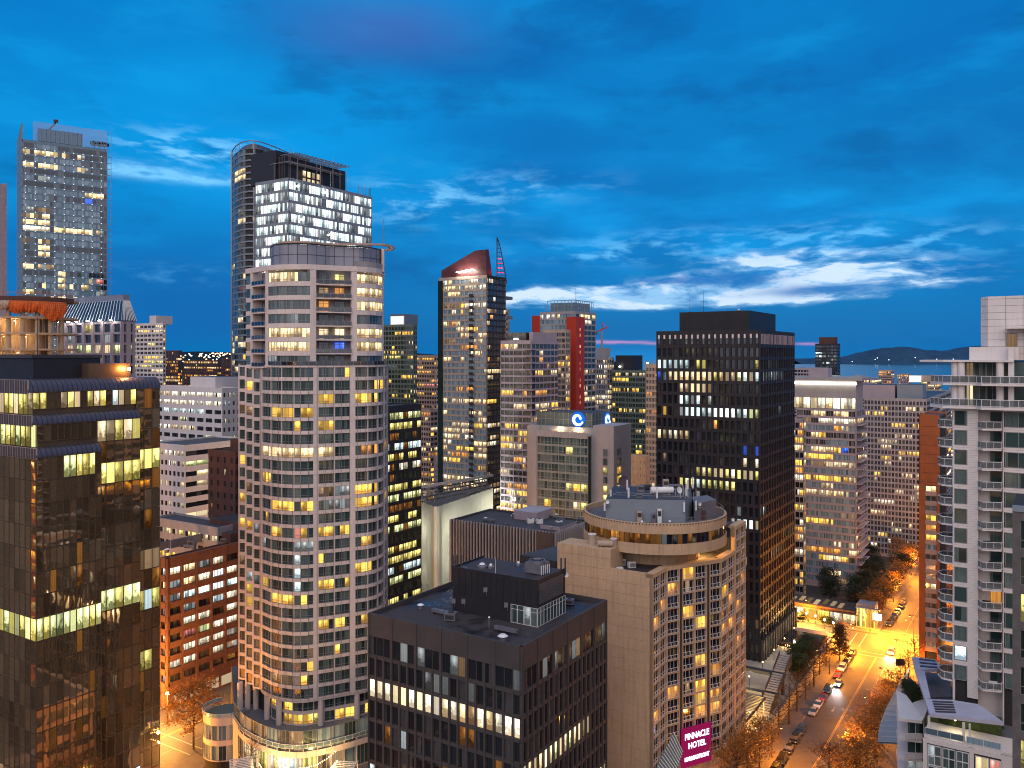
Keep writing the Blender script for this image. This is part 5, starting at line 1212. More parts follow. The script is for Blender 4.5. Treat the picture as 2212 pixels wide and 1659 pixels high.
for k, (s_, sz) in enumerate(((41, 2.6), (44, 2.8), (48, 2.3), (53, 2.5), (56.5, 2.4))):
    c = add2(add2(t1.P, d1t, min(s_, t1.Lr - 1.5)), d2t, 2.5); r = thing('roof_tree', ('dark round roof tree beside the plant room of the pale blue tower', 'dark roof tree second from the plant room of the pale blue tower', 'middle one of the five dark roof trees on the pale blue tower', 'dark roof tree fourth from the plant room of the pale blue tower', 'dark roof tree nearest the right edge of the pale blue tower')[k], 'tree', (*c, t1.ztop - .6), 0, 'trees on the roof of the pale blue tower')
    q = MB(); q.tube((0, 0, 0), (0, 0, 3.2), .2); obj('trunk', q.mesh('trunk', [M['frame_dark']]), r); q = MB(); rr = rg(k)
    for j in range(90):
        v = Vector((rr.gauss(0, 1), rr.gauss(0, 1), rr.gauss(0, .6))).normalized() * rr.uniform(.6, 1) * sz; q.box(v.x - .4, v.x + .4, v.y - .4, v.y + .4, 4 + v.z * .6 - .3, 4 + v.z * .6 + .3)
    obj('crown', q.mesh('crown', [M['forest_near']]), r)
r = thing('window_crane', 'dark jib of a window-cleaning crane above the pale blue tower', 'roof crane', (*add2(add2(t1.P, d1t, 14), d2t, 8), zat(281, 530)), .3); q = MB(); q.tube((0, 0, 0), (4, 0, 4.5), .6, .5, 6); q.tube((4, 0, 4.5), (5.5, 0, 7), .7, .5, 6); obj('jib', q.mesh('jib', [M['frame_dark']]), r); q = MB(); q.box(4.2, 6.6, -.8, .8, 6.6, 8.2); obj('head', q.mesh('head', [M['brick_dark']]), r)
# sliver of a pale tower at the left edge
block('pale_tower', 'pale pink tower only just in frame at the left edge', -8, 330, -140, 9, 392, 3.4, 8, 0, z0=0, body='mauve_wall', LR=4, kw=dict(sm='mauve_wall', own=False, panes=2, pier=1.2), wlimit=0, seed=5)

# ---- unfinished round concrete building with orange netting
CP = at(52, 236); cc = (CP[0], CP[1] + 6)
cb = Bld('construction_building', 'unfinished round concrete building with bare slabs and orange netting', 'building', (*cc, 0), None)
surf('net_orange', (.62, .12, .02), .8, .2, .6, streak=.3); surf('net_pale', (.45, .33, .26), .8, .2, .6); surf('raw_concrete', (.38, .29, .20), .9, .15, .3, streak=.2)
czs = [zat(v, 222) for v in (790, 752, 716, 680, 638)]
cr_ = 13.6
for i_, z_ in enumerate([czs[0] - 16, czs[0] - 12, czs[0] - 8, czs[0] - 4] + czs):
    m = MB(); m.prism([(cc[0] + cr_ * 1.0 * math.cos(R(a)) - 3, cc[1] + cr_ * math.sin(R(a))) for a in range(0, 360, 6)], z_ - .55, z_); cb.part('floor_slab', m, ['raw_concrete'])
m = MB(); m.prism([(cc[0] + 10 * math.cos(R(a)) - 3, cc[1] + 10 * math.sin(R(a))) for a in range(0, 360, 12)], 0, czs[0] - 16.6); cb.part('base_wall', m, ['raw_concrete'])
for a in range(185, 360, 16):
    for i_ in range(4):
        p = (cc[0] - 3 + 12.4 * math.cos(R(a)), cc[1] + 12.4 * math.sin(R(a))); m = MB(); m.tube((*p, czs[i_] + .005), (*p, czs[i_ + 1] - .555), .62, n=12); cb.part('column', m, ['raw_concrete'])
rr = rg(4)
for i_ in range(3):
    for k in range(34):
        a = R(182 + rr.random() * 176); q_ = rr.uniform(8.5, 12); p = (cc[0] - 3 + q_ * math.cos(a), cc[1] + q_ * math.sin(a)); m = MB(); m.box(p[0] - .07, p[0] + .07, p[1] - .07, p[1] + .07, czs[i_] + .01, czs[i_ + 1] - .56); cb.part('prop', m, ['tan_wall'])
    m = MB(); m.lathe((cc[0] - 3, cc[1]), [(7.5, czs[i_] + .01), (7.5, czs[i_ + 1] - .57)], 20, a0=R(190), a1=R(350)); cb.part('inner_wall', m, ['raw_concrete'])
emit('site_light', (1., .62, .30), 9, True)
for i_, a, a_n in ((0, 250, 0), (0, 290, 1), (1, 230, 0), (1, 300, 2), (1, 270, 1), (2, 285, 2), (2, 262, 1), (2, 240, 0)):
    p = (cc[0] - 3 + 10.5 * math.cos(R(a)), cc[1] + 10.5 * math.sin(R(a))); t_ = thing('work_lamp', ('first', 'second', 'third')[a_n % 3] + ' bare work lamp from the left on the ' + ('lowest', 'middle', 'top')[i_] + ' open floor of the unfinished building', 'lamp', (*p, czs[i_ + 1] - 1.2), 0, 'work lamps in the unfinished building'); q = MB(); q.lathe((0, 0), [(.01, -.1), (.16, .05), (.01, .2)], 6); obj('bulb', q.mesh('bulb', [M['site_light']]), t_); q = MB(); q.tube((0, 0, .2), (0, 0, .64), .03); obj('cord', q.mesh('cord', [M['frame_dark']]), t_)
    ld = bpy.data.lights.new('lamp_light', 'POINT'); ld.energy = 420; ld.color = (1., .62, .3); ld.shadow_soft_size = .3; obj('lamp_light', ld, t_, (0, 0, -.3))
def drape(a0, a1, z1, h0, h1, mt, r_=13.95, name='safety_net', seed=1):
    q = rg(seed); m = MB(); n = 14; k_ = 8; P = []
    for i in range(n + 1):
        a = R(a0 + (a1 - a0) * i / n); t_ = i / n; hh = h0 + (h1 - h0) * math.sin(t_ * math.pi) + q.uniform(-.25, .25); rw = []
        for j in range(k_ + 1):
            s_ = j / k_; off = math.sin(i * 1.9 + j * .6) * .28 * s_ + q.uniform(-.12, .12) * s_ + .5 * math.sin(s_ * math.pi); rw.append((cc[0] - 3 + (r_ + off) * math.cos(a), cc[1] + (r_ + off) * math.sin(a), z1 - hh * s_))
        P.append(rw)
    for i in range(n):
        for j in range(k_): m.quad(P[i][j], P[i][j + 1], P[i + 1][j + 1], P[i + 1][j])
    o = cb.part(name, m, [mt], smooth=True)
    md = o.modifiers.new('thickness', 'SOLIDIFY'); md.thickness = .05
zt_ = czs[4]
drape(196, 214, zt_ - .1, 5.5, 8.6, 'net_orange', seed=1); drape(216, 246, zt_ + .3, 8.0, 8.8, 'net_orange', seed=2); drape(246, 256, zt_ - .9, 3, 7.5, 'net_pale', 14.05, seed=3)
drape(258, 272, zt_ - .9, 2.2, 3.0, 'net_orange', seed=4); drape(272, 284, zt_ - .9, 1.8, 2.5, 'net_pale', seed=5); drape(284, 298, zt_ - .9, 2.6, 3.6, 'net_orange', seed=6); drape(298, 312, zt_ - .9, 2.4, 3.4, 'net_orange', seed=7); drape(312, 345, zt_ - .9, 3, 5.2, 'net_orange', 14.0, seed=8)
m = MB(); fp = arc((cc[0] - 3, cc[1]), 13.8, 180, 360, 50); m.strip(fp, -.1, .1, zt_ - .9, zt_ + .35); cb.part('edge_form', m, ['brick_dark'])
m = MB(); m.strip(fp, -.04, .04, zt_ + 1.3, zt_ + 1.4)
for k in range(26): p, _ = along(fp, plen(fp) * k / 26 + .1); m.box(p[0] - .05, p[0] + .05, p[1] - .05, p[1] + .05, zt_, zt_ + 1.9)
cb.part('guard_rail', m, ['brick_orange'])

# ---- office with a lamp-lit mansard roof
def mlf(r, c, n): return ('...l...'[c] if r == 0 else '.q...q.'[c] if r == 1 else 'geggeeg'[c] if r == 2 else '.w.....'[c] if r == 3 else '...e...'[c] if r == 4 else '.')
ms = block('mansard_office', 'pale framed office with a ribbed mansard roof and a row of white lamps', 263, 405, 122, 288, 693, 5.1, 7, 2, z0=0, litl=mlf, litr=lambda r, c, n: 'g' if r == 2 and c else '.', glass_='glass_dark', seed=61, wlimit=200, top_h=.6,
           kw=dict(sm='mauve_wall', sill=.4, wh=4.0, inset=.8, pier=2.2, panes=2, mw=.12, thick=1.0, pier_out=.25), LR=7)
z0_, z1_ = ms.ztop, zat(650, 412)
f = lambda s_, t_: add2(add2(ms.P, D1, s_), D2, t_)
Lm = ms.Ll
m = MB(); lo_ = [f(-.5, -.5), f(7.5, -.5), f(7.5, Lm + .5), f(-.5, Lm + .5)]; hi_ = [f(3, 3.5), f(6.4, 3.5), f(6.4, Lm - 4.5), f(3, Lm - 4.5)]
for k in range(4): l = (k + 1) % 4; m.quad((*lo_[k], z0_), (*lo_[l], z0_), (*hi_[l], z1_), (*hi_[k], z1_))
m.poly([(*p, z1_) for p in hi_]); m.poly([(*p, z0_) for p in lo_[::-1]]); ms.part('mansard_roof', m, ['glass_blue'])
for k in range(22):
    t_ = k / 21; a = (lo_[3][0] + (lo_[0][0] - lo_[3][0]) * t_, lo_[3][1] + (lo_[0][1] - lo_[3][1]) * t_); b_ = (hi_[3][0] + (hi_[0][0] - hi_[3][0]) * t_, hi_[3][1] + (hi_[0][1] - hi_[3][1]) * t_)
    m = MB(); m.tube((*a, z0_ + .2), (*b_, z1_ + .1), .17, n=4); ms.part('roof_rib', m, ['metal_white'])
for k in range(10):
    t_ = k / 9; a = (lo_[0][0] + (lo_[1][0] - lo_[0][0]) * t_, lo_[0][1] + (lo_[1][1] - lo_[0][1]) * t_); b_ = (hi_[0][0] + (hi_[1][0] - hi_[0][0]) * t_, hi_[0][1] + (hi_[1][1] - hi_[0][1]) * t_)
    m = MB(); m.tube((*a, z0_ + .2), (*b_, z1_ + .1), .17, n=4); ms.part('roof_rib', m, ['metal_white'])
m = MB()
for (a, b_) in ((hi_[3], hi_[0]), (hi_[0], hi_[1])): m.strip([a, b_], -.1, .1, z1_ + 2.8, z1_ + 3.0); m.strip([a, b_], -.05, .05, z1_ + .1, z1_ + 2.8)
ms.part('roof_screen', m, ['crown_glass'])
for k, t_ in enumerate((.93, .79, .66, .48, .31, .14)):
    p = f(-1.6, Lm * t_ - 1.5); lamp_box('mansard_lamp', ('first', 'second', 'third', 'fourth', 'fifth', 'last')[k] + ' from the left of the white lamps under the ribbed mansard roof', p, z0_ - .4, 600, (1., .95, .9), 'lamp_white', .62, 'lamp', 'white lamps under the mansard roof')

# ---- generic blocks: (name, label, u, Y, uL, uR, vtop, fh, nl, nr, wall, glass, frame, litshare, palette, window cfg, wlimit, seed)
def gen(name, label, u, Y, uL, uR, vtop, fh, nl, nr, wall, gl='glass_dark', fr='frame_dark', share=.3, pal='wweyel', cfg=None, wl=0, seed=1, roof='roof_dark', z0=0, sharer=None, own=False, cfgr=None, **kw):
    r1, r2 = rg(seed), rg(seed + 100); c = dict(sm=wall, sill=.7, wh=1.7, inset=.2, pier=.5, panes=2, fr=0, mw=.1, thick=.4, own=own); c.update(cfg or {})
    return block(name, label, u, Y, uL, uR, vtop, fh, nl, nr, z0=z0, litl=pick(r1, share, pal), litr=pick(r2, share if sharer is None else sharer, pal), glass_=gl, frm=fr, seed=seed, wlimit=wl, kw=c, kwr=cfgr, roof=roof, **kw)
b = gen('apartment_block', 'pale stepped apartment block right of the mansard office', 352, 540, 286, 358, 697, 2.85, 8, 1, 'white_wall', 'glass_grey', share=.25, seed=71, wl=150, cfg=dict(sill=.9, wh=1.5, pier=.8))
on_roof(b, 2, 14, 10, 17, 5.5, 'white_wall'); lamp_box('roof_lamp', 'white lamp on the roof corner of the pale stepped apartment block', add2(b.PL, D1, .5), b.ztop - .2, 0)
gen('apartment_block', 'small brown apartment block on the skyline left of the dark hills', 384, 800, 358, 394, 757, 2.9, 8, 2, 'brick_dark', share=.45, pal='ooyw', seed=72)
gen('apartment_block', 'wide low brown apartment block on the skyline below the dark hills', 470, 900, 396, 478, 778, 2.9, 22, 2, 'brick_dark', share=.5, pal='ooyw', seed=73)
gen('apartment_block', 'low brown block on the skyline just left of the dark blue curved tower', 502, 820, 478, 512, 774, 2.9, 8, 2, 'brick_dark', share=.3, pal='oow', seed=74)
# white strip-window office
def wo(seed, busy): 
    q = rg(seed); return pick(q, busy, 'WegcWe', run=.8)
b = gen('white_office', 'white office with dark window strips left of the curved tower', 480, 352, 318, 520, 838, 3.65, 9, 4, 'white_wall', share=.55, pal='WgWec', seed=75, wl=240, own=True, cfg=dict(sill=.95, wh=1.75, pier=1.3, panes=6, thick=.5, mw=.12), roof='concrete_pale')
on_roof(b, 6, 22, 12, 29, zat(815, 362) - b.ztop + .6, 'white_wall')
b = gen('office_annex', 'lower pale office wing with small dark windows before the white office', 399, 300, 320, 402, 962, 3.7, 9, 2, 'white_wall', share=.5, pal='Wgew', seed=76, wl=160, own=True, cfg=dict(sill=.95, wh=1.7, pier=.9, panes=3), LR=30)
b = gen('terrace_office', 'low stepped concrete office with warm lit bands behind the white office', 498, 470, 420, 530, 832, 3.6, 10, 4, 'tan_wall', share=.95, pal='llWe', seed=77, wl=0, cfg=dict(sill=.9, wh=1.8, pier=.3, panes=4))
b = gen('brick_office', 'dark brown brick office left of the curved tower', 508, 262, 450, 540, 976, 3.75, 4, 4, 'brick_dark', share=.25, pal='dwoW', seed=78, wl=60, own=True, cfg=dict(sill=1.2, wh=1.7, pier=2.2, panes=5), roof='roof_dark')
on_roof(b, 3, 20, 2, 6, 4.2, 'brick_dark')
# low brick office across the street, lit strips
def bl(r, c, n):
    T = ['.wq.....', 'wwq.....', 'wccB..W', '..cBW.', 'q..WW.', '..WW.W', 'p.gWWq', '.WW.Wq', 'WW.Wq..']
    T = ['WwqW....', 'qwWBWW..', 'qcBBcW..', '.q.cWW..', '.WW.WW..', '.pgWWWW.', '.WWWqW..', 'WW.Wq.WW']
    return T[r][c % 8] if r < len(T) else '.'
b = block('brick_office', 'orange-lit brown brick office with white-lit windows across the street', 361, 226, 346, 545, 1207, 3.62, 1, 6, z0=0, litl=lambda r, c, n: 'cwqq.wq.'[r % 8], litr=bl, glass_='glass_dark', frm='frame_dark', seed=79, wlimit=120, nf=9, top_h=2.3, roof='roof_dark',
          kw=dict(sm='brick_brown', sill=1.15, wh=1.95, inset=.7, pier=.6, panes=4, thick=.9, mw=.12, own=True, pier_out=.15), do_finish=False)
b.finish(); b_brick = b; q = rg(2)
on_roof(b, 26, 38, 3, 16, 5.6, 'brick_dark'); on_roof(b, 5, 22, 12, 13, 2.2, 'metal_grey', 'duct'); on_roof(b, 22, 50, 1.5, 13, 3.2, 'brick_dark')
r = thing('flagpole', 'thin bare pole on the roof of the brown brick office', 'pole', (*add2(add2(b.P, D1, 2), D2, 1.5), b.ztop - .6)); q_ = MB(); q_.tube((0, 0, 0), (0, 0, 6.5), .07, .04, 6); obj('mast', q_.mesh('mast', [M['metal_white']]), r); q_ = MB(); q_.box(-.2, .2, -.2, .2, 0, .15); obj('foot', q_.mesh('foot', [M['metal_grey']]), r)
emit('shop_window', (1., .8, .5), 2.0)
m = MB()
for k in range(9): a = 2 + k * 5.2; m.strip([add2(add2(b.P, D1, a), (-D2[0], -D2[1]), .06), add2(add2(b.P, D1, a + 4.2), (-D2[0], -D2[1]), .06)], -.02, .05, .5, 3.2)
b.part('shop_front', m, ['lit_white'], kind='stuff')
gen('office_wing', 'low grey office wing behind the brown brick office', 470, 246, 330, 520, 1115 + 25, 3.6, 10, 2, 'grey_wall', share=.3, seed=80, wl=40, cfg=dict(pier=.8, wh=1.5))

# ---- dark curved glass tower and the white-lit unfinished tower behind the curved apartment tower
SP = [at(u, Y) for u, Y in ((499, 515), (502, 500), (510, 489), (522, 481), (540, 477), (560, 479), (590, 490), (615, 502), (633, 512), (640, 530))]
sb = Bld('glass_tower', 'very tall dark blue curved glass tower on the far side of the apartment tower', 'building', (*at(560, 500), 0), None, 'glass_blue', 'frame_grey', 91, 260)
SP = sm_path(SP, 30); zt1 = zat(316, 480)
m = MB(); m.prism(offs(SP, -.5) + [at(636, 560), at(505, 560)], 0, zt1 - 2, 0, 1); sb.part('wall', m, ['core', 'roof_dark'])
sr = rg(9); pk_ = pick(sr, .07, 'eewc', .5)
def sl(r, c, n):
    if r in (3, 4) and 3 <= c <= 8: return 'w'
    if r in (11,) and 4 <= c <= 7: return 'e'
    if r > 26 and sr.random() < .12: return sr.choice('wye')
    return pk_(r, c, n) if r > 5 else '.'
nfl = int((zt1 - 3) / 3.55)
sb.facade(SP, zt1 - nfl * 3.55 - 1.5, 3.55, nfl, 13, lit=sl, sm='blue_slab', sill=.6, wh=2.7, inset=.1, pier=.12, panes=2, fr=0, mw=.12, thick=.35, own=True)
for k in (4, 14, 24):
    p, a = along(offs(SP, .35), plen(SP) * k / 30); m = MB(); m.box(p[0] - .3, p[0] + .3, p[1] - .3, p[1] + .3, 0, zt1 + 2.5); sb.part('mast_fin', m, ['metal_grey'])
m = MB(); m.strip(SP, -.2, .2, zt1 + 2.3, zt1 + 2.8)
for k in range(24): p, _ = along(SP, plen(SP) * k / 24); m.box(p[0] - .1, p[0] + .1, p[1] - .1, p[1] + .1, zt1 - 1.5, zt1 + 2.5)
sb.part('roof_frame', m, ['frame_grey'])
m = MB(); m.prism(offs(SP, -3)[4:26] + [at(630, 530), at(520, 530)], zt1 - 2.1, zt1 + 1.6); sb.part('plant_room', m, ['metal_grey'])
sb.finish()
def fw(r, c, n):
    if r >= 8: return 'WwWe'[(r + c) % 4] + 'We'[c % 2]
    return ('Bc', 'cq', 'qB', 'cc', 'cB', 'qc', 'Bq', 'qq', 'BB', 'cc', 'qc')[(r * 31 + c * 17) % 11]
fo = block('glass_office', 'new glass office tower blazing with cold white light and unfinished roof steel', 624, 312, 551, 803, 383, 4.05, 8, 20, z0=0, litl=fw, litr=fw, glass_='glass_blue', frm='metal_grey', seed=95, wlimit=300, top_h=.9,
           kw=dict(sm='blue_slab', sill=.75, wh=3.0, inset=.12, pier=.12, panes=2, fr=0, mw=.12, thick=.35, own=True))
on_roof(fo, 2, 34, 4, 23, 9.5, 'black_metal'); on_roof(fo, 1, 18, 8, 22, 12, 'black_metal')
for k in range(22):
    m = MB(); c = add2(add2(fo.P, D1, 1.9), D2, 4.4 + k * .85); m.box(c[0] - .08, c[0] + .08, c[1] - .15, c[1], fo.ztop - .5, fo.ztop + 8.8); fo.part('cladding_rib', m, ['frame_dark'])
m = MB(); f = lambda s_, t_: add2(add2(fo.P, D1, s_), D2, t_); rr = rg(12)
for lev, (sa, sb_, ta, tb) in enumerate(((1, 29, 0.5, 11), (3, 31, -1, 10))):
    z_ = fo.ztop + 6.2 + lev * 3.4
    for k in range(9): a = ta + (tb - ta) * k / 8; m.tube((*f(sa, a), z_), (*f(sb_, a), z_ + .2), .16, n=4)
    for k in range(14): a = sa + (sb_ - sa) * k / 13; m.tube((*f(a, ta), z_ + .1), (*f(a, tb), z_ + .1), .14, n=4)
for k in range(26): a = 1 + rr.random() * 30; t_ = rr.choice((0, 4, 9)); m.tube((*f(a, t_), fo.ztop - .3), (*f(a, t_), fo.ztop + rr.uniform(6, 12)), .12, n=4)
fo.part('scaffold', m, ['frame_grey'], kind='stuff')
fo.wins = []; [fo.win(f(10 + k * 2.4, 2.5), math.atan2(D1[1], D1[0]), fo.ztop - .4 + j * 2.8, 1.7, 2.2, 1, 'we'[(k + j) % 2], .05, 0, 0, .05) for k in range(4) for j in range(2)]; fo.frame = MB(); fo.pans = []; fo.finish()
for k in range(13): m = MB(); a = 38 + k * 2.; c = f(min(a, fo.Lr - .5), .5); m.box(c[0] - .12, c[0] + .12, c[1] - .12, c[1] + .12, fo.ztop - .1, fo.ztop + 3.6); fo.part('screen_post', m, ['frame_grey'])
for k, (s_, r_, c_) in enumerate(((3, 0, 1), (17, 0, 6), (5, 3, 1), (20, 4, 6), (34, 5.6, 14), (40, 7.4, 14))):
    p = add2(add2(fo.P, D1, s_ + 1), (-D2[0], -D2[1]), .35); lamp_box('flood_lamp', ('dazzling floodlight at the top left corner of the white-lit office tower', 'dazzling floodlight at the top middle of the white-lit office tower', 'dazzling floodlight four floors down at the left of the white-lit tower', 'dazzling floodlight five floors down mid-way on the white-lit tower', 'dazzling floodlight low down toward the right of the white-lit tower', 'dazzling floodlight at the lowest right of the white-lit tower')[k], p, fo.ztop - 3.4 - r_ * 4.05, 0, (.85, .95, 1.), 'lamp_white', .55)

# ---- towers in the middle distance
b = gen('apartment_tower', 'dark green-glass apartment tower with a glowing white roof box', 893, 500, 826, 901, 700, 2.9, 10, 2, 'green_wall', 'glass_green', share=.3, pal='yyyel', seed=101, wl=220, cfg=dict(pier=.5, wh=1.9), z0=0)
on_roof(b, 2, 14, 8, 20, zat(678, 505) - b.ztop + .6, 'glass_grey'); on_roof(b, 1.5, 1.9, 9, 19, zat(680, 505) - b.ztop, 'lit_bright', 'lit_screen')
gen('apartment_tower', 'pinkish apartment tower tucked behind the green-glass tower', 938, 560, 900, 948, 767, 2.9, 7, 2, 'pink_wall', share=.5, pal='oyydp', seed=102, wl=120, cfg=dict(pier=.6, wh=1.5))
gen('apartment_block', 'low warm-lit block between the green office and the red-roofed tower', 930, 480, 905, 960, 885, 2.9, 5, 4, 'pink_wall', share=.5, pal='oyyw', seed=103, wl=60)
gen('apartment_block', 'narrow cream block with three tall lit windows right of the green office', 925, 345, 911, 940, 1062, 3.0, 2, 3, 'tan_wall', share=.5, pal='oyy', seed=104, wl=40)
# green-lit glass office behind the apartment tower
gg_ = rg(5)
def gg(r, c, n):
    k = 'gl.clW.lgmlg.llcg.llWgl'[r % 22]
    return k if k != '.' and gg_.random() < .72 else ('m' if gg_.random() < .2 else '.')
def gg0(r, c, n): return ('.', 'l', 'g', 'll', 'c', 'g', '.g', 'l', 'gl', 'll', 'a', 'W')[(r * 5 + c * 7 + (r * r) % 5) % 12] if (r in (1, 2, 4, 5, 8, 9, 13, 14)) or (r + c) % 3 == 0 else '.'
b = block('green_office', 'dark glass office with yellow-green lit floors behind the apartment tower', 800, 292, 740, 910, 880, 3.7, 5, 11, z0=0, litl=gg, litr=gg, glass_='glass_green', frm='frame_dark', seed=105, wlimit=280, top_h=2.0,
          kw=dict(sm='black_metal', sill=.6, wh=2.5, inset=.15, pier=.15, panes=2, thick=.4, own=True, mw=.08))
# white-wrapped building
m_, g, o = mat('white_wrap'); p = g.new('ShaderNodeBsdfDiffuse'); q_ = g.new('ShaderNodeBsdfTranslucent'); mx = g.new('ShaderNodeMixShader'); mx.inputs[0].default_value = .5; geo = g.new('ShaderNodeNewGeometry'); n1 = g.noise(geo.outputs['Position'], .12, 4, .6); cc = g.mix(n1, (.62, .63, .54), (.80, .80, .74)); g.put(p.inputs[0], cc); g.put(q_.inputs[0], cc)
for i_, k_ in ((1, p), (2, q_)): m_.node_tree.links.new(k_.outputs[0], mx.inputs[i_])
m_.node_tree.links.new(mx.outputs[0], o.inputs[0])
wr = Bld('wrapped_building', 'building wrapped in pale translucent sheeting with an open steel roof', 'building', (*at(940, 318), 0), None)
wp = [at(911, 327), at(938, 318), at(945, 317.5), at(1065, 362)]; zw = zat(1094, 318)
L = plen(wp); nP = 15
for k in range(nP):
    m = MB(); m.strip(sub(wp, L * k / nP + .06, L * (k + 1) / nP - .03), -.15, 0, 0, zw - .0); wr.part('sheeting', m, ['white_wrap'])
emit('wrap_glow', (1., .95, .70), .30)
for k_, (u_, y_, z_) in enumerate(((922, 326, 12), (922, 326, 28), (960, 327, 14), (960, 327, 29), (1010, 346, 13), (1010, 346, 28), (1045, 360, 30))):
    t_ = thing('work_lamp', ORD[k_] + ' work lamp from the left behind the pale sheeting of the wrapped building', 'lamp', (*at(u_, y_), z_), 0, 'work lamps behind the sheeting'); q = MB(); q.lathe((0, 0), [(.01, 0), (.2, .2), (.01, .4)], 6); obj('bulb', q.mesh('bulb', [M['lamp_white']]), t_); q = MB(); q.tube((0, 0, .4), (0, 0, 1.5), .03); obj('cord', q.mesh('cord', [M['frame_dark']]), t_); ld = bpy.data.lights.new('lamp_light', 'POINT'); ld.energy = 15000; ld.color = (1., 1., .9); ld.shadow_soft_size = .4; obj('lamp_light', ld, t_, (0, 0, -.3))
m = MB(); m.prism(offs(wp, -3.5) + [at(1060, 395), at(905, 360)], 0, zw - 3.2, 0, 1); wr.part('wall', m, ['concrete_pale', 'roof_grey'])
m = MB()
for k in range(13): a = along(wp, L * (k + .2) / 13)[0]; m.tube((*a, zw), (a[0] - 4, a[1] + 34, zw + .4), .28, n=4)
for k in range(4): m.tube((*add2(at(911, 327), (-.1, 1), k * 9.), zw + .3), (*add2(at(1065, 362), (-.1, 1), k * 9.), zw + .3), .28, n=4)
wr.part('roof_steel', m, ['frame_dark'])
m = MB(); m.strip([at(908, 358), at(1066, 394)], -.4, 0, zw + .4, zw + 1.6); wr.part('parapet', m, ['concrete_pale'])
# ribbed low office
rb = block('ribbed_office', 'grey office clad in close vertical concrete ribs behind the black office roof', 1197, 232, 971, 1275, 1152, 4.2, 34, 18, z0=0, litl=lambda r, c, n: ('bcqcq....ccqqc.c..c.eee...c.cq.....'[c] if r == 1 else '.'), litr=None, glass_='glass_dark', frm='frame_dark', seed=107, wlimit=120, top_h=3.2, nf=4, roof='roof_dark',
           kw=dict(sm='charcoal', sill=1.0, wh=2.1, inset=.3, pier=.35, panes=1, thick=.5, mw=0, fr=.05, own=False))
for k in range(34):
    bw = rb.Ll / 34; p = add2(rb.P, D2, .3 + k * bw); m = MB(); m.box(-.14, .14, -.55, 0, 20, rb.ztop + .35, 0, (p, math.atan2(-D2[1], -D2[0]))); rb.part('rib', m, ['grey_wall'])
for k in range(18):
    bw = rb.Lr / 18; p = add2(rb.P, D1, .3 + k * bw); m = MB(); m.box(-.14, .14, -.55, 0, 20, rb.ztop + .35, 0, (p, math.atan2(D1[1], D1[0]))); rb.part('rib', m, ['grey_wall'])
m = MB(); m.strip([add2(rb.P, D2, 5.2), rb.P], -.2, .7, 0, rb.ztop + .1); rb.part('blank_wall', m, ['charcoal'])
on_roof(rb, 14, 24, 14, 22, 2.6, 'mauve_wall', 'plant_room', 'roof_light'); on_roof(rb, 6, 16, 1.5, 8, 1.2, 'mauve_wall', 'plant_room')
for k, (s_, t_, lab) in enumerate(((10.5, 14, 'left of two white units on the ribbed office roof'), (11.5, 11.5, 'right of two white units on the ribbed office roof'), (12, 5.2, 'pale unit nearest the right side of the ribbed office roof'))):
    c = add2(add2(rb.P, D1, s_), D2, t_); r = thing('roof_unit', lab, 'roof unit', (*c, rb.ztop - .6), .4); q = MB(); q.box(-.9, .9, -.6, .6, .15, 1.5); obj('casing', q.mesh('casing', [M['metal_white']]), r); q = MB(); q.lathe((-.0, 0), [(.5, 1.5), (.5, 1.62), (.02, 1.62)], 12); q.box(-.8, -.6, -.5, .5, 0, .15); q.box(.6, .8, -.5, .5, 0, .15); obj('fan', q.mesh('fan', [M['frame_dark']]), r)

# ---- the tower with the raking red roof and spire
def rt(seed, sh, dk='.'): q = rg(seed); f0 = pick(q, sh, 'wwyewedWo', .55, .3, dk); return f0
ra = block('apartment_tower', 'tall apartment tower with a raking red roof, floodlights and a curved spire', 1052, 396, 948, 1093, 594, 2.86, 11, 6, z0=0, litl=rt(111, .42, ':'), litr=rt(112, .32, '.'), glass_='glass_dark', frm='frame_grey', seed=111, wlimit=300, top_h=1.2, roof='roof_light',
           kw=dict(sm='tan_wall', sill=.55, wh=2.0, inset=.18, pier=.35, panes=3, thick=.4, own=True, mw=.1), kwr=dict(sm='black_metal', pier=.15))
f = lambda s_, t_, q=ra: add2(add2(q.P, D1, s_), D2, t_)
# dark left edge strip and balcony column
m = MB(); m.strip([add2(ra.P, D2, ra.Ll + .3), add2(ra.P, D2, ra.Ll - 2.6)], -.2, .4, 0, ra.ztop - 1.5); ra.part('corner_glass', m, ['glass_green'])
for k in range(44):
    z_ = ra.zb + k * 2.86
    if k >= ra.nf: break
    m = MB(); m.strip([add2(ra.P, D2, 9.8), add2(ra.P, D2, 7.2)], -.1, 1.1, z_ - .08, z_ + .10); m.strip([add2(ra.P, D2, 9.8), add2(ra.P, D2, 7.2)], 1.0, 1.1, z_ + .1, z_ + 1.1); ra.part('balcony', m, ['frame_dark'])
zt_, zl_, zp_ = ra.ztop, zat(585, 408), zat(541, 402)
rm = MB(); A_, B_, C_, D_ = f(.4, .3), f(5, .3), f(5, ra.Ll - 2.5), f(.4, ra.Ll - 1.2)
k1, k2 = zat(585, 412), zat(542, 402)
top = [(*f(1.4, 2.0), k2), (*f(4, 1.8), k2 + .6), (*f(4, 7.6), k2 + .6), (*f(1.2, 7.8), k2)]
E = [(*A_, zt_), (*B_, zt_), (*C_, k1 - 1), (*D_, k1)]
rm.quad(E[0], E[1], top[1], top[0]); rm.quad(E[3], E[0], top[0], top[3]); rm.quad(E[1], E[2], top[2], top[1]); rm.quad(E[2], E[3], top[3], top[2]); rm.poly([top[0], top[1], top[2], top[3]])
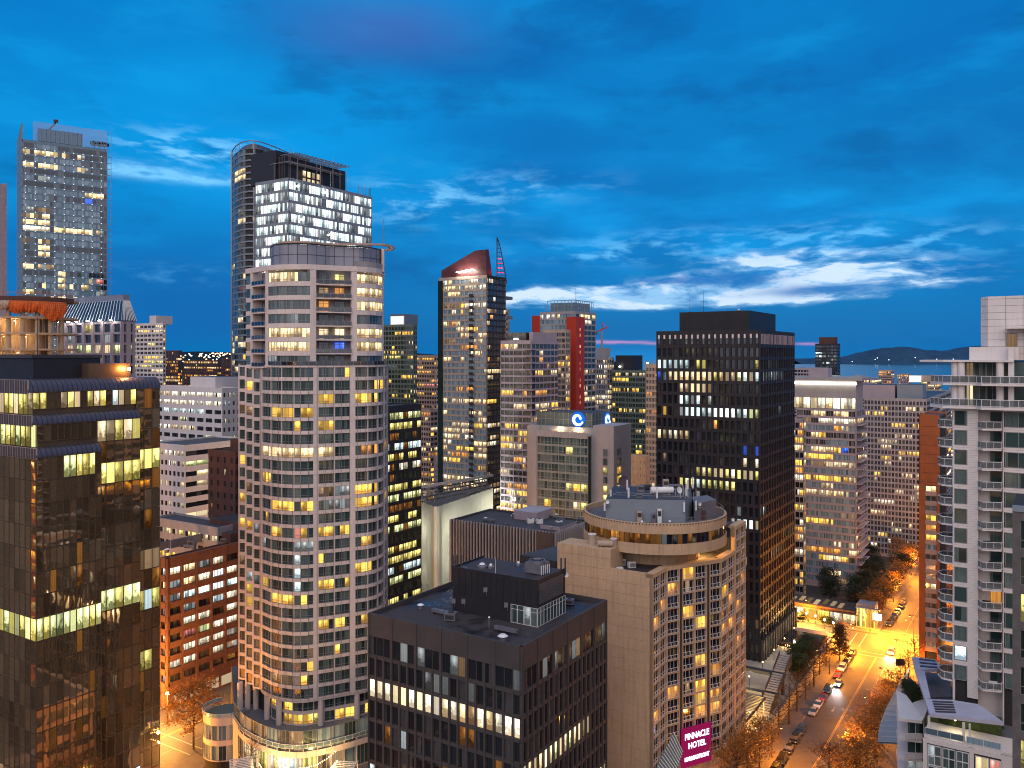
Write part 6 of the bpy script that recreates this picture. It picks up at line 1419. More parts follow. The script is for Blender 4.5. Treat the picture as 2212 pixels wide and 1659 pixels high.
rm.quad((*D_, zt_), (*A_, zt_), E[0], E[3]) ; rm.quad((*D_, zt_), E[3], E[2], (*C_, zt_)); rm.quad(E[1], (*B_, zt_), (*C_, zt_), E[2])
surf('red_roof', (.085, .022, .024), .5, .08, .2); ra.part('raking_roof', rm, ['red_roof'])
for k, t_ in enumerate((15.5, 12.2, 10.2, 7.6)):
    lamp_box('flood_lamp', ('leftmost', 'second', 'third', 'rightmost')[k] + ' of the four floodlights on the raking red roof', f(-1.3, t_), zt_ + 1.2 + k * .25, 260, (1., .9, .75), 'lamp_white', 1.25, 'lamp', 'floodlights on the raking red roof')
# spire
sx = f(9.5, .6); surf('spire_red', (.45, .02, .05), .5); r = thing('spire', 'curved lattice spire glowing red at its foot beside the raking roof', 'spire', (*sx, zt_ - 3))
hs = zat(511, 402) - zt_ + 3
q = MB(); pts = []
for k in range(13): t_ = k / 12; pts.append((0, 0, hs * t_)); 
wd = lambda t_: 5.2 * (1 - t_) ** .75
for k in range(12):
    t0, t1_ = k / 12, (k + 1) / 12; q.tube((0, 0, hs * t0), (0, 0, hs * t1_), .28, n=5); q.tube((wd(t0) * .9, wd(t0) * .4, hs * t0), (wd(t1_) * .9, wd(t1_) * .4, hs * t1_), .25, n=5)
    q.tube((0, 0, hs * t0), (wd(t0) * .9, wd(t0) * .4, hs * t0), .16, n=4)
    q.tube((wd(t0) * .45, wd(t0) * .2, hs * t0), (wd(t1_) * .45, wd(t1_) * .2, hs * t1_), .12, n=4)
obj('lattice', q.mesh('lattice', [M['frame_dark']]), r)
q = MB()
for k in range(4): z_ = 5 + k * 2.2; q.tube((.3, -.3, z_), (3.0 - k * .3, .9, z_), .16, n=5)
emit('red_glow', (1., .02, .06), 2.2); obj('red_tubes', q.mesh('red_tubes', [M['red_glow']]), r)
ld = bpy.data.lights.new('red_light', 'POINT'); ld.energy = 700; ld.color = (1., .03, .06); ld.shadow_soft_size = 1; obj('red_light', ld, r, (-1, -2, 5))
for k in range(3): z_ = ra.ztop - 10.5 - k * 9.6; m = MB(); m.prism([f(ra.Lr, 0), f(ra.Lr + 6, 0), f(ra.Lr + 6, 3), f(ra.Lr, 3)], z_, z_ + .3); m.strip([f(ra.Lr, 0), f(ra.Lr + 6, 0)], -.05, .05, z_ + .3, z_ + 1.5); ra.part('side_balcony', m, ['metal_grey'])
# apartment tower in front-right
b = gen('apartment_tower', 'grey apartment tower with open balconies right of the red-roofed tower', 1148, 362, 1081, 1206, 735, 2.9, 7, 7, 'mauve_wall', 'glass_dark', 'frame_grey', share=.38, pal='yyweo', seed=121, wl=290, own=True, cfg=dict(wh=2.05, sill=.5, pier=.25, panes=3))
on_roof(b, 2, 12, 4, 13, zat(718, 366) - b.ztop + .6, 'glass_grey'); on_roof(b, 3, 24, 1, 3, 4.2, 'mauve_wall')
c = add2(add2(b.P, D1, 1), D2, 9); lamp_box('roof_lamp', 'white lamp on the roof of the grey apartment tower', c, b.ztop - .2, 0)
for k in range(b.nf):
    z_ = b.zb + k * 2.9; m = MB(); m.strip([add2(b.P, D2, 3.2), b.P, add2(b.P, D1, 3.0)], .05, 1.2, z_ - .1, z_ + .12); b.part('balcony_slab', m, ['mauve_wall'])
# red-striped tower
rs = block('apartment_tower', 'apartment tower with a tall bright red stripe and a glazed crown', 1243, 425, 1166, 1287, 672, 2.85, 7, 5, z0=0, litl=rt(131, .35, ':'), litr=rt(132, .3, '.'), glass_='glass_dark', frm='frame_grey', seed=131, wlimit=290, top_h=1.0,
           kw=dict(sm='grey_wall', sill=.5, wh=2.0, inset=.18, pier=.25, panes=3, thick=.4, own=True, mw=.1), roof='roof_light')
f = lambda s_, t_, q=rs: add2(add2(q.P, D1, s_), D2, t_)
m = MB(); m.prism([f(-.8, -.9), f(8.2, -.9), f(8.2, 4.8), f(-.8, 4.8)], 0, zat(684, 425)); rs.part('red_stripe', m, ['red_panel'])
for k in range(44): 
    z_ = zat(690, 425) - 3 - k * 2.85
    if z_ < 12: break
    q = MB(); c = f(3.2, -.98); q.box(-.28, .28, -.06, .02, z_, z_ + 1.5, 0, (c, math.atan2(D1[1], D1[0]))); rs.part('slot_window', q, ['lit_warm' if k % 3 else 'glass_dark'])
m = MB(); m.prism([f(1, rs.Ll + .02), f(8, rs.Ll + .02), f(8, rs.Ll + 5.4), f(1, rs.Ll + 5.4)], 60, zat(680, 430)); rs.part('red_stripe', m, ['red_panel'])
cpath = [f(1, rs.Ll - 4), f(1, 1), f(rs.Lr - 1, 1)]; zc_ = rs.ztop; zt2 = zat(648, 428)
m = MB(); m.prism([f(2.5, 2.5), f(rs.Lr - 2, 2.5), f(rs.Lr - 2, rs.Ll - 5), f(2.5, rs.Ll - 5)], zc_ - .5, zt2 - 1.2); rs.part('crown_wall', m, ['glass_pale'])
m = MB(); m.strip(cpath, -.2, .2, zt2 - .3, zt2); m.strip(cpath, -.1, .1, (zc_ + zt2) / 2 - .1, (zc_ + zt2) / 2 + .1)
L = plen(cpath)
for k in range(19): p, _ = along(cpath, min(L - .02, L * k / 18)); m.box(p[0] - .12, p[0] + .12, p[1] - .12, p[1] + .12, zc_ - .4, zt2)
rs.part('crown_frame', m, ['frame_grey'])
gen('apartment_wing', 'cream lower wing joined to the left of the red-striped tower', 1222, 408, 1172, 1232, 712, 2.85, 5, 2, 'tan_wall', 'glass_grey', 'frame_grey', share=.35, pal='wyye', seed=133, wl=120, cfg=dict(pier=.4, wh=1.9, panes=3))
r = thing('rooftop_mast', 'thin mast on top of the red-striped tower', 'mast', (*f(8, 4), zt2 - 1.3)); q = MB(); q.tube((0, 0, 0), (0, 0, 9), .16, .08, 5); obj('pole', q.mesh('pole', [M['frame_grey']]), r); q = MB(); q.box(-.5, .5, -.5, .5, 0, .5); obj('foot', q.mesh('foot', [M['frame_grey']]), r)
# behind, right of the stripe
b = gen('apartment_tower', 'pale lit apartment tower just right of the red stripe', 1312, 480, 1284, 1326, 772, 2.9, 6, 3, 'grey_wall', 'glass_grey', 'frame_grey', share=.6, pal='wyeeW', seed=141, wl=130, cfg=dict(wh=1.9, pier=.4)); on_roof(b, 2, 8, 2, 8, 6, 'grey_wall')
b = gen('apartment_tower', 'dark green apartment tower left of the black tower with a low flat roof', 1395, 470, 1322, 1412, 800, 2.9, 10, 3, 'green_wall', 'glass_green', 'frame_grey', share=.35, pal='yyele', seed=142, wl=200, cfg=dict(wh=1.9, pier=.35)); on_roof(b, 3, 16, 9, 20, 9, 'black_metal')
c = add2(add2(b.P, D1, 2), D2, b.Ll - 4); lamp_box('roof_lamp', 'greenish lamp on the roof of the dark green apartment tower', c, b.ztop + 1.2, 0)
b = gen('apartment_tower', 'narrow pale tower pressed against the left edge of the black tower', 1428, 400, 1395, 1440, 787, 2.9, 5, 2, 'tan_wall', 'glass_grey', 'frame_grey', share=.2, pal='yeo', seed=143, wl=110, cfg=dict(wh=1.7, pier=.5)); lamp_box('roof_lamp', 'amber lamp on the narrow pale tower beside the black tower', add2(b.PL, D1, 2), b.ztop - .2, 0, mt='lamp_core')
gen('apartment_tower', 'slim dark tower edge peeping out right of the red-roofed tower', 1098, 470, 1070, 1101, 668, 2.9, 4, 1, 'grey_wall', share=.1, seed=144, wl=20)
gen('low_block', 'low warm stone block beneath the dark green tower', 1396, 372, 1348, 1404, 985, 3.0, 6, 2, 'stucco_beige', share=.2, pal='oe', seed=145, wl=40, cfg=dict(wh=1.2, pier=1.6, panes=1))
r = thing('tower_crane', 'distant red tower crane right of the red-striped tower', 'crane', (*at(1300, 760), 0)); zc_ = zat(716, 760); q = MB()
q.box(-.8, .8, -.8, .8, 0, zc_); obj('mast', q.mesh('mast', [M['frame_grey']]), r); q = MB(); q.tube((-6, 0, zc_ - 1), (5, 0, zc_ + 4), .8, n=4); q.tube((0, 0, zc_ - 1), (1, 0, zc_ + 8), .6, n=4); q.tube((1, 0, zc_ + 8), (5, 0, zc_ + 4), .2, n=3); obj('jib', q.mesh('jib', [M['red_panel']]), r); q = MB(); q.box(-6.5, -4, -1, 1, zc_ - 3, zc_ - .6); obj('counterweight', q.mesh('counterweight', [M['charcoal']]), r)

# ---- hotel with the blue swirl sign
def el(r, c, n):
    T = ['......', '...l..', '......', '......', '......', '...lyl', '......', 'y...wl', '..l.lw', '......', '......', '.y..yy', '......']
    T = ['......', '...l..', '......', '......', '......', '...lyl', '......', 'y...wl', '......', '.qlyww', '......']
    return T[r][c] if r < len(T) else '.'
surf('frame_sage', (.20, .235, .235), .5)
eb = block('swirl_hotel', 'grey and green glass hotel with glowing blue swirl signs on its roof storey', 1270, 298, 1160, 1300, 940, 3.25, 7, 0, z0=0, litl=lambda r, c, n: (el(r, c - 1, n) if c else '.'), glass_='glass_teal', frm='frame_sage', seed=151, wlimit=120, top_h=1.2, LR=3.2, roof='roof_light',
           kw=dict(sm='frame_sage', sill=.45, wh=2.6, inset=.10, pier=.22, panes=2, fr=.05, mw=.12, thick=.35, tr=.3, own=True))
f = lambda s_, t_, q=eb: add2(add2(q.P, D1, s_), D2, t_)
Le = eb.Ll
m = MB(); m.prism([f(2.2, Le + .3), f(26, Le + .3), f(26, Le + 5.5), f(2.2, Le + 5.5)], 0, zat(925, 300), 0, 1); m.prism([f(3.2, -.4), f(26, -.4), f(26, Le + .28), f(3.2, Le + .28)], 0, zat(925, 300), 0, 1); eb.part('stone_wall', m, ['grey_wall', 'roof_light'])
m = MB(); m.prism([f(3.21, -8.5), f(18, -8.5), f(18, -.42), f(3.21, -.42)], 0, zat(918, 302), 0, 1); eb.part('side_wall', m, ['grey_wall', 'roof_light'])
m = MB(); m.prism([f(-.25, Le), f(3.0, Le), f(3.0, Le + 2.6), f(-.25, Le + 2.6)], 0, zat(940, 298)); m.prism([f(-.3, 0), f(-.05, 0), f(-.05, Le), f(-.3, Le)], eb.ztop - 1.4, eb.ztop + .8); eb.part('frame_wall', m, ['grey_wall'])
zq0, zq1 = zat(925, 300) + .0, zat(893, 305)
q = MB(); q.prism([f(5, 1), f(22, 1), f(22, Le + 3), f(5, Le + 3)], zq0 - .2, zq1, 0, 1); eb.part('roof_storey', q, ['glass_teal', 'roof_dark'])
for k in range(13): a = 1 + (Le + 2) * k / 12; q = MB(); c = f(4.95, a); q.box(-.1, .1, -.12, .05, zq0, zq1 + .2, 0, (c, math.atan2(-D2[1], -D2[0]))); eb.part('mullion', q, ['frame_grey'])
for k in range(8): a = 5.4 + 16 * k / 7; q = MB(); c = f(a, .95); q.box(-.1, .1, -.12, .05, zq0, zq1 + .2, 0, (c, math.atan2(D1[1], D1[0]))); eb.part('mullion', q, ['frame_grey'])
m = MB(); m.strip([f(4.9, Le + 3), f(4.9, .9), f(22, .9)], 0, .2, (zq0 + zq1) / 2 - .1, (zq0 + zq1) / 2 + .1); eb.part('transom', m, ['frame_grey'])
eb.glass = 'glass_teal'; eb.frm = 'frame_grey'; eb.wins = []; eb.pans = []; eb.frame = MB()
for r in range(11):   # right-hand return with its lit corner windows
    z_ = eb.zb + (eb.nf - 2 - r) * 3.25
    if z_ < 10: break
    p = add2(f(6.0, -8.6), D1, 0); eb.win(f(7.5, -8.62), math.atan2(D1[1], D1[0]), z_ + .4, 3.4, 2.4, 2, 'y' if r in (2, 3, 4, 8) else 'l' if r in (7,) else '.', .05, .1, 0, .05)
    eb.win(f(2.8, -2.2 - 3.2), math.atan2(-D2[1], -D2[0]), z_ + .4, 1.6, 2.4, 1, 'l' if r in (2, 4, 5, 6, 9) else '.', .05, .1, 0, .05)
eb.finish()
ew = gen('glass_wing', 'green glass apartment wing at the right of the swirl-sign hotel', 1338, 318, 1316, 1349, 945, 3.2, 4, 3, 'green_wall', 'glass_green', 'frame_grey', share=.4, pal='lyl', seed=152, wl=80, own=True, cfg=dict(wh=2.4, sill=.4, pier=.15, panes=2), z0=0)
emit('sign_neon', (.70, .88, 1.), 2.6); emit('sign_halo', (.01, .16, .85), .9)
def swirl(p, ang, z, rad, lab):
    t = thing('swirl_sign', lab, 'sign', (*p, z), ang); q = MB()
    def band(mb_, pts, w0, w1, y0, y1):
        n = len(pts); L_ = []
        for i, (x_, z_) in enumerate(pts):
            a = pts[max(0, i - 1)]; b_ = pts[min(n - 1, i + 1)]; dx, dz = b_[0] - a[0], b_[1] - a[1]; l = math.hypot(dx, dz) or 1; k = i / (n - 1); w_ = (w0(k)) / 2; L_.append(((x_ - dz / l * w_, z_ + dx / l * w_), (x_ + dz / l * w_, z_ - dx / l * w_)))
        for (a, b_), (c, d) in zip(L_, L_[1:]):
            mb_.quad((a[0], y0, a[1]), (b_[0], y0, b_[1]), (d[0], y0, d[1]), (c[0], y0, c[1])); mb_.quad((a[0], y1, a[1]), (a[0], y0, a[1]), (c[0], y0, c[1]), (c[0], y1, c[1])); mb_.quad((b_[0], y0, b_[1]), (b_[0], y1, b_[1]), (d[0], y1, d[1]), (d[0], y0, d[1]))
    # an open spiral: from the centre hook out round the left to the lower right
    pts = []
    for k in range(60): t_ = k / 59; a = R(-150 + 30 + 450 * t_ * 1.0); a = R(200 - 0 + 500 * t_); rr_ = rad * (.16 + .70 * t_ ** .8); pts.append((math.cos(a) * rr_, math.sin(a) * rr_))
    band(q, pts[18:], lambda k: rad * (.16 + .24 * math.sin(k * math.pi) ** .7), None, -.35, -.05); obj('swirl', q.mesh('swirl', [M['sign_neon']]), t)
    q = MB(); q.tube((0, -.04, 0), (0, .04, 0), rad * 1.12, n=32); obj('halo_disc', q.mesh('halo_disc', [M['sign_halo']]), t); return t
swirl(add2(f(4.6, Le * .30), D1, -.2), math.atan2(-D2[1], -D2[0]), (zq0 + zq1) / 2 + .3, 2.5, 'larger blue-white glowing swirl sign facing the viewer'); swirl(add2(f(16.5, .6), D2, -.2), math.atan2(D1[1], D1[0]), (zq0 + zq1) / 2 - .2, 2.3, 'narrow foreshortened blue swirl sign round the corner')
for k, t_ in enumerate((.62, .28)): lamp_box('wall_lamp', ('left', 'right')[k] + ' one of two warm lamps on the terrace of the swirl-sign hotel', f(2.4, Le * t_), zat(936, 298), 350, (1., .8, .45), 'lamp_core', .35)

# ---- right of the black tower
pen = block('penthouse_tower', 'tall glassy apartment tower with a blazing white penthouse under a flat roof', 1850, 338, 1720, 1868, 886, 2.95, 8, 5, z0=0, litl=None, litr=rt(162, .5, '.'), glass_='glass_grey', frm='frame_grey', seed=161, wlimit=300, top_h=.3,
            kw=dict(sm='mauve_wall', sill=.45, wh=2.1, inset=.2, pier=.2, panes=3, thick=.4, own=True, mw=.1, lit=None) if False else dict(sm='mauve_wall', sill=.45, wh=2.1, inset=.2, pier=.2, panes=3, thick=.4, own=True, mw=.1), roof='roof_dark', do_finish=False)
pen.wins = []; pen.frame = MB()
pq = rg(163); pf = pick(pq, .30, 'wyewod', .6, .25, ':')
PT = {0: '..ww.ww.', 1: '.d.WWWWW', 3: ':.wy....', 4: '....:::.', 5: '::wwwyb.', 7: '::ddeeee', 20: ':::ywwy.'}
pen.facade([pen.PL, pen.P], pen.zb, 2.95, pen.nf, 8, lit=lambda r, c, n: PT[r][c] if r in PT else (pf(r, c, n)), sm='mauve_wall', sill=.45, wh=2.1, inset=.2, pier=.2, panes=3, thick=.4, own=True, mw=.1, top=pen.ztop, span=False, vert=False)
pen.facade([pen.P, pen.PR], pen.zb, 2.95, pen.nf, 5, lit=rt(162, .6, '.'), sm='mauve_wall', sill=.45, wh=2.1, inset=.2, pier=.2, panes=3, thick=.4, top=pen.ztop, span=False, vert=False)
pen.finish()
f = lambda s_, t_, q=pen: add2(add2(q.P, D1, s_), D2, t_)
zp0, zp1 = pen.ztop, zat(822, 342)
m = MB(); m.prism([f(2, 0.5), f(pen.Lr - 1, .5), f(pen.Lr - 1, pen.Ll + 4), f(2, pen.Ll + 4)], zp0 - .5, zp1); pen.part('penthouse_wall', m, ['grey_wall'])
pen.wins = []; pen.pans = []; pen.frame = MB()
for k in range(9): bw = (pen.Ll + 3) / 9; pen.win(f(1.95, .6 + (8.5 - k) * bw), math.atan2(-D2[1], -D2[0]), zp0 + .2, bw - .25, 4.4, 2, 'WwWeWwBWW'[k], .08, .1, 0, .05)
pen.finish()
emit('cove_light', (1., .93, .78), 5.0)
m = MB(); m.strip([f(1.4, pen.Ll + 4), f(1.4, .2)], -.2, .5, zp1 - 1.7, zp1 - .7); pen.part('cove_lamp', m, ['cove_light'])
m = MB(); m.prism([f(-2.2, -2.5), f(pen.Lr, -2.5), f(pen.Lr, pen.Ll + 6), f(-2.2, pen.Ll + 6)], zp1 + .0, zp1 + 1.3); pen.part('roof_slab', m, ['grey_wall'])
m = MB(); m.prism([f(4, pen.Ll * .5), f(12, pen.Ll * .5), f(12, pen.Ll - 4), f(4, pen.Ll - 4)], zp1 + 1.3, zp1 + 5); pen.part('plant_room', m, ['mauve_wall'])
for k in range(pen.nf):
    z_ = pen.zb + k * 2.95; m = MB(); m.strip([add2(pen.P, D1, -.0), add2(pen.P, D1, pen.Lr)], .3, 1.9, z_ - .12, z_ + .1); pen.part('balcony_slab', m, ['mauve_wall'])
b = gen('apartment_tower', 'narrow lit balcony tower wedged between the black tower and the penthouse tower', 1737, 332, 1708, 1741, 905, 2.95, 3, 1, 'grey_wall', share=.75, pal='oywW', seed=166, wl=110, own=True, cfg=dict(wh=2.1, sill=.5, pier=.2, panes=2))
gr_ = gen('apartment_slab', 'wide grey apartment slab with a grid of tiny lit windows', 2002, 388, 1866, 2055, 862, 2.6, 18, 4, 'grey_wall', 'glass_dark', 'frame_grey', share=.22, pal='yywweW', seed=171, wl=300, own=True, cfg=dict(wh=1.75, sill=.7, pier=.55, panes=2))
on_roof(gr_, 3, 20, 14, 42, zat(832, 398) - gr_.ztop + .6, 'mauve_wall'); on_roof(gr_, 3, 18, 2, 13, 7, 'blue_slab')
b = gen('dark_tower', 'small dark tower with a speckled glass top behind the penthouse tower', 1808, 760, 1761, 1815, 742, 3.0, 6, 2, 'black_metal', 'glass_blue', share=.2, pal='ccq', seed=172, wl=0); on_roof(b, 2, 12, 2, 16, 6.5, 'brick_dark')
gen('apartment_block', 'small pinkish block with tiny round lamps before the bay', 1925, 1050, 1898, 1932, 800, 3.0, 6, 2, 'pink_wall', share=.5, pal='yoe', seed=173)
b = gen('lit_block', 'low block with a big white-lit roof storey before the bay', 2024, 900, 1990, 2034, 822, 3.0, 8, 2, 'tan_wall', share=.6, pal='ywl', seed=174); on_roof(b, 2, 10, 3, 16, 6, 'tan_wall')
m = MB(); c = add2(b.P, D2, b.Ll); m.strip([add2(b.PL, D2, 12), b.PL], -.3, .2, b.ztop - 2, b.ztop + 5); b.part('lit_storey', m, ['lit_bright'])
gen('apartment_block', 'grey block behind the wide grey slab at the water side', 1890, 800, 1810, 1905, 818, 3.0, 12, 3, 'grey_wall', share=.3, seed=175); gen('apartment_block', 'mauve flat-roofed block right of the wide grey slab', 2090, 640, 2030, 2110, 850, 3.0, 10, 3, 'mauve_wall', share=.2, seed=176)
gen('apartment_block', 'low block peeping over the penthouse tower roof', 1770, 720, 1716, 1790, 795, 3.0, 8, 3, 'mauve_wall', share=.2, seed=177)
# brick tower close to the street
brk = block('brick_tower', 'orange-brown brick tower with one column of lit windows beside the street', 2030, 262, 1985, 2060, 898, 3.0, 3, 0, z0=0, litl=None, glass_='glass_grey', frm='frame_white', seed=181, wlimit=60, LR=22, top_h=.3, nf=40,
            kw=dict(sm='brick_orange', sill=.0, wh=.01, span=False, vert=False, lit=None) if False else dict(sm='brick_orange', span=False, vert=False), do_finish=False)
brk.wins = []; brk.frame = MB(); f = lambda s_, t_, q=brk: add2(add2(q.P, D1, s_), D2, t_); Lb = brk.Ll; zb_ = zat(1048, 264)
m = MB(); m.strip([f(0, Lb), f(0, 0)], -.35, .0, zb_, brk.ztop + .3); brk.part('brick_wall', m, ['brick_orange'])
m = MB(); m.strip([f(0, Lb), f(0, Lb * .70)], -.35, .1, 0, zb_ - .01); brk.part('brick_pier', m, ['brick_orange']); m = MB(); m.strip([f(0, Lb * .14), f(0, 0)], -.35, .1, 0, zb_ - .01); brk.part('brick_pier', m, ['brick_orange'])
for r in range(24):
    z_ = zb_ - (r + 1) * 3.05
    if z_ < 0: break
    p = f(.15, Lb * .42); brk.win(p, math.atan2(-D2[1], -D2[0]), z_ + 1.15, Lb * .50, 1.7, 2, 'w..yoy:.::e..:.::.::.::.'[r], .07, .1, 0, .05)
    m = MB(); m.strip([f(0, Lb * .695), f(0, Lb * .145)], -.35, .05, z_ - .2, z_ + 1.12); brk.part('spandrel', m, ['pink_wall'])
for k in range(26): m = MB(); m.strip([f(0, Lb), f(0, 0)], .004, .03, zb_ + k * 2.9 + 1, zb_ + k * 2.9 + 1.08) if zb_ + k * 2.9 + 2 < brk.ztop else None; brk.part('string_course', m, ['brick_dark'])
brk.finish()
# fillers in the far ground so that no street canyon is empty
ff = rg(99); spots = [(905, 620, 26, 905), (935, 700, 20, 930), (1345, 640, 26, 880), (1380, 800, 22, 830), (1300, 700, 20, 850), (440, 700, 30, 812), (400, 640, 26, 835), (520, 640, 20, 830), (1760, 600, 26, 850), (1850, 900, 26, 812), (1950, 1200, 24, 808), (1720, 900, 20, 800), (2060, 800, 20, 838), (2010, 560, 24, 880), (860, 900, 20, 800), (925, 1100, 18, 802), (1210, 900, 26, 830), (945, 460, 16, 985)]
WH = ['low far block right of the green office', 'farther block just left of the red-roofed tower', 'tallest far block between red stripe and black tower', 'hazy low block left of the black tower', 'far block behind the pale lit tower by the red stripe', 'wide far block above the white strip-window office', 'far block at the left above the white strip-window office', 'far block tucked against the curved apartment tower',
      'far block over the penthouse tower roof at its left', 'low skyline block over the penthouse tower roof', 'tiny skyline block before the bay above the grey slab', 'small skyline block right beside the black tower', 'far block before the bay left of the white tower', 'block seen between the grey slab and the brick tower', 'skyline block right of the curved apartment tower', 'tiny farthest block left of the red-roofed tower', 'skyline block behind the red-striped tower base', 'low block at street level left of the red-roofed tower']
for k, (u, Y, wd, v) in enumerate(spots):
    gen('far_building', WH[k], u + wd / 2, Y, u - wd / 2, u + wd * .75, v, 3.0, 7, 3, ff.choice(('grey_wall', 'mauve_wall', 'tan_wall', 'brick_dark', 'pink_wall')), share=.3 + .3 * ff.random(), pal='ywoeW', seed=200 + k)
# =================================================================== white stepped tower at the right edge
md2 = (-D2[0], -D2[1])
m_, g, o = mat('screen_grey'); tb = g.new('ShaderNodeBsdfTransparent'); tb.inputs[0].default_value = (.6, .66, .66, 1); gp = g.new('ShaderNodeBsdfPrincipled'); gp.inputs[0].default_value = (.22, .23, .24, 1); gp.inputs['Roughness'].default_value = .15; mx = g.new('ShaderNodeMixShader'); mx.inputs[0].default_value = .4
for i_, q_ in ((1, tb), (2, gp)): m_.node_tree.links.new(q_.outputs[0], mx.inputs[i_])
m_.node_tree.links.new(mx.outputs[0], o.inputs[0])
RP = at(2058, 124.2); rl = lambda u: reach(RP, md2, u)
aR = math.atan2(md2[1], md2[0]); rfh = 2.88
tw = Bld('white_tower', 'white tiled apartment tower with pointed balconies at the right edge', 'building', (*RP, 0), None, 'glass_teal', 'frame_grey', 301, 300)
Rp = lambda u, o=0.: add2(add2(RP, md2, rl(u)), D1, -o)          # point on the facade plane, o metres out
ztop1 = zat(882, 123.5)                                          # underside of the lower terrace slab
nR = 14; zb1 = ztop1 - nR * rfh
m = MB(); m.prism([add2(Rp(2058), D1, .35), add2(Rp(2111.5), D1, .35), add2(Rp(2111.5), D1, 22), add2(Rp(2058), D1, 22)], 0, ztop1); m.prism([add2(Rp(2112), D1, 2.3), add2(Rp(2168), D1, 2.3), add2(Rp(2168), D1, 22), add2(Rp(2112), D1, 22)], 0, ztop1); m.prism([add2(Rp(2169), D1, .35), add2(Rp(2260), D1, .35), add2(Rp(2260), D1, 22), add2(Rp(2169), D1, 22)], 0, ztop1); tw.part('wall', m, ['core'])
surf('tile_white', (.70, .65, .62), .45, .05, .3, streak=.08); surf('tile_line', (.30, .26, .25), .7)
def courses(u0, u1, z0, z1, step_, o0=-.35, name='tile_course'):
    """rows of long white tiles with real joints between"""
    m_ = MB(); m_.strip([Rp(u0), Rp(u1)], o0, -.03, z0, z1); tw.part('tile_backing', m_, ['tile_line']); n = max(1, round((z1 - z0) / step_)); h = (z1 - z0) / n; L_ = math.dist(Rp(u0), Rp(u1))
    for k in range(n): p = ((Rp(u0)[0] + Rp(u1)[0]) / 2, (Rp(u0)[1] + Rp(u1)[1]) / 2); tw.panel(p, aR, z0 + k * h + .012, L_, h - .024, .04, 'tile_white', name)
courses(2089.5, 2113, zb1 - 2, ztop1, .36)
wr_ = 'q' 
for r in range(nR):
    z_ = ztop1 - (r + 1) * rfh
    for (u0, u1) in ((2058, 2089.5), (2169, 2262)):
        wz0, wz1 = z_ + .35, z_ + 2.55
        courses(u0, u1, z_ + rfh - .33, z_ + rfh + .35, .34)
        p0, p1_ = Rp(u0 + (3.5 if u0 < 2100 else 3)), Rp(u1 - 1)
        if u0 < 2100: tw.win((( p0[0] + p1_[0]) / 2, (p0[1] + p1_[1]) / 2), aR, wz0, math.dist(p0, p1_), 2.2, 1, 'c' if r == 12 else '.', .09, 0, 0, .08)
        else:
            a, b_ = Rp(2171), Rp(2260)
            tw.win(((a[0] + b_[0]) / 2, (a[1] + b_[1]) / 2), aR, wz0, math.dist(a, b_), 2.2, 3, '...', .09, .1, 0, .08)
    # corner fin strips
    # pointed balcony in its recess
    tip = add2(Rp(2113), D1, -.9); bp = [Rp(2113, -1.3), Rp(2112.5, .25), Rp(2124, 1.55), Rp(2164, .75), Rp(2166, -1.3)]
    m = MB(); m.prism([bp[1], bp[2], bp[3], bp[4], bp[0]], z_ - .14, z_ + .08); tw.part('balcony_slab', m, ['tile_white'])
    path = [bp[1], bp[2], bp[3], Rp(2165.5, -.2)]
    m = MB(); m.strip(path, -.05, .03, z_ + 1.08, z_ + 1.16); m.strip(path, -.05, .03, z_ + .16, z_ + .22)
    for q_ in range(6): pp, _ = along(path, plen(path) * q_ / 5 * .995); m.box(pp[0] - .022, pp[0] + .022, pp[1] - .022, pp[1] + .022, z_ + .08, z_ + 1.16)
    tw.part('balcony_railing', m, ['metal_white']); m = MB(); m.strip(path, -.02, .0, z_ + .24, z_ + 1.06); tw.part('railing_glass', m, ['screen_grey'])
    p = Rp(2150, -1.75); tw.win(p, aR, z_ + .1, 1.5, 2.3, 1, '.' if r != 9 else 'o', .08, 0, 0, .05)
    # rounded balconies standing out of the street side
    bq = [add2(add2(RP, D2, .0), D1, 3.8), add2(add2(RP, D2, 1.6), D1, 3.3), add2(add2(RP, D2, 2.15), D1, 1.8), add2(add2(RP, D2, 1.5), D1, .35), add2(RP, D1, .1)]
    m = MB(); m.prism(bq[::-1], z_ - .14, z_ + .08); tw.part('balcony_slab', m, ['tile_white'])
    bq = bq[:4][0:4] + [bq[4]]
    m = MB(); m.strip(bq, -.05, .03, z_ + 1.05, z_ + 1.14)
    for q_ in range(7): pp, _ = along(bq, plen(bq) * q_ / 6 * .995); m.box(pp[0] - .022, pp[0] + .022, pp[1] - .022, pp[1] + .022, z_ + .08, z_ + 1.14)
    tw.part('balcony_railing', m, ['metal_white']); m = MB(); m.strip(bq, -.02, .0, z_ + .2, z_ + 1.04); tw.part('railing_glass', m, ['screen_grey'])
m = MB(); m.strip([Rp(2113, -1.9), Rp(2169, -1.9)], -.3, 0, 0, ztop1); m.prism([Rp(2112.9, .0), Rp(2113.4, .0), Rp(2113.4, -1.9), Rp(2112.9, -1.9)][::-1] if False else [Rp(2112.6, .0), Rp(2113.2, .0), Rp(2113.2, -1.9), Rp(2112.6, -1.9)], 0, ztop1); m.prism([Rp(2166, .0), Rp(2169, .0), Rp(2169, -1.9), Rp(2166, -1.9)], 0, ztop1); tw.part('recess_wall', m, ['tile_white'])
m = MB(); m.prism([add2(RP, D2, .02), add2(RP, D1, .0), add2(RP, D1, 22), add2(add2(RP, D2, .02), D1, 22)][::1], 0, ztop1); 
m = MB(); m.strip([add2(RP, D1, 22), RP][::1], -.3, 0, 0, ztop1 - .02); tw.part('side_wall', m, ['tile_white'])
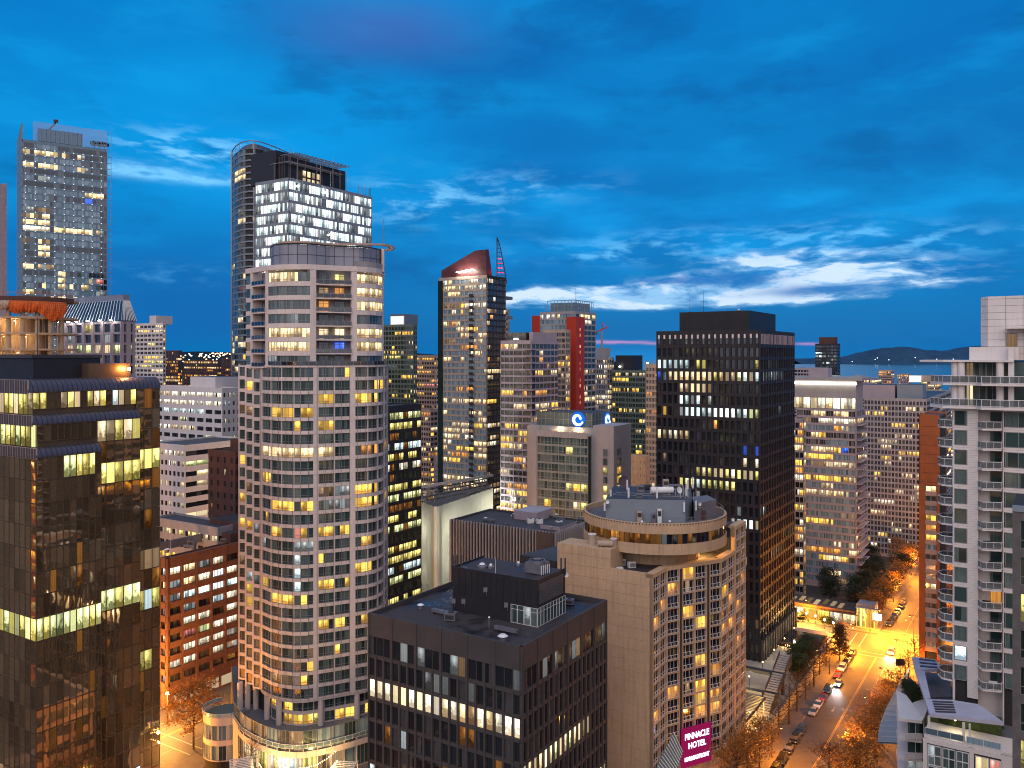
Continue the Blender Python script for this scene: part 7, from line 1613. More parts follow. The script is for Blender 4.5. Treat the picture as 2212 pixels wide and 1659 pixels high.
# two glazed penthouse storeys with round columns and big terraces
zs = [ztop1, ztop1 + 3.4, ztop1 + 6.8]
def terr(z_, th_, poly, nm='terrace_slab', mt='tile_white'): m = MB(); m.prism(poly, z_, z_ + th_); return tw.part(nm, m, [mt])
T1_ = [add2(add2(RP, D2, 3.0), D1, 6), add2(add2(RP, D2, 3.2), D1, 1.8), add2(add2(RP, D2, 1.2), D1, -1.2), add2(Rp(2108), D1, -1.2), add2(Rp(2122), D1, -2.4), add2(Rp(2170), D1, -2.4), add2(Rp(2262), D1, -1.0), add2(Rp(2262), D1, 8)]
terr(zs[0], .35, T1_); terr(zs[1], .3, [add2(q, D1, .4) for q in T1_]); terr(zs[2] + .0, .3, [add2(add2(RP, D2, 4.4), D1, 6), add2(add2(RP, D2, 4.6), D1, 1.5), add2(add2(RP, D2, 1.2), D1, -.4), add2(Rp(2190), D1, -.4), add2(Rp(2190), D1, 8)])
for z_ in (zs[0] + .35, zs[1] + .3):
    pth = [add2(q, D1, .12 + (.4 if z_ > zs[1] else 0)) for q in T1_[1:7]]
    m = MB(); m.strip(pth, -.05, .03, z_ + 1.05, z_ + 1.13); m.strip(pth, -.05, .03, z_ + .1, z_ + .15)
    for q_ in range(16): pp, _ = along(pth, plen(pth) * q_ / 15 * .999); m.box(pp[0] - .03, pp[0] + .03, pp[1] - .03, pp[1] + .03, z_, z_ + 1.13)
    tw.part('terrace_railing', m, ['metal_white']); m = MB(); m.strip(pth, -.02, .0, z_ + .18, z_ + 1.03); tw.part('railing_glass', m, ['screen_grey'])
    for (u_, o_) in ((2062, -.6), (2076, -.3), (2160, -.3)): c = Rp(u_, o_); m = MB(); m.tube((*c, z_), (*c, z_ + 3.08), .5, n=18); tw.part('column', m, ['tile_white'])
    for k, (u0, u1, pt) in enumerate(((2064, 2084, '.'), (2084, 2100, 'e' if z_ < zs[1] + .2 else 'd'), (2100, 2128, '.'), (2128, 2156, '.'), (2168, 2186, '.'), (2190, 2260, '.'))):
        a, b_ = Rp(u0, -2.4), Rp(u1, -2.4); tw.win(((a[0] + b_[0]) / 2, (a[1] + b_[1]) / 2), aR, z_ + .02, math.dist(a, b_), 3.0, 2 if u0 != 2190 else 3, pt, .08, .08, 0, .05)
m = MB(); m.prism([Rp(2060, -2.8), Rp(2262, -2.8), Rp(2262, -20), Rp(2060, -20)], zs[0] + .35, zs[2]); tw.part('penthouse_wall', m, ['core'])
m = MB(); m.prism([Rp(2178, .0), Rp(2190, .0), Rp(2190, -2), Rp(2178, -2)], zs[0] + .35, zs[2] + 2.2); tw.part('pier', m, ['tile_white'])
# tiled top block, chamfered on the left
q = [Rp(2115, -4.6), Rp(2131, -3.2), Rp(2290, -3.2), Rp(2290, -16), Rp(2115, -16)]
zt3 = zat(637, 121); m = MB(); m.prism(offs(q[:3], -.06)[0:3] + q[3:], zs[2] + .3, zt3 - .02); tw.part('top_block', m, ['tile_line'])
h = 1.0; n = int((zt3 - zs[2] - .3) / h)
for k in range(n + 1):
    z_ = zs[2] + .3 + k * h; z2 = min(z_ + h - .04, zt3)
    if z2 - z_ < .1: continue
    for (a, b_) in ((q[0], q[1]),): L_ = math.dist(a, b_); tw.panel(((a[0] + b_[0]) / 2, (a[1] + b_[1]) / 2), math.atan2(b_[1] - a[1], b_[0] - a[0]), z_, L_ - .02, z2 - z_, .05, 'tile_white')
    for j in range(3): a, b_ = [Rp(u_, -3.2) for u_ in ((2131, 2170), (2170, 2209), (2209, 2290))[j]]; tw.panel(((a[0] + b_[0]) / 2, (a[1] + b_[1]) / 2), aR, z_, math.dist(a, b_) - .04, z2 - z_, .05, 'tile_white')
m = MB(); m.prism([Rp(2092, -1.6), Rp(2200, -1.6), Rp(2200, -3.6), Rp(2092, -3.6)], zs[2] + .3, zs[2] + 2.2); tw.part('parapet', m, ['tile_white'])
p = Rp(2184, -3.1); tw.win(p, aR, zs[2] + 2.0, 1.4, 2.2, 1, 'd', .1, 0, 0, .08, 'doorway')
m = MB(); m.prism([Rp(2172, -.4), Rp(2262, -.4), Rp(2262, -3.1), Rp(2172, -3.1)], zs[2] + 4.8, zs[2] + 5.0); tw.part('canopy', m, ['tile_white'])
tw.pl = 300; tw.finish()
for k, (r_, mt, dx) in enumerate(((0, 'core', 0), (2, 'core', .2), (6, 'forest_near', -.3), (7, 'forest_near', .3), (9, 'frame_dark', -.4), (11, 'core', .1), (13, 'metal_white', .3))):
    z_ = ztop1 - (r_ + 1) * rfh + .09; c = add2(Rp(2140 + dx * 20), D1, -.2); t_ = thing('balcony_chair' if k % 2 else 'planter', ('dark bench on the topmost', 'dark chair on the third', 'leafy planter on the seventh', 'leafy chair cover on the eighth', 'dark box planter on the tenth', 'dark chair on the twelfth', 'white planter on the lowest')[k] + ' pointed balcony of the white tower', 'balcony furniture', (*c, z_), aR + .2); q = MB()
    q.box(-.55, .55, -.3, .3, .35, .48); q.box(-.55, .55, .24, .34, .48, .95); obj('seat', q.mesh('seat', [M[mt]]), t_); q = MB(); [q.box(a - .04, a + .04, b_ - .04, b_ + .04, 0, .35) for a in (-.5, .5) for b_ in (-.25, .25)]; obj('leg_frame', q.mesh('leg_frame', [M['frame_dark']]), t_)

# podium of the white tower: white roof slabs, terraces, lit rooms
pd = Bld('podium_block', 'white stepped podium with flat pale roofs at the foot of the white tower', 'building', (*at(2050, 118), 0), None, 'glass_teal', 'metal_white', 302, 100)
def vp(u, v, z): Y = F * (H - z) / (v - 768); return at(u, Y)
surf('roof_white', (.42, .42, .52), .6, .10, .4)
def slab(pts, z, th_, mt='roof_white', nm='roof_slab'):
    P_s = [vp(u, v, z) for u, v in pts]; a = sum(P_s[i][0] * P_s[(i + 1) % len(P_s)][1] - P_s[(i + 1) % len(P_s)][0] * P_s[i][1] for i in range(len(P_s)))
    if a < 0: P_s = P_s[::-1]
    m_ = MB(); m_.prism(P_s, z - th_, z); return pd.part(nm, m_, [mt])
Zp = 45.3
slab([(1970, 1418), (2022, 1425), (2034, 1444), (1977, 1447)], Zp + .02, .5); slab([(1977, 1447), (1997, 1449), (2010, 1508), (1998, 1510)], Zp, .5); slab([(1998, 1510), (2058, 1512), (2114, 1521), (2168, 1560), (2008, 1541)], Zp, .5)
for k in range(3): slab([(1985 + k * 1, 1421.5 + k * 7.5), (2020 + k * 3, 1426 + k * 7), (2021 + k * 3, 1428.5 + k * 7), (1985.5 + k * 1, 1424.5 + k * 7.5)], Zp + .12, .08, 'roof_dark', 'skylight')
for k in range(5): slab([(2014 + k * 1.5, 1513 + k * 5.4), (2058 + k * 1.6, 1515 + k * 5.4), (2059 + k * 1.6, 1517.4 + k * 5.4), (2015 + k * 1.5, 1515.6 + k * 5.4)], Zp + .12, .08, 'roof_dark', 'skylight')
slab([(1998, 1451), (2052, 1458), (2056, 1506), (2012, 1506)], Zp - 3.2, .5, 'roof_grey', 'terrace_floor')
A0 = vp(1997, 1588, 42.2); 
def fp_(u): return add2(A0, md2, reach(A0, md2, u))
m = MB(); m.prism([fp_(1999), fp_(2190), add2(fp_(2190), D1, 22), add2(fp_(1999), D1, 22)], 0, 41.9, 0, 1); pd.part('wall', m, ['core', 'roof_grey'])
m = MB(); m.prism([fp_(1996), fp_(2190), add2(fp_(2190), D1, 5), add2(fp_(1996), D1, 5)], 41.91, 42.3); pd.part('terrace_slab', m, ['tile_white'])
m = MB(); m.prism([add2(fp_(1998), D1, 5.2), add2(fp_(2160), D1, 5.2), add2(fp_(2160), D1, 5.7), add2(fp_(1998), D1, 5.7)], 42.3, Zp - .6); pd.part('terrace_wall', m, ['hedge_green'])
for (u0, u1) in ((2003, 2008), (2078, 2084), (2092, 2096)): m = MB(); m.prism([add2(fp_(u0), D1, .4), add2(fp_(u1), D1, .4), add2(fp_(u1), D1, .8), add2(fp_(u0), D1, .8)], 42.3, Zp - .5); pd.part('post', m, ['tile_white'])
tl_ = thing('terrace_lamp', 'soft lamp under the white roof of the podium terrace', 'lamp', (*add2(fp_(2060), D1, 2.5), Zp - 1.2)); q = MB(); q.lathe((0, 0), [(.01, 0), (.12, .1), (.01, .2)], 6); obj('globe', q.mesh('globe', [M['bulb_warm']]), tl_); q = MB(); q.tube((0, 0, .2), (0, 0, .7), .02); obj('cord', q.mesh('cord', [M['frame_dark']]), tl_); ld = bpy.data.lights.new('lamp_light', 'POINT'); ld.energy = 160; ld.color = (1., .85, .5); ld.shadow_soft_size = .3; obj('lamp_light', ld, tl_, (0, 0, -.2))  # lamp added to brighten the terrace greenery under the slab
railing(pd, [fp_(1998), fp_(2082)], 42.31, 1.05, 'metal_white', 1.4, gl='glass_pale'); railing(pd, [fp_(2088), fp_(2162)], 42.31, 1.05, 'metal_white', 1.4, gl='glass_pale')
a_ = math.atan2(md2[1], md2[0])
for r in range(3):    # big glazed bay in the middle and lit rooms on the right
    z_ = 41.2 - (r + 1) * 2.9
    for (u0, u1, n, pt) in ((2004, 2034, 2, ('q.', '.', 'e')[r]), (2036, 2064, 2, ('.', 'q', 'q')[r]), (2066, 2093, 2, ('.', '.q', '.')[r])): a, b_ = fp_(u0), fp_(u1); a = add2(a, D1, -.08); b_ = add2(b_, D1, -.08); pd.win(((a[0] + b_[0]) / 2, (a[1] + b_[1]) / 2), a_, z_, math.dist(a, b_), 2.8, n, pt, .1, .1, .5, .1)
    for (u0, u1, pt) in ((2107, 2136, ('w', 'p', '.')[r]), (2138, 2162, ('p', '.', '.')[r])): a, b_ = fp_(u0), fp_(u1); a = add2(a, D1, -.08); b_ = add2(b_, D1, -.08); pd.win(((a[0] + b_[0]) / 2, (a[1] + b_[1]) / 2), a_, z_ + .7 - r * .2, math.dist(a, b_), 2.0, 2, pt, .1, .1, 0, .08)
    m = MB(); m.strip([fp_(2103), fp_(2168)], -.1, .9, z_ - .3, z_ + .55); pd.part('parapet', m, ['tile_white'])
m = MB(); m.strip([fp_(1994), fp_(2003)], -.3, .1, 20, 41.9); m.strip([fp_(2094), fp_(2104)], -.3, .1, 20, 41.9); m.strip([fp_(2163), fp_(2190)], -.3, .1, 20, 41.9); m.strip([fp_(1994), fp_(2190)], -.3, .12, 41.25, 41.9); pd.part('tile_wall', m, ['tile_white'])
slab([(2100, 1573), (2168, 1590), (2166, 1606), (2104, 1588)], 41.4, .3)
for k in range(4):  # stepped balconies on the street side
    z_ = 40.6 - k * 2.95; o = k * 2.
    slab([(1936, 1490 + k * 42.), (1958, 1502 + k * 42), (1995, 1551 + k * 42), (1992, 1557 + k * 42), (1941, 1551 + k * 42)], z_, .45, 'tile_white', 'balcony_slab')
    p0, p1_ = vp(1955, 1556 + k * 42 + 0, z_), vp(1992, 1557 + k * 42, z_); railing(pd, [p0, p1_], z_ - 2.9, 1.0, 'metal_white', 1.2, gl='white_wall')
    c0_ = add2(p0, D1, 2.0); c1_ = add2(p1_, D1, 2.0); pd.win(((c0_[0] + c1_[0]) / 2, (c0_[1] + c1_[1]) / 2), math.atan2(c1_[1] - c0_[1], c1_[0] - c0_[0]), z_ - 2.85, math.dist(c0_, c1_), 2.4, 2, 'q' if k == 2 else '.', .08, .08, 0, .05)
    m = MB(); m.prism([add2(p0, D1, 2.2), add2(p1_, D1, 2.2), add2(p1_, D1, 12), add2(p0, D1, 9)], z_ - 2.95, z_ - .46); pd.part('room_wall', m, ['tile_white'])
# sloping curved pale canopy on the street side
surf('canopy_blue', (.30, .36, .42), .4, .1, .3, spec=.7)
cv = []
for k in range(15):
    t_ = k / 14; v = 1443 + (1602 - 1443) * t_; uo = 1962 - 66 * math.sin(t_ * math.pi / 2) ** 1.15; ui = 1966 - 28 * t_ ** .7
    cv.append((vp(uo, v, 30 - 1.5 * 0), vp(ui, v + 2, 33)))
m = MB()
for (a, b_), (c, d) in zip(cv, cv[1:]): m.quad((*a, 30), (*c, 30), (*d, 33), (*b_, 33)); m.quad((*b_, 32.7), (*d, 32.7), (*c, 29.7), (*a, 29.7)); m.quad((*a, 29.7), (*c, 29.7), (*c, 30), (*a, 30))
pd.part('curved_canopy', m, ['canopy_blue'])
for k, ((a, b_), _n) in enumerate(zip(cv, cv)): m = MB(); m.tube((*a, 30.05), (*b_, 33.05), .05, n=4); pd.part('canopy_rib', m, ['metal_white'])
slab([(1908, 1590), (1936, 1520), (1946, 1600), (1940, 1602)], 24, .5, 'roof_dark', 'lower_roof')
m = MB(); q_ = [vp(1968, 1455, 33), vp(2010, 1450, 33), vp(2010, 1600, 40), vp(1962, 1560, 33)]; 
pd.finish()

# dark stone tower cut by the right edge
EP = at(2187, 77.5); ez = zat(1104, 77.5)
de = Bld('stone_tower', 'dark grey stone building with tall green glass windows cut by the right edge', 'building', (*EP, 0), None, 'glass_green', 'frame_grey', 305, 60)
ep = [EP, add2(EP, md2, 9)]
m = MB(); m.prism([add2(EP, D1, .4), add2(ep[1], D1, .4), add2(ep[1], D1, 12), add2(EP, D1, 12)], 0, ez - .05); de.part('wall', m, ['core'])
surf('stone_dark', (.105, .095, .095), .6, .25, 1.2)
de.facade(ep, ez - 24 * 3.36 - .5, 3.36, 24, [(.62, .52, 1), (1.9, 1.5, 2), (4.2, 1.5, 2)], lit=lambda r, c, n: 'l' if (r, c) in ((2, 0), (6, 0)) else '.', sm='stone_dark', sill=.45, wh=2.6, inset=.25, pier=.5, fr=.06, mw=.06, tr=.3, thick=.4, own=True, top=ez)
m = MB(); m.strip([ep[0], ep[1]], -.5, .12, ez, ez + .5); de.part('cornice', m, ['blue_slab']); de.finish()

# =================================================================== plaza, stairs and pergola between the hotel and the street
zp = 3.0
m = MB(); m.prism([st(166, 58.5), st(292, 58.5), st(292, 72), st(253, 72), st(253, 110), st(166, 110)], 0, zp, 0, 1); obj('plaza', m.mesh('plaza', [M['concrete'], M['concrete']]), kind='structure')
stw = Bld('parapet_wall', 'low concrete wall with a dark rail edging the plaza above the pavement', 'wall', (*st(220, 58.5), 0)); m = MB(); m.strip([st(166, 58.4)[:2], st(292, 58.4)][::1] if False else [st(292, 58.3), st(166, 58.3)][::-1], -.3, 0, 0, zp + .4); stw.part('wall', m, ['concrete'])
railing(stw, [st(166, 58.5), st(292, 58.5)], zp + .4, .8, 'frame_dark', 2.2)
def stair(s0, z0, n, lab, t0=60.2, t1=63.2):
    r = thing('staircase', lab, 'stairs', (*st(s0, (t0 + t1) / 2), z0), 0); ox, oy = st(s0, (t0 + t1) / 2)
    q = MB(); P4 = [st(s0, t0), st(s0 + n * .42, t0), st(s0 + n * .42, t1), st(s0, t1)]; q.prism([(x_ - ox, y_ - oy) for x_, y_ in P4], 0, [.02, n * .17 - .1, n * .17 - .1, .02]); obj('ramp', q.mesh('ramp', [M['charcoal']]), r)
    for k in range(0, n, 2):
        q = MB(); a, b_ = s0 + k * .42, s0 + (k + 1.25) * .42; P4 = [st(a, t0), st(b_, t0), st(b_, t1), st(a, t1)]; q.prism([(x_ - ox, y_ - oy) for x_, y_ in P4], k * .17 + .05, k * .17 + .40); obj('step', q.mesh('step', [M['concrete_pale']]), r)
    for tt in (t0 - .22, t1): q = MB(); P4 = [st(s0, tt), st(s0 + n * .42, tt), st(s0 + n * .42, tt + .2), st(s0, tt + .2)]; q.prism([(x_ - ox, y_ - oy) for x_, y_ in P4], 0, [.9, n * .17 + .9, n * .17 + .9, .9]); obj('side_wall', q.mesh('side_wall', [M['charcoal']]), r)
for k, s0 in enumerate((217.5, 225, 232.5)): stair(s0, zp + k * 2.9, 15, ('lowest lit flight of plaza steps, nearest the pergola', 'middle lit flight of plaza steps', 'uppermost lit flight of plaza steps, nearest the black tower')[k])
for k, s0 in enumerate((223.9, 231.4)):
    r = thing('footbridge', ('nearer', 'farther')[k] + ' dark footbridge with lit side over the plaza steps', 'footbridge', (*st(s0, 66), zp), 0); ox, oy = st(s0, 66); q = MB(); P4 = [st(s0, 60), st(s0 + 1.6, 60), st(s0 + 1.6, 74), st(s0, 74)]; q.prism([(x_ - ox, y_ - oy) for x_, y_ in P4], k * 2.9 + 1.7, k * 2.9 + 2.6); obj('deck', q.mesh('deck', [M['charcoal']]), r)
    q = MB(); P4 = [st(s0 - .05, 64), st(s0, 64), st(s0, 71.5), st(s0 - .05, 71.5)]; q.prism([(x_ - ox, y_ - oy) for x_, y_ in P4], k * 2.9 + 1.8, k * 2.9 + 2.5); obj('lit_panel', q.mesh('lit_panel', [M['lit_cream']]), r)
    for tt in (60.3, 72.8): q = MB(); P4 = [st(s0 + .1, tt), st(s0 + 1.0, tt), st(s0 + 1.0, tt + .7), st(s0 + .1, tt + .7)]; q.prism([(x_ - ox, y_ - oy) for x_, y_ in P4], 0, k * 2.9 + 1.69); obj('pier', q.mesh('pier', [M['charcoal']]), r)
def spot(name, loc, target, e, c, ang=70, blend=.6, size=.15, parent=None):
    ld = bpy.data.lights.new(name, 'SPOT'); ld.energy = e; ld.color = c; ld.spot_size = R(ang); ld.spot_blend = blend; ld.shadow_soft_size = size; o = bpy.data.objects.new(name, ld); col.objects.link(o); o.location = loc; d = Vector(target) - Vector(loc); o.rotation_euler = d.to_track_quat('-Z', 'Y').to_euler(); o.parent = parent; return o
WARM = (1., .62, .22); SOD = (1., .31, .018)
for k, s0 in enumerate((219, 231, 244, 256, 268, 280)):
    t_ = thing('bollard_lamp', ('lamp nearest the pergola', 'second lamp', 'third lamp', 'fourth lamp', 'fifth lamp', 'lamp farthest along the colonnade')[k] + ' lighting the plaza steps beside the black tower', 'lamp', (*st(s0, 69.5), zp), 0, 'lamps on the plaza beside the black tower'); q = MB(); q.tube((0, 0, 0), (0, 0, 3.2), .08); obj('post', q.mesh('post', [M['frame_dark']]), t_); q = MB(); q.lathe((0, 0), [(.01, 3.2), (.16, 3.3), (.16, 3.5), (.01, 3.6)], 8); obj('lens', q.mesh('lens', [M['bulb_warm']]), t_)
    ld = bpy.data.lights.new('lamp_light', 'POINT'); ld.energy = 380; ld.color = (1., .80, .45); ld.shadow_soft_size = .3; obj('lamp_light', ld, t_, (0, 0, 3.9))
# slatted pergola with seating beneath
r = thing('pergola', 'dark slatted pergola beside the hotel with lit seating beneath', 'pergola', (*st(200, 65), zp)); ox, oy = st(200, 65)
def rel(P_l): return [(x_ - ox, y_ - oy) for x_, y_ in P_l]
for k in range(34): s0 = 186 + k * .92; q = MB(); q.prism(rel([st(s0, 61), st(s0 + .35, 61), st(s0 + .35, 71), st(s0, 71)]), 4.2, 4.4); obj('slat', q.mesh('slat', [M['metal_grey']]), r)
for tt in (61, 66, 70.6): q = MB(); q.prism(rel([st(186, tt), st(217, tt), st(217, tt + .35), st(186, tt + .35)]), 3.8, 4.19); obj('beam', q.mesh('beam', [M['frame_dark']]), r)
for s0 in (187, 194, 202, 209, 216): q = MB(); c = st(s0, 61.2); q.tube((c[0] - ox, c[1] - oy, 0), (c[0] - ox, c[1] - oy, 3.8), .12); obj('post', q.mesh('post', [M['metal_white']]), r)
for k, s0 in enumerate((186, 191, 196.5, 202, 207.5, 212.5)):
    t_ = thing('pergola_lamp', ORD[k] + ' small amber lamp hanging beneath the slatted pergola, from its near end', 'lamp', (*st(s0 + 2, 62.8), zp + 2.7), 0, 'amber lamps beneath the pergola'); q = MB(); q.lathe((0, 0), [(.01, 0), (.16, .15), (.01, .32)], 8); obj('globe', q.mesh('globe', [M['lamp_core']]), t_); q = MB(); q.tube((0, 0, .3), (0, 0, 1.1), .02); obj('cord', q.mesh('cord', [M['frame_dark']]), t_)
    ld = bpy.data.lights.new('lamp_light', 'POINT'); ld.energy = 700; ld.color = (1., .55, .12); ld.shadow_soft_size = .3; obj('lamp_light', ld, t_, (0, 0, -.2))
for k in range(7):
    s0 = 186 + k * 4.4; t_ = thing('cafe_table', ORD[k] + ' round table with two stools from the near end of the pergola', 'table', (*st(s0 + 2, 60.2), zp), 0, 'tables under the pergola'); q = MB(); q.tube((0, 0, .68), (0, 0, .73), .5, n=12); obj('tabletop', q.mesh('tabletop', [M['metal_white']]), t_); q = MB(); q.tube((0, 0, 0), (0, 0, .68), .05); obj('leg', q.mesh('leg', [M['frame_dark']]), t_)
    for sx_ in (-.9, .9): q = MB(); q.tube((sx_, 0, 0), (sx_, 0, .45), .2, n=8); obj('seat', q.mesh('seat', [M['tan_wall']]), t_)

# =================================================================== restaurants at the junction
def pav(name, label, s0, s1, t0, t1, h, nb, pats, wallm, roofm, seed, nbs=4, extra=None):
    b = Bld(name, label, 'restaurant', (*st(s0, t0), 0), None, 'glass_dark', 'frame_dark', seed, 200)
    m = MB(); m.prism([st(s0 + .3, t0 + .3), st(s1, t0 + .3), st(s1, t1), st(s0 + .3, t1)], 0, h - .2, 0, 1); b.part('wall', m, [wallm, roofm])
    q = rg(seed); f0 = lambda r, c, n: q.choice(pats)
    b.facade([st(s0, t1), st(s0, t0)], 0, h - .6, 1, nb, lit=f0, sm=wallm, sill=.4, wh=h - 1.5, inset=.15, pier=.35, panes=3, fr=.06, mw=.07, tr=.7, thick=.3, top=h, own=True)
    b.facade([st(s0, t0), st(s1, t0)], 0, h - .6, 1, nbs, lit=f0, sm=wallm, sill=.4, wh=h - 1.5, inset=.15, pier=.35, panes=3, fr=.06, mw=.07, tr=.7, thick=.3, top=h, own=True)
    m = MB(); m.prism([st(s0 - 1.6, t0 - 1.2), st(s0, t0 - 1.2), st(s0, t1), st(s0 - 1.6, t1)], h - 1.0, h - .8); b.part('awning', m, [roofm])
    return b
b = pav('restaurant', 'long low brick restaurant with glowing windows across the junction', 314, 326, 57, 96, 5.0, 9, 'wwWyw', 'brick_brown', 'charcoal', 401)
for k in range(9): m = MB(); m.prism([st(316 + k % 3 * 1.2, 62 + k * 2.8), st(322 + k % 3, 62 + k * 2.8), st(322 + k % 3, 63.4 + k * 2.8), st(316 + k % 3 * 1.2, 63.4 + k * 2.8)], 4.81, 5.1); b.part('skylight', m, ['lit_cream'])
b.finish()
b = pav('restaurant', 'two-storey corner restaurant box with a yellow-lit upper window', 313, 320, 50.5, 56.5, 8.2, 2, 'ylw', 'tan_wall', 'roof_light', 402, 2); b.finish()
t_ = thing('shop_sign', 'small blue-white lit sign on the corner restaurant', 'sign', (*st(312.5, 49.6), 3.6), math.atan2(md2[1], md2[0])); emit('sign_face', (.75, .8, 1.), 2.4); q = MB(); q.box(-1.4, 1.4, -.15, .15, 0, 2.2); obj('board', q.mesh('board', [M['sign_face']]), t_); text('Tuff', 1.2, 'core', t_, (0, -.17, .7), (R(90), 0, 0), .01)
b = pav('pavilion', 'glass pavilion hung with tiny lights beside the junction', 270, 284, 60, 78, 4.6, 6, 'wwyw', 'brick_dark', 'glass_dark', 403); b.finish()
for k, (t0, t1) in enumerate(((60, 69), (69, 78))): bulbs(((*st(269.4, t0), 4.2), (*st(269.4, t1), 4.2)), 16, ('right', 'left')[k] + ' half of the tiny lights on the front of the glass pavilion', 260, .9, .10)
bulbs(((*st(268.6, 60), 2.4), (*st(268.6, 77), 2.4)), 22, 'lower row of tiny lights along the glass pavilion', 0, .3, .10)

# =================================================================== lamps, cars, trees
emit('lamp_sodium', (1., .50, .10), 40)
def street_lamp(s_, t_, lab, arm=2.2, h=7.6, en=9000, on=True, side=1, c=SOD, grp='street lamps along the main street'):
    p = st(s_, t_); r = thing('street_lamp', lab, 'street lamp', (*p, .13), 0, grp); q = MB(); q.tube((0, 0, 0), (0, 0, h), .11, .07, 8); q.tube((0, 0, 0), (0, 0, .6), .2, .16, 8); obj('pole', q.mesh('pole', [M['frame_dark']]), r)
    dx, dy = D2[0] * side * arm, D2[1] * side * arm; q = MB(); q.tube((0, 0, h), (dx * .5, dy * .5, h + .55), .05, n=6); q.tube((dx * .5, dy * .5, h + .55), (dx, dy, h + .3), .05, n=6); obj('arm', q.mesh('arm', [M['frame_dark']]), r)
    q = MB(); q.lathe((dx, dy), [(.30, h + .02), (.34, h + .12), (.16, h + .38), (.03, h + .42)], 12); hd = obj('lamp_head', q.mesh('lamp_head', [M['frame_dark']]), r); q = MB(); q.lathe((dx, dy), [(.01, h - .14), (.16, h - .08), (.26, h + .02)], 12); obj('lamp_glass', q.mesh('lamp_glass', [M['lamp_sodium' if on else 'glass_pale']]), r)
    if on and en:
        pt = t_ < 40 and s_ < 240 or s_ > 312 and t_ < 160 or t_ > 160 and int(s_) % 4 == 0; ld = bpy.data.lights.new('lamp_light', 'POINT' if pt else 'SPOT'); ld.energy = en * ((1.7 if t_ > 160 or s_ > 300 else 1.2 if s_ < 215 else 1.9) if pt else 4.2); ld.color = c
        if not pt: ld.spot_size = R(166); ld.spot_blend = .55
        ld.shadow_soft_size = .35; obj('lamp_light', ld, r, (dx, dy, h - .3))
    return r
w_ = ('first', 'second', 'third', 'fourth', 'fifth', 'sixth', 'seventh', 'eighth')
for k, (s_, on) in enumerate(((178, 1), (206, 1), (229.5, 1), (253, 0), (280, 1), (304, 1))): street_lamp(s_, 37.2, w_[k] + ' lamp from the bottom on the white tower side of the main street', on=bool(on), en=9000 if s_ < 240 else 15000)
street_lamp(289.5, 58, 'lamp at the pavilion corner of the junction', side=-1, arm=4, en=11000); street_lamp(310, 51.5, 'lamp at the corner restaurant of the junction', side=-1, arm=3, en=11000); street_lamp(309, 36, 'lamp at the far right corner of the junction', side=1, arm=3, en=11000)
for k, s_ in enumerate((172, 200, 262, 286)): street_lamp(s_, 54.8, w_[k] + ' lamp from the bottom on the black tower side of the main street', side=-1, en=3200)
for k, (s_, t_) in enumerate(((330, 31.4), (352, 50), (372, 31.4), (398, 50), (430, 31.4), (460, 50))): street_lamp(s_, t_, w_[k] + ' lamp beyond the junction on the main street', side=1 if t_ < 40 else -1, en=15000)
for k, (s_, t_) in enumerate(((309.5, 72), (309.5, 98), (309.5, 130), (289.5, 90), (289.5, 120), (309.5, 20))): street_lamp(s_, t_, w_[k] + ' lamp along the cross street', side=1, arm=.8, en=9000)
for k, (s_, t_) in enumerate(((128, 203), (154, 203), (184, 203), (214, 203), (246, 203), (92, 203), (104, 168), (150, 168), (190, 168), (230, 168), (270, 203), (310, 203))): street_lamp(s_, t_, (w_ + ('ninth', 'tenth', 'eleventh', 'twelfth'))[k] + ' lamp on the wide street by the brick office', side=-1 if t_ > 180 else 1, en=36000 if s_ < 200 else 26000, c=(1., .36, .04), grp='street lamps on the wide street')
p = ground(362, 1560); r = thing('street_lamp', 'short globe lamp glaring at the corner of the brick office', 'street lamp', (*at(362, 216), .13)); q = MB(); q.tube((0, 0, 0), (0, 0, 7.5), .09); obj('pole', q.mesh('pole', [M['frame_dark']]), r); q = MB(); q.lathe((0, 0), [(.01, 7.5), (.4, 7.85), (.42, 8.1), (.01, 8.5)], 12); obj('lamp_glass', q.mesh('lamp_glass', [M['lamp_core']]), r); ld = bpy.data.lights.new('lamp_light', 'POINT'); ld.energy = 30000; ld.color = (1., .42, .08); ld.shadow_soft_size = .5; obj('lamp_light', ld, r, (0, -.9, 8))
for k, (u, v) in enumerate(((1725, 1320), (1742, 1325), (1762, 1331), (1781, 1339), (1800, 1345))):
    p = vp(u, v, 3.2); r = thing('garden_lamp', w_[k] + ' from the left of the round lamps before the long restaurant', 'lamp', (*p, 0), 0, 'round lamps before the restaurant'); q = MB(); q.tube((0, 0, 0), (0, 0, 3), .06); obj('post', q.mesh('post', [M['frame_dark']]), r); q = MB(); q.lathe((0, 0), [(.01, 2.9), (.3, 3.15), (.3, 3.35), (.01, 3.6)], 10); obj('globe', q.mesh('globe', [M['lamp_core']]), r); ld = bpy.data.lights.new('lamp_light', 'POINT'); ld.energy = 2200; ld.color = (1., .58, .14); ld.shadow_soft_size = .3; obj('lamp_light', ld, r, (0, -.6, 3.3))
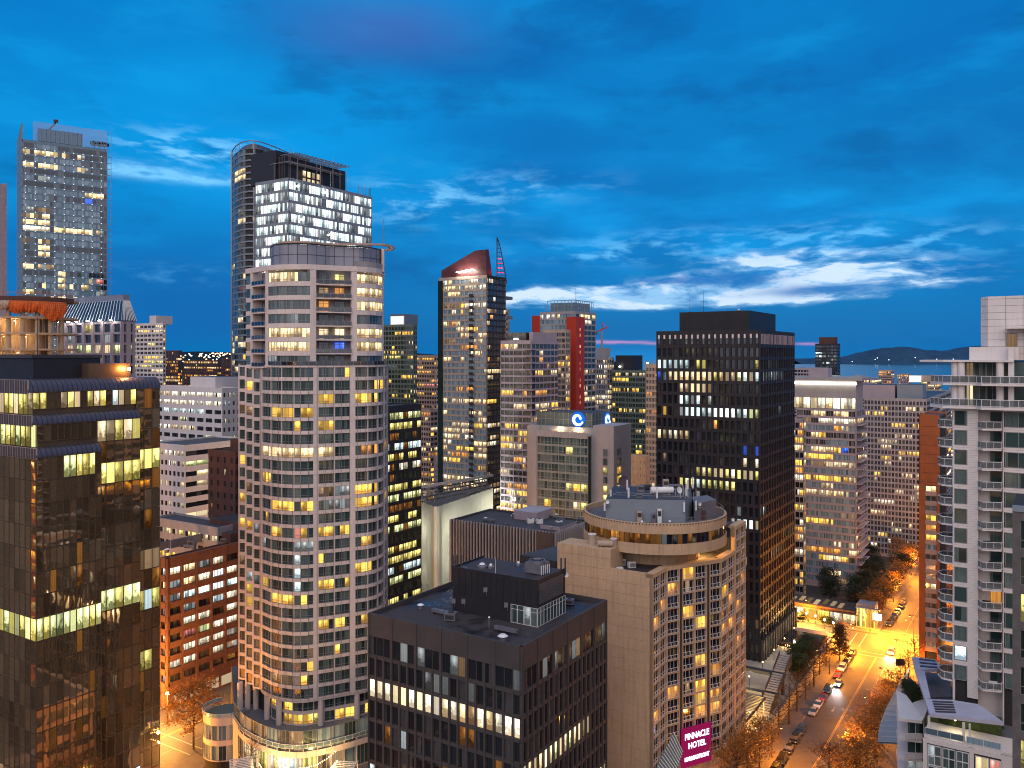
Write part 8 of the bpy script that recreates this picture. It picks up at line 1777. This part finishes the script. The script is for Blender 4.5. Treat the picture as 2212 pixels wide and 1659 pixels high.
# cars
for n_, c in (('car_black', (.012, .012, .014)), ('car_silver', (.35, .35, .36)), ('car_white', (.7, .7, .7)), ('car_red', (.35, .02, .02)), ('car_grey', (.09, .09, .1)), ('car_blue', (.03, .05, .10))): surf(n_, c, .22, .03, 1, spec=.9, metal=.2)
emit('head_lit', (.85, .97, 1.), 60); emit('tail_lit', (1., .03, .04), 6); surf('head_off', (.5, .5, .52), .15); surf('tail_off', (.2, .01, .01), .2); surf('tyre', (.02, .02, .02), .9); surf('rim', (.35, .35, .36), .3, metal=.8)
def car_meshes(kind):
    if kind == 'car': L, Wd, prof, cab = 4.5, 1.8, [(-2.25, .32), (2.25, .32), (2.28, .62), (2.15, .80), (1.15, .92), (-1.75, .96), (-2.2, .88), (-2.28, .6)], [(1.2, .92), (.45, 1.42), (-1.05, 1.44), (-1.85, .95)]
    else: L, Wd, prof, cab = 4.7, 1.9, [(-2.35, .38), (2.35, .38), (2.36, .8), (2.2, 1.0), (1.3, 1.08), (-2.25, 1.1), (-2.35, .95)], [(1.4, 1.08), (.75, 1.68), (-1.9, 1.72), (-2.28, 1.1)]
    def ext(pr, w0, w1=None, zsplit=None):
        m = MB(); n = len(pr); w1 = w0 if w1 is None else w1; zs_ = [z for _, z in pr]; lo, hi = min(zs_), max(zs_); wy = lambda z: w0 + (w1 - w0) * (z - lo) / (hi - lo)
        for s_ in (-1, 1):
            pts = [(x_, s_ * wy(z) / 2, z) for x_, z in pr]; m.poly(pts if s_ < 0 else pts[::-1])
        for k in range(n): (x0, z0), (x1, z1) = pr[k], pr[(k + 1) % n]; m.quad((x0, -wy(z0) / 2, z0), (x0, wy(z0) / 2, z0), (x1, wy(z1) / 2, z1), (x1, -wy(z1) / 2, z1))
        return m
    body = ext(prof, Wd); glass_m = ext(cab, Wd - .12, Wd - .5); rx = [(cab[1][0] - .1, cab[1][1] - .02), (cab[1][0] - .1, cab[1][1] + .05), (cab[2][0] + .1, cab[2][1] + .05), (cab[2][0] + .1, cab[2][1] - .02)]
    roof = ext(rx[::-1], Wd - .46, Wd - .5)
    wh = MB(); wh.tube((0, -.11, 0), (0, .11, 0), .33, n=14); rim = MB(); rim.tube((0, -.13, 0), (0, .13, 0), .2, n=8)
    hl_ = MB(); hl_.box(-.05, .05, -.2, .2, -.08, .08)
    return dict(L=L, W=Wd, body=body.mesh('car_body', [M['car_black']]), glass=glass_m.mesh('cabin_glass', [M['glass_dark']]), roof=roof.mesh('car_roof', [M['car_black']]), wheel=wh.mesh('tyre', [M['tyre']]), rim=rim.mesh('rim', [M['rim']]), light=hl_.mesh('headlight', [M['head_off']]), nose=prof[2][1], tail=prof[-2][1])
CM = {k: car_meshes(k) for k in ('car', 'suv')}
def car(s_, t_, kind, paint, lab, flip=False, lights=False, grp='cars parked along the main street', name='parked_car', ang=0):
    cm = CM[kind]; a = math.atan2(D1[1], D1[0]) + (math.pi if flip else 0) + ang; r = thing(name, lab, 'car', (*st(s_, t_), .006), a, grp)
    def sl(o, mt): o.material_slots[0].link = 'OBJECT'; o.material_slots[0].material = M[mt]; return o
    sl(obj('body', cm['body'], r), paint); sl(obj('roof', cm['roof'], r), paint); obj('cabin_glass', cm['glass'], r)
    for x_ in (-1.38, 1.38):
        for y_ in (-1, 1): wo_ = obj('wheel', cm['wheel'], r, (x_, y_ * (cm['W'] / 2 - .1), .33)); obj('rim', cm['rim'], wo_, (0, y_ * .005, 0))
    for y_ in (-1, 1):
        sl(obj('headlight', cm['light'], r, (cm['L'] / 2 + .0, y_ * (cm['W'] / 2 - .3), .66 if kind == 'car' else .82)), 'head_lit' if lights else 'head_off')
        sl(obj('tail_light', cm['light'], r, (-cm['L'] / 2 - .0, y_ * (cm['W'] / 2 - .3), .78 if kind == 'car' else .9)), 'tail_lit' if lights == 2 else 'tail_off')
        if lights:
            ld = bpy.data.lights.new('headlight_beam', 'SPOT'); ld.energy = 1500; ld.color = (.74, .92, 1.); ld.spot_size = R(70); ld.spot_blend = .8; ld.shadow_soft_size = .1
            o = obj('headlight_beam', ld, r, (cm['L'] / 2 + .12, y_ * (cm['W'] / 2 - .3), .72)); o.rotation_euler = (R(88), 0, R(-90))
    return r
CL = [(199.6, 'suv', 'car_black', 'black SUV parked nearest the bottom of the main street'), (206, 'car', 'car_black', 'black car parked second from the bottom of the main street'), (212, 'suv', 'car_black', 'black SUV parked third from the bottom of the main street'), (217.8, 'suv', 'car_blue', 'dark blue SUV parked last before the gap in the row'),
      (231, 'car', 'car_silver', 'silver car parked first after the gap in the row'), (236.5, 'car', 'car_white', 'white car parked second after the gap in the row'), (242.2, 'car', 'car_red', 'dark red car parked third after the gap'), (248.2, 'suv', 'car_black', 'black SUV parked just before the car with blazing headlights'),
      (261.4, 'car', 'car_red', 'red car parked behind the one with blazing headlights'), (268, 'suv', 'car_white', 'white van-like car parked behind the red car'), (274, 'car', 'car_grey', 'grey car parked third from the junction'), (279, 'suv', 'car_black', 'black SUV parked second from the junction'), (284, 'car', 'car_grey', 'grey car parked at the junction end of the row'),
      (193.6, 'suv', 'car_black', 'black SUV only partly in frame at the bottom')]
for s_, kd, pt, lab in CL: car(s_, 52.4, kd, pt, lab, flip=True)
car(255.0, 50.9, 'car', 'car_silver', 'car pulling out with both headlights blazing', True, 1, None, 'moving_car')
car(291, 42.0, 'suv', 'car_white', 'white van crossing the junction with its headlights on', True, 2, None, 'moving_car')
for s_, t_, kd, pt, lab in ((321, 47, 'suv', 'car_black', 'black SUV parked first beyond the junction'), (326.5, 46.9, 'car', 'car_black', 'black car parked second beyond the junction'), (332, 46.8, 'suv', 'car_grey', 'grey SUV parked third beyond the junction'), (338, 46.7, 'car', 'car_white', 'white car parked fourth beyond the junction'), (346, 46.6, 'suv', 'car_black', 'black SUV parked fifth beyond the junction'), (353, 46.6, 'car', 'car_grey', 'grey car parked sixth beyond the junction')): car(s_, t_, kd, pt, lab, True, grp='cars parked beyond the junction')
# traffic light poles and small signs at the junction
for k, (s_, t_, lab) in enumerate(((288, 37.0, 'traffic light on the white tower corner of the junction'), (288.5, 55.0, 'traffic light on the pavilion corner of the junction'), (310.5, 50, 'traffic light on the restaurant corner of the junction'))):
    r = thing('traffic_light', lab, 'traffic light', (*st(s_, t_), .13)); q = MB(); q.tube((0, 0, 0), (0, 0, 5.6), .09); q.tube((0, 0, 5.2), (D2[0] * 3, D2[1] * 3, 5.5), .06); obj('pole', q.mesh('pole', [M['frame_dark']]), r); q = MB(); q.box(D2[0] * 3 - .2, D2[0] * 3 + .2, D2[1] * 3 - .2, D2[1] * 3 + .2, 4.6, 5.6); obj('signal_head', q.mesh('signal_head', [M['tan_wall']]), r)
r = thing('banner_sign', 'square dark sign panel on a pole on the white tower side', 'sign', (*st(270, 36.6), .13)); q = MB(); q.tube((0, 0, 0), (0, 0, 7), .09); obj('pole', q.mesh('pole', [M['frame_dark']]), r); q = MB(); q.box(-1.3, 1.3, -.12, .0, 3.6, 5.6); obj('panel', q.mesh('panel', [M['black_metal']]), r)

# trees
surf('bark', (.06, .040, .028), .9, .3, 2.); 
def leafm(name, c, var): 
    m, g, o = mat(name); p = g.new('ShaderNodeBsdfPrincipled'); tr = g.new('ShaderNodeBsdfTranslucent'); mx = g.new('ShaderNodeMixShader'); geo = g.new('ShaderNodeNewGeometry')
    n1 = g.noise(geo.outputs['Position'], .9, 3, .6); cc = g.mix(g.smooth(n1, .35, .65), c, var); g.put(p.inputs['Base Color'], cc); p.inputs['Roughness'].default_value = .7; g.put(tr.inputs[0], cc); mx.inputs[0].default_value = .3
    L_ = m.node_tree.links; L_.new(p.outputs[0], mx.inputs[1]); L_.new(tr.outputs[0], mx.inputs[2]); L_.new(mx.outputs[0], o.inputs[0])
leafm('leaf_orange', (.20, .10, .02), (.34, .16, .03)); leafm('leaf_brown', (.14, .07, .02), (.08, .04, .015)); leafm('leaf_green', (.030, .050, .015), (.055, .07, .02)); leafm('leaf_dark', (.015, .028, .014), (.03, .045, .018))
def tree_mesh(seed, h, w, nleaf, sz, shape='round', bare=0.):
    q = random.Random(seed); tr = MB(); lf = MB(); tips = []
    hb_ = h * (.28 if shape != 'cone' else .12); tr.tube((0, 0, 0), (0, 0, hb_), .24, .18, 7, cap=False); tr.tube((0, 0, hb_), (q.uniform(-.3, .3), q.uniform(-.3, .3), h * .92), .18, .04, 6, cap=False)
    nb = 22 if shape != 'cone' else 34
    for k in range(nb):
        t_ = (k + .5) / nb; z0 = hb_ + (h * .9 - hb_) * t_ * .9; a = k * 2.4 + q.uniform(-.4, .4)
        if shape == 'cone': r_ = w * (1 - t_) * .95 + .3; dz = r_ * .05
        else: r_ = w * math.sin(math.pi * (.18 + .78 * t_)) ** .8 * q.uniform(.7, 1.08); dz = r_ * (.25 + .6 * t_)
        e_ = (math.cos(a) * r_, math.sin(a) * r_, min(h * 1.0, z0 + dz)); md_ = (e_[0] * .5, e_[1] * .5, z0 + dz * .35)
        tr.tube((0, 0, z0), md_, .09, .06, 4, cap=False); tr.tube(md_, e_, .06, .02, 4, cap=False); tips.append((e_, r_)); tips.append((((e_[0] + md_[0]) / 2, (e_[1] + md_[1]) / 2, (e_[2] + md_[2]) / 2 + .2), r_))
        for j in range(4):
            b_ = (e_[0] * (.55 + .15 * j) + q.uniform(-.9, .9), e_[1] * (.55 + .15 * j) + q.uniform(-.9, .9), e_[2] + q.uniform(-.3, 1.3) * (.4 if shape == 'cone' else 1)); k0 = .45 + .13 * j; s0 = (md_[0] + (e_[0] - md_[0]) * (k0 - .4), md_[1] + (e_[1] - md_[1]) * (k0 - .4), md_[2] + (e_[2] - md_[2]) * (k0 - .4)); tr.tube(s0, b_, .035, .012, 3, cap=False); tips.append((b_, r_))
    for k in range(nleaf):
        (c, r_) = q.choice(tips); sp = .75 if shape != 'cone' else .55
        c = (c[0] + q.gauss(0, sp), c[1] + q.gauss(0, sp), c[2] + q.gauss(0, sp * (.7 if shape != 'cone' else .25))); a, b_ = q.uniform(0, 6.28), q.uniform(-1.2, 1.2); s_ = sz * q.uniform(.6, 1.3)
        u = Vector((math.cos(a), math.sin(a), q.uniform(-.5, .5))) * s_; v = Vector((-math.sin(a) * math.cos(b_), math.cos(a) * math.cos(b_), math.sin(b_))) * s_ * .8; C_ = Vector(c)
        lf.quad(tuple(C_ - u - v * .3), tuple(C_ - v), tuple(C_ + u + v * .2), tuple(C_ + v))
    return tr, lf
TM = {}
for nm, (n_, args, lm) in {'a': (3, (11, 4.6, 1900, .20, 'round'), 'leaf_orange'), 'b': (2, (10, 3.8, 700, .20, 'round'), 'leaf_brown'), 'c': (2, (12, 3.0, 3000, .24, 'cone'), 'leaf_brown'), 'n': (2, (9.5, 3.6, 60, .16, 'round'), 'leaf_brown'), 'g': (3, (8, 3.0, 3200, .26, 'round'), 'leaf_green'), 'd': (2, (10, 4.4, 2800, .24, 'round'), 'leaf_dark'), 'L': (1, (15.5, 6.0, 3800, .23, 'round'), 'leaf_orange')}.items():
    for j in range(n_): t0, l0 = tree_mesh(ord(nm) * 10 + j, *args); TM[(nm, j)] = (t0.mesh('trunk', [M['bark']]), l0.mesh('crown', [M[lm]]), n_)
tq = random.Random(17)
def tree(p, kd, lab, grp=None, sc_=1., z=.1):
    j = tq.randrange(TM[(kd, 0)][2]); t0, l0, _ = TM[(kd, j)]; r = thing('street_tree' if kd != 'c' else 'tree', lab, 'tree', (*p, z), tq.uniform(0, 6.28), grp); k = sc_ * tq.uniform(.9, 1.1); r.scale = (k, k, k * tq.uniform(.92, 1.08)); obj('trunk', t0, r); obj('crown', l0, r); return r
tree(at(418, 203), 'L', 'big orange-lit tree on the corner at the foot of the curved tower')
tree(at(470, 196), 'n', 'bare tree between the big orange tree and the round annex', None, .9); tree(at(545, 172), 'n', 'bare tree behind the left pergola on the patio', None, .7, 10.2)
TR = [(188, 35, 'a'), (196, 34.6, 'a'), (205, 34.8, 'a'), (213, 34.4, 'a'), (221, 35, 'a'), (229, 34.5, 'b'), (238, 34.6, 'a'), (247, 34.5, 'b'), (263, 34.4, 'n'), (272, 34.6, 'n'), (281, 34, 'n')]
oq = ('first', 'second', 'third', 'fourth', 'fifth', 'sixth', 'seventh', 'eighth', 'ninth', 'tenth', 'eleventh', 'twelfth', 'thirteenth', 'fourteenth', 'fifteenth', 'sixteenth')
for k, (s_, t_, kd) in enumerate(TR): tree(st(s_, t_), kd, oq[k] + (' tree, orange-leaved,' if kd == 'a' else ' tree, thin-leaved,' if kd == 'b' else ' tree, bare,') + ' from the bottom on the white tower side', 'trees on the white tower side of the main street')
tree(st(192, 40.2), 'b', 'sparse tree whose leafy top reaches over the road at the bottom', None, 1.1)
TL = [(178, 56.2, 'a'), (186, 56.4, 'a'), (194, 56.0, 'a'), (203, 56.4, 'n'), (212, 56.4, 'n'), (221, 56.2, 'n'), (230, 56.4, 'n'), (239, 56.3, 'n'), (250, 56.6, 'n'), (260, 57.2, 'b'), (268, 57, 'n')]
for k, (s_, t_, kd) in enumerate(TL): tree(st(s_, t_), kd, oq[k] + (' tree, orange-leaved,' if kd == 'a' else ' tree, thin-leaved,' if kd == 'b' else ' tree, bare,') + ' from the bottom on the black tower side', 'trees on the black tower side of the main street')
tree(st(275.7, 54.6), 'c', 'conifer-shaped tree standing in front of the junction')
for k, (s_, t_, kd) in enumerate(((248, 60.3, 'g'), (252.5, 61.5, 'g'), (257, 60.5, 'g'), (261.5, 61.8, 'g'), (244, 59.8, 'g'), (266, 62, 'g'))): tree(st(s_, t_), kd, oq[k] + ' green tree, counted from the steps, before the black tower colonnade', 'green trees before the black tower', .8, 2.6 if t_ > 58.5 else .1)
TB = [(322, 52.5, 'a'), (330, 53, 'd'), (339, 52, 'a'), (348, 53, 'd'), (357, 51.5, 'a'), (366, 52.5, 'd'), (376, 52, 'a'), (388, 52, 'd'), (400, 52, 'a'), (330, 60, 'd'), (342, 62, 'd'), (354, 60, 'd'), (368, 62, 'd'), (320, 30, 'n'), (332, 29, 'a'), (345, 30, 'b'), (360, 29, 'a'), (376, 30, 'a'), (394, 29, 'a'), (412, 51, 'a'), (336, 70, 'd'), (350, 74, 'd'), (318, 102, 'd'), (322, 110, 'a'), (385, 62, 'd'), (400, 66, 'd'), (420, 58, 'a'), (440, 50, 'a')]
cnt = {}
for s_, t_, kd in sorted(TB):
    sd = 'brick tower side' if t_ < 40 else 'left kerb' if t_ < 56 else 'garden behind the restaurants'; ks = (sd, kd in 'abn'); n_ = cnt.get(ks, 0); cnt[ks] = n_ + 1
    tree(st(s_, t_), kd, oq[n_] + (' orange-lit' if ks[1] else ' dark leafy') + ' tree beyond the junction on the ' + sd, 'trees beyond the junction')
for k, (s_, t_) in enumerate(((262, 82), (268, 96), (276, 108), (284, 88), (250 + 50, 112))): tree(st(s_ if s_ < 290 else 312.5, t_), 'd', oq[k] + ' dark tree, counted from the black tower, near the glass pavilion', 'dark trees near the pavilion', .8)
for k, (s_, t_) in enumerate(((132, 204.5), (147, 204.6), (163, 204.5), (180, 204.5), (198, 204.5), (228, 204.6), (243, 204.5), (258, 204.6), (272, 204.5), (286, 204.5), (240, 167.5), (255, 167.5), (270, 167.5), (225, 167.5))): tree(st(s_, t_), 'n' if k % 2 else 'b', oq[k] + (' bare' if k % 2 else ' thin-leaved') + ' street tree, counted from the brick office corner, along the wide street', 'trees along the wide street', .85)
# shrubs round the junction
for k, (s_, t_) in enumerate(((287, 62), (287, 68), (287, 75), (311.5, 66), (311.5, 76), (311.5, 88))):
    r = thing('shrub', oq[k] + ' low clipped shrub bed near the junction, counted from the corner', 'shrub', (*st(s_, t_), .1), tq.uniform(0, 3)); r.scale = (.8, .8, .25); obj('foliage', TM[('g', k % 3)][1], r)
for k, (u, v) in enumerate(((1960, 1470), (1970, 1478), (1978, 1488))):
    r = thing('shrub', oq[k] + ' bushy plant, counted from the far end, on the podium terrace', 'shrub', (*vp(u, v, 41.5), 38.2), tq.uniform(0, 3)); r.scale = (.32, .32, .42); obj('foliage', TM[('g', k % 3)][1], r)
for k, (u, v) in enumerate(((2040, 1572), (2066, 1574), (2120, 1582), (2150, 1590))):
    r = thing('shrub', oq[k] + ' potted plant from the left on the roofed podium terrace', 'shrub', (*add2(vp(u, v + 2, 42.3), D1, 1.6), 42.0), tq.uniform(0, 3)); r.scale = (.25, .25, .2); obj('foliage', TM[('g', k % 3)][1], r)
# =================================================================== the rest of the block, mostly out of frame: what the mirror glass looks out on
def lot(s0, s1, t0, t1, h, seed, wall, share, pal, lab, nb=9, nb2=9, fh=3.6):
    b = Bld('office_block', lab, 'building', (*st((s0 + s1) / 2, (t0 + t1) / 2), 0), None, 'glass_dark', 'frame_dark', seed, 0); q = rg(seed); c = [st(s0, t0), st(s1, t0), st(s1, t1), st(s0, t1)]
    i = .3; m = MB(); m.prism([st(s0 + i, t0 + i), st(s1 - i, t0 + i), st(s1 - i, t1 - i), st(s0 + i, t1 - i)], 0, h - .5, 0, 1); b.part('wall', m, ['core', 'roof_dark']); nf = int((h - 1) / fh)
    for a, d, n in ((c[0], c[1], nb), (c[1], c[2], nb2), (c[2], c[3], nb), (c[3], c[0], nb2)): b.facade([a, d], h - 1 - nf * fh, fh, nf, n, lit=pick(q, share, pal, .7), sm=wall, sill=.8, wh=2.1, inset=.2, pier=.6, panes=2, fr=0, mw=.1, thick=.4, own=False, top=h)
    b.finish(); return b
lot(60, 106, 66, 100, 22, 501, 'tan_wall', .35, 'owyl', 'tan office block below the viewer beside the black office block')
lot(28, 57, 62, 104, 38, 508, 'stucco_beige', .5, 'owya', 'low beige office below the viewer beside the lane')
lot(150, 200, -60, -12, 96, 502, 'stucco_beige', .45, 'owya', 'tall beige block beyond the right edge of the view')
lot(225, 262, -20, 14, 88, 503, 'pink_wall', .5, 'owyy', 'pink block behind the white tower at the right edge')
lot(90, 135, -110, -60, 120, 504, 'brick_orange', .45, 'oaww', 'tall brick block far beyond the right edge')
lot(290 + 25, 350, -60, -15, 70, 505, 'tan_wall', .5, 'owyo', 'tan block far along behind the white tower')
for k, (s_, t_) in enumerate(((66, 108), (90, 110), (114, 108), (136, 112), (150, 118))): street_lamp(s_, t_, w_[k] + ' lamp in the lane between the mirror glass tower and the office blocks', side=1, en=42000, grp='lamps in the lane by the mirror glass tower')  # unseen lamps added so the mirror glass picks up an orange glow
for k, (s_, t_) in enumerate(((70, 106.5), (80, 107), (100, 106.5), (122, 106.5), (134, 107))): tree(st(s_, t_), 'a', oq[k] + ' orange tree in the lane by the mirror glass tower', 'trees in the lane by the mirror glass tower')

for k, (s0, s1, t0, t1, h_, wl, lab) in enumerate(((-90, -50, 60, 110, 88, 'tan_wall', 'tan tower behind the viewer on the left'), (-100, -60, 125, 165, 70, 'stucco_beige', 'beige office behind the viewer across the lane'), (-150, -110, 10, 50, 110, 'pink_wall', 'pink tower well behind the viewer'), (-40, 20, 205, 240, 78, 'brick_orange', 'brick office across the wide street out of view on the left'), (30, 80, -130, -90, 84, 'tan_wall', 'tan tower out of view on the right'), (-160, -110, 80, 150, 96, 'concrete_pale', 'pale tower far behind the viewer'))): lot(s0, s1, t0, t1, h_, 520 + k, wl, .55, 'owyaW', lab)

# small plant scattered on the nearer roofs
def clutter(b, where, n, s0, s1, t0, t1, grp, seed):
    q0 = rg(seed)
    P0 = sorted((add2(add2(b.P, b.d1, q0.uniform(s0, s1)), b.d2, q0.uniform(t0, t1)) for k in range(n)), key=lambda p: p[0] / p[1])
    for k, c in enumerate(P0):
        z_ = b.ztop - .6 if b is not front else zr + .05; ty = k % 4; sz = q0.uniform(.7, 1.3)
        r = thing(('roof_vent', 'roof_duct', 'roof_unit', 'vent_pipe')[ty], ORD[k // 4] + (' squat round vent', ' low rectangular duct', ' boxy grey unit', ' thin vent pipe')[ty] + ' from the left on the ' + where, ('roof vent', 'duct', 'roof unit', 'pipe')[ty], (*c, z_), -A1 + (ty == 2) * .3, grp); m = MB(); m2 = MB()
        if ty == 0: m.tube((0, 0, 0), (0, 0, .7 * sz), .5 * sz, n=12); m2.tube((0, 0, .7 * sz), (0, 0, .95 * sz), .7 * sz, .3 * sz, n=12)
        elif ty == 1: m.box(-2.2 * sz, 2.2 * sz, -.35, .35, .3, .85); m2.box(-1.8 * sz, -1.6 * sz, -.3, .3, 0, .3); m2.box(1.6 * sz, 1.8 * sz, -.3, .3, 0, .3)
        elif ty == 2: m.box(-.9 * sz, .9 * sz, -.7 * sz, .7 * sz, .15, 1.3 * sz); m2.box(-.7 * sz, .7 * sz, -.72 * sz, -.70 * sz, .4, 1.0 * sz); m2.tube((0, 0, 1.3 * sz), (0, 0, 1.42 * sz), .45 * sz, n=10)
        else: m.tube((0, 0, 0), (0, 0, 1.3 * sz), .12, n=8); m2.tube((0, 0, 1.3 * sz), (0, 0, 1.5 * sz), .22, .05, n=8)
        obj('casing', m.mesh('casing', [M['metal_grey']]), r); obj('cap', m2.mesh('cap', [M['metal_white' if ty in (0, 3) else 'frame_dark']]), r)
clutter(rb, 'ribbed office roof', 12, 3, 26, 3, 30, 'plant on the ribbed office roof', 1)
clutter(front, 'black office block roof', 6, 2, 9.5, 3, 29, 'small plant on the black office roof', 2)
clutter(front, 'black office roof beyond its penthouse', 3, 22.5, 28, 4, 29, 'small plant on the black office roof', 3)
clutter(kt, 'black tower roof edge', 4, 36, 40, 3, 30, 'plant on the black tower roof', 5)
clutter(b_brick, 'brown brick office roof', 10, 6, 40, 2, 12, 'plant on the brown brick office roof', 6)
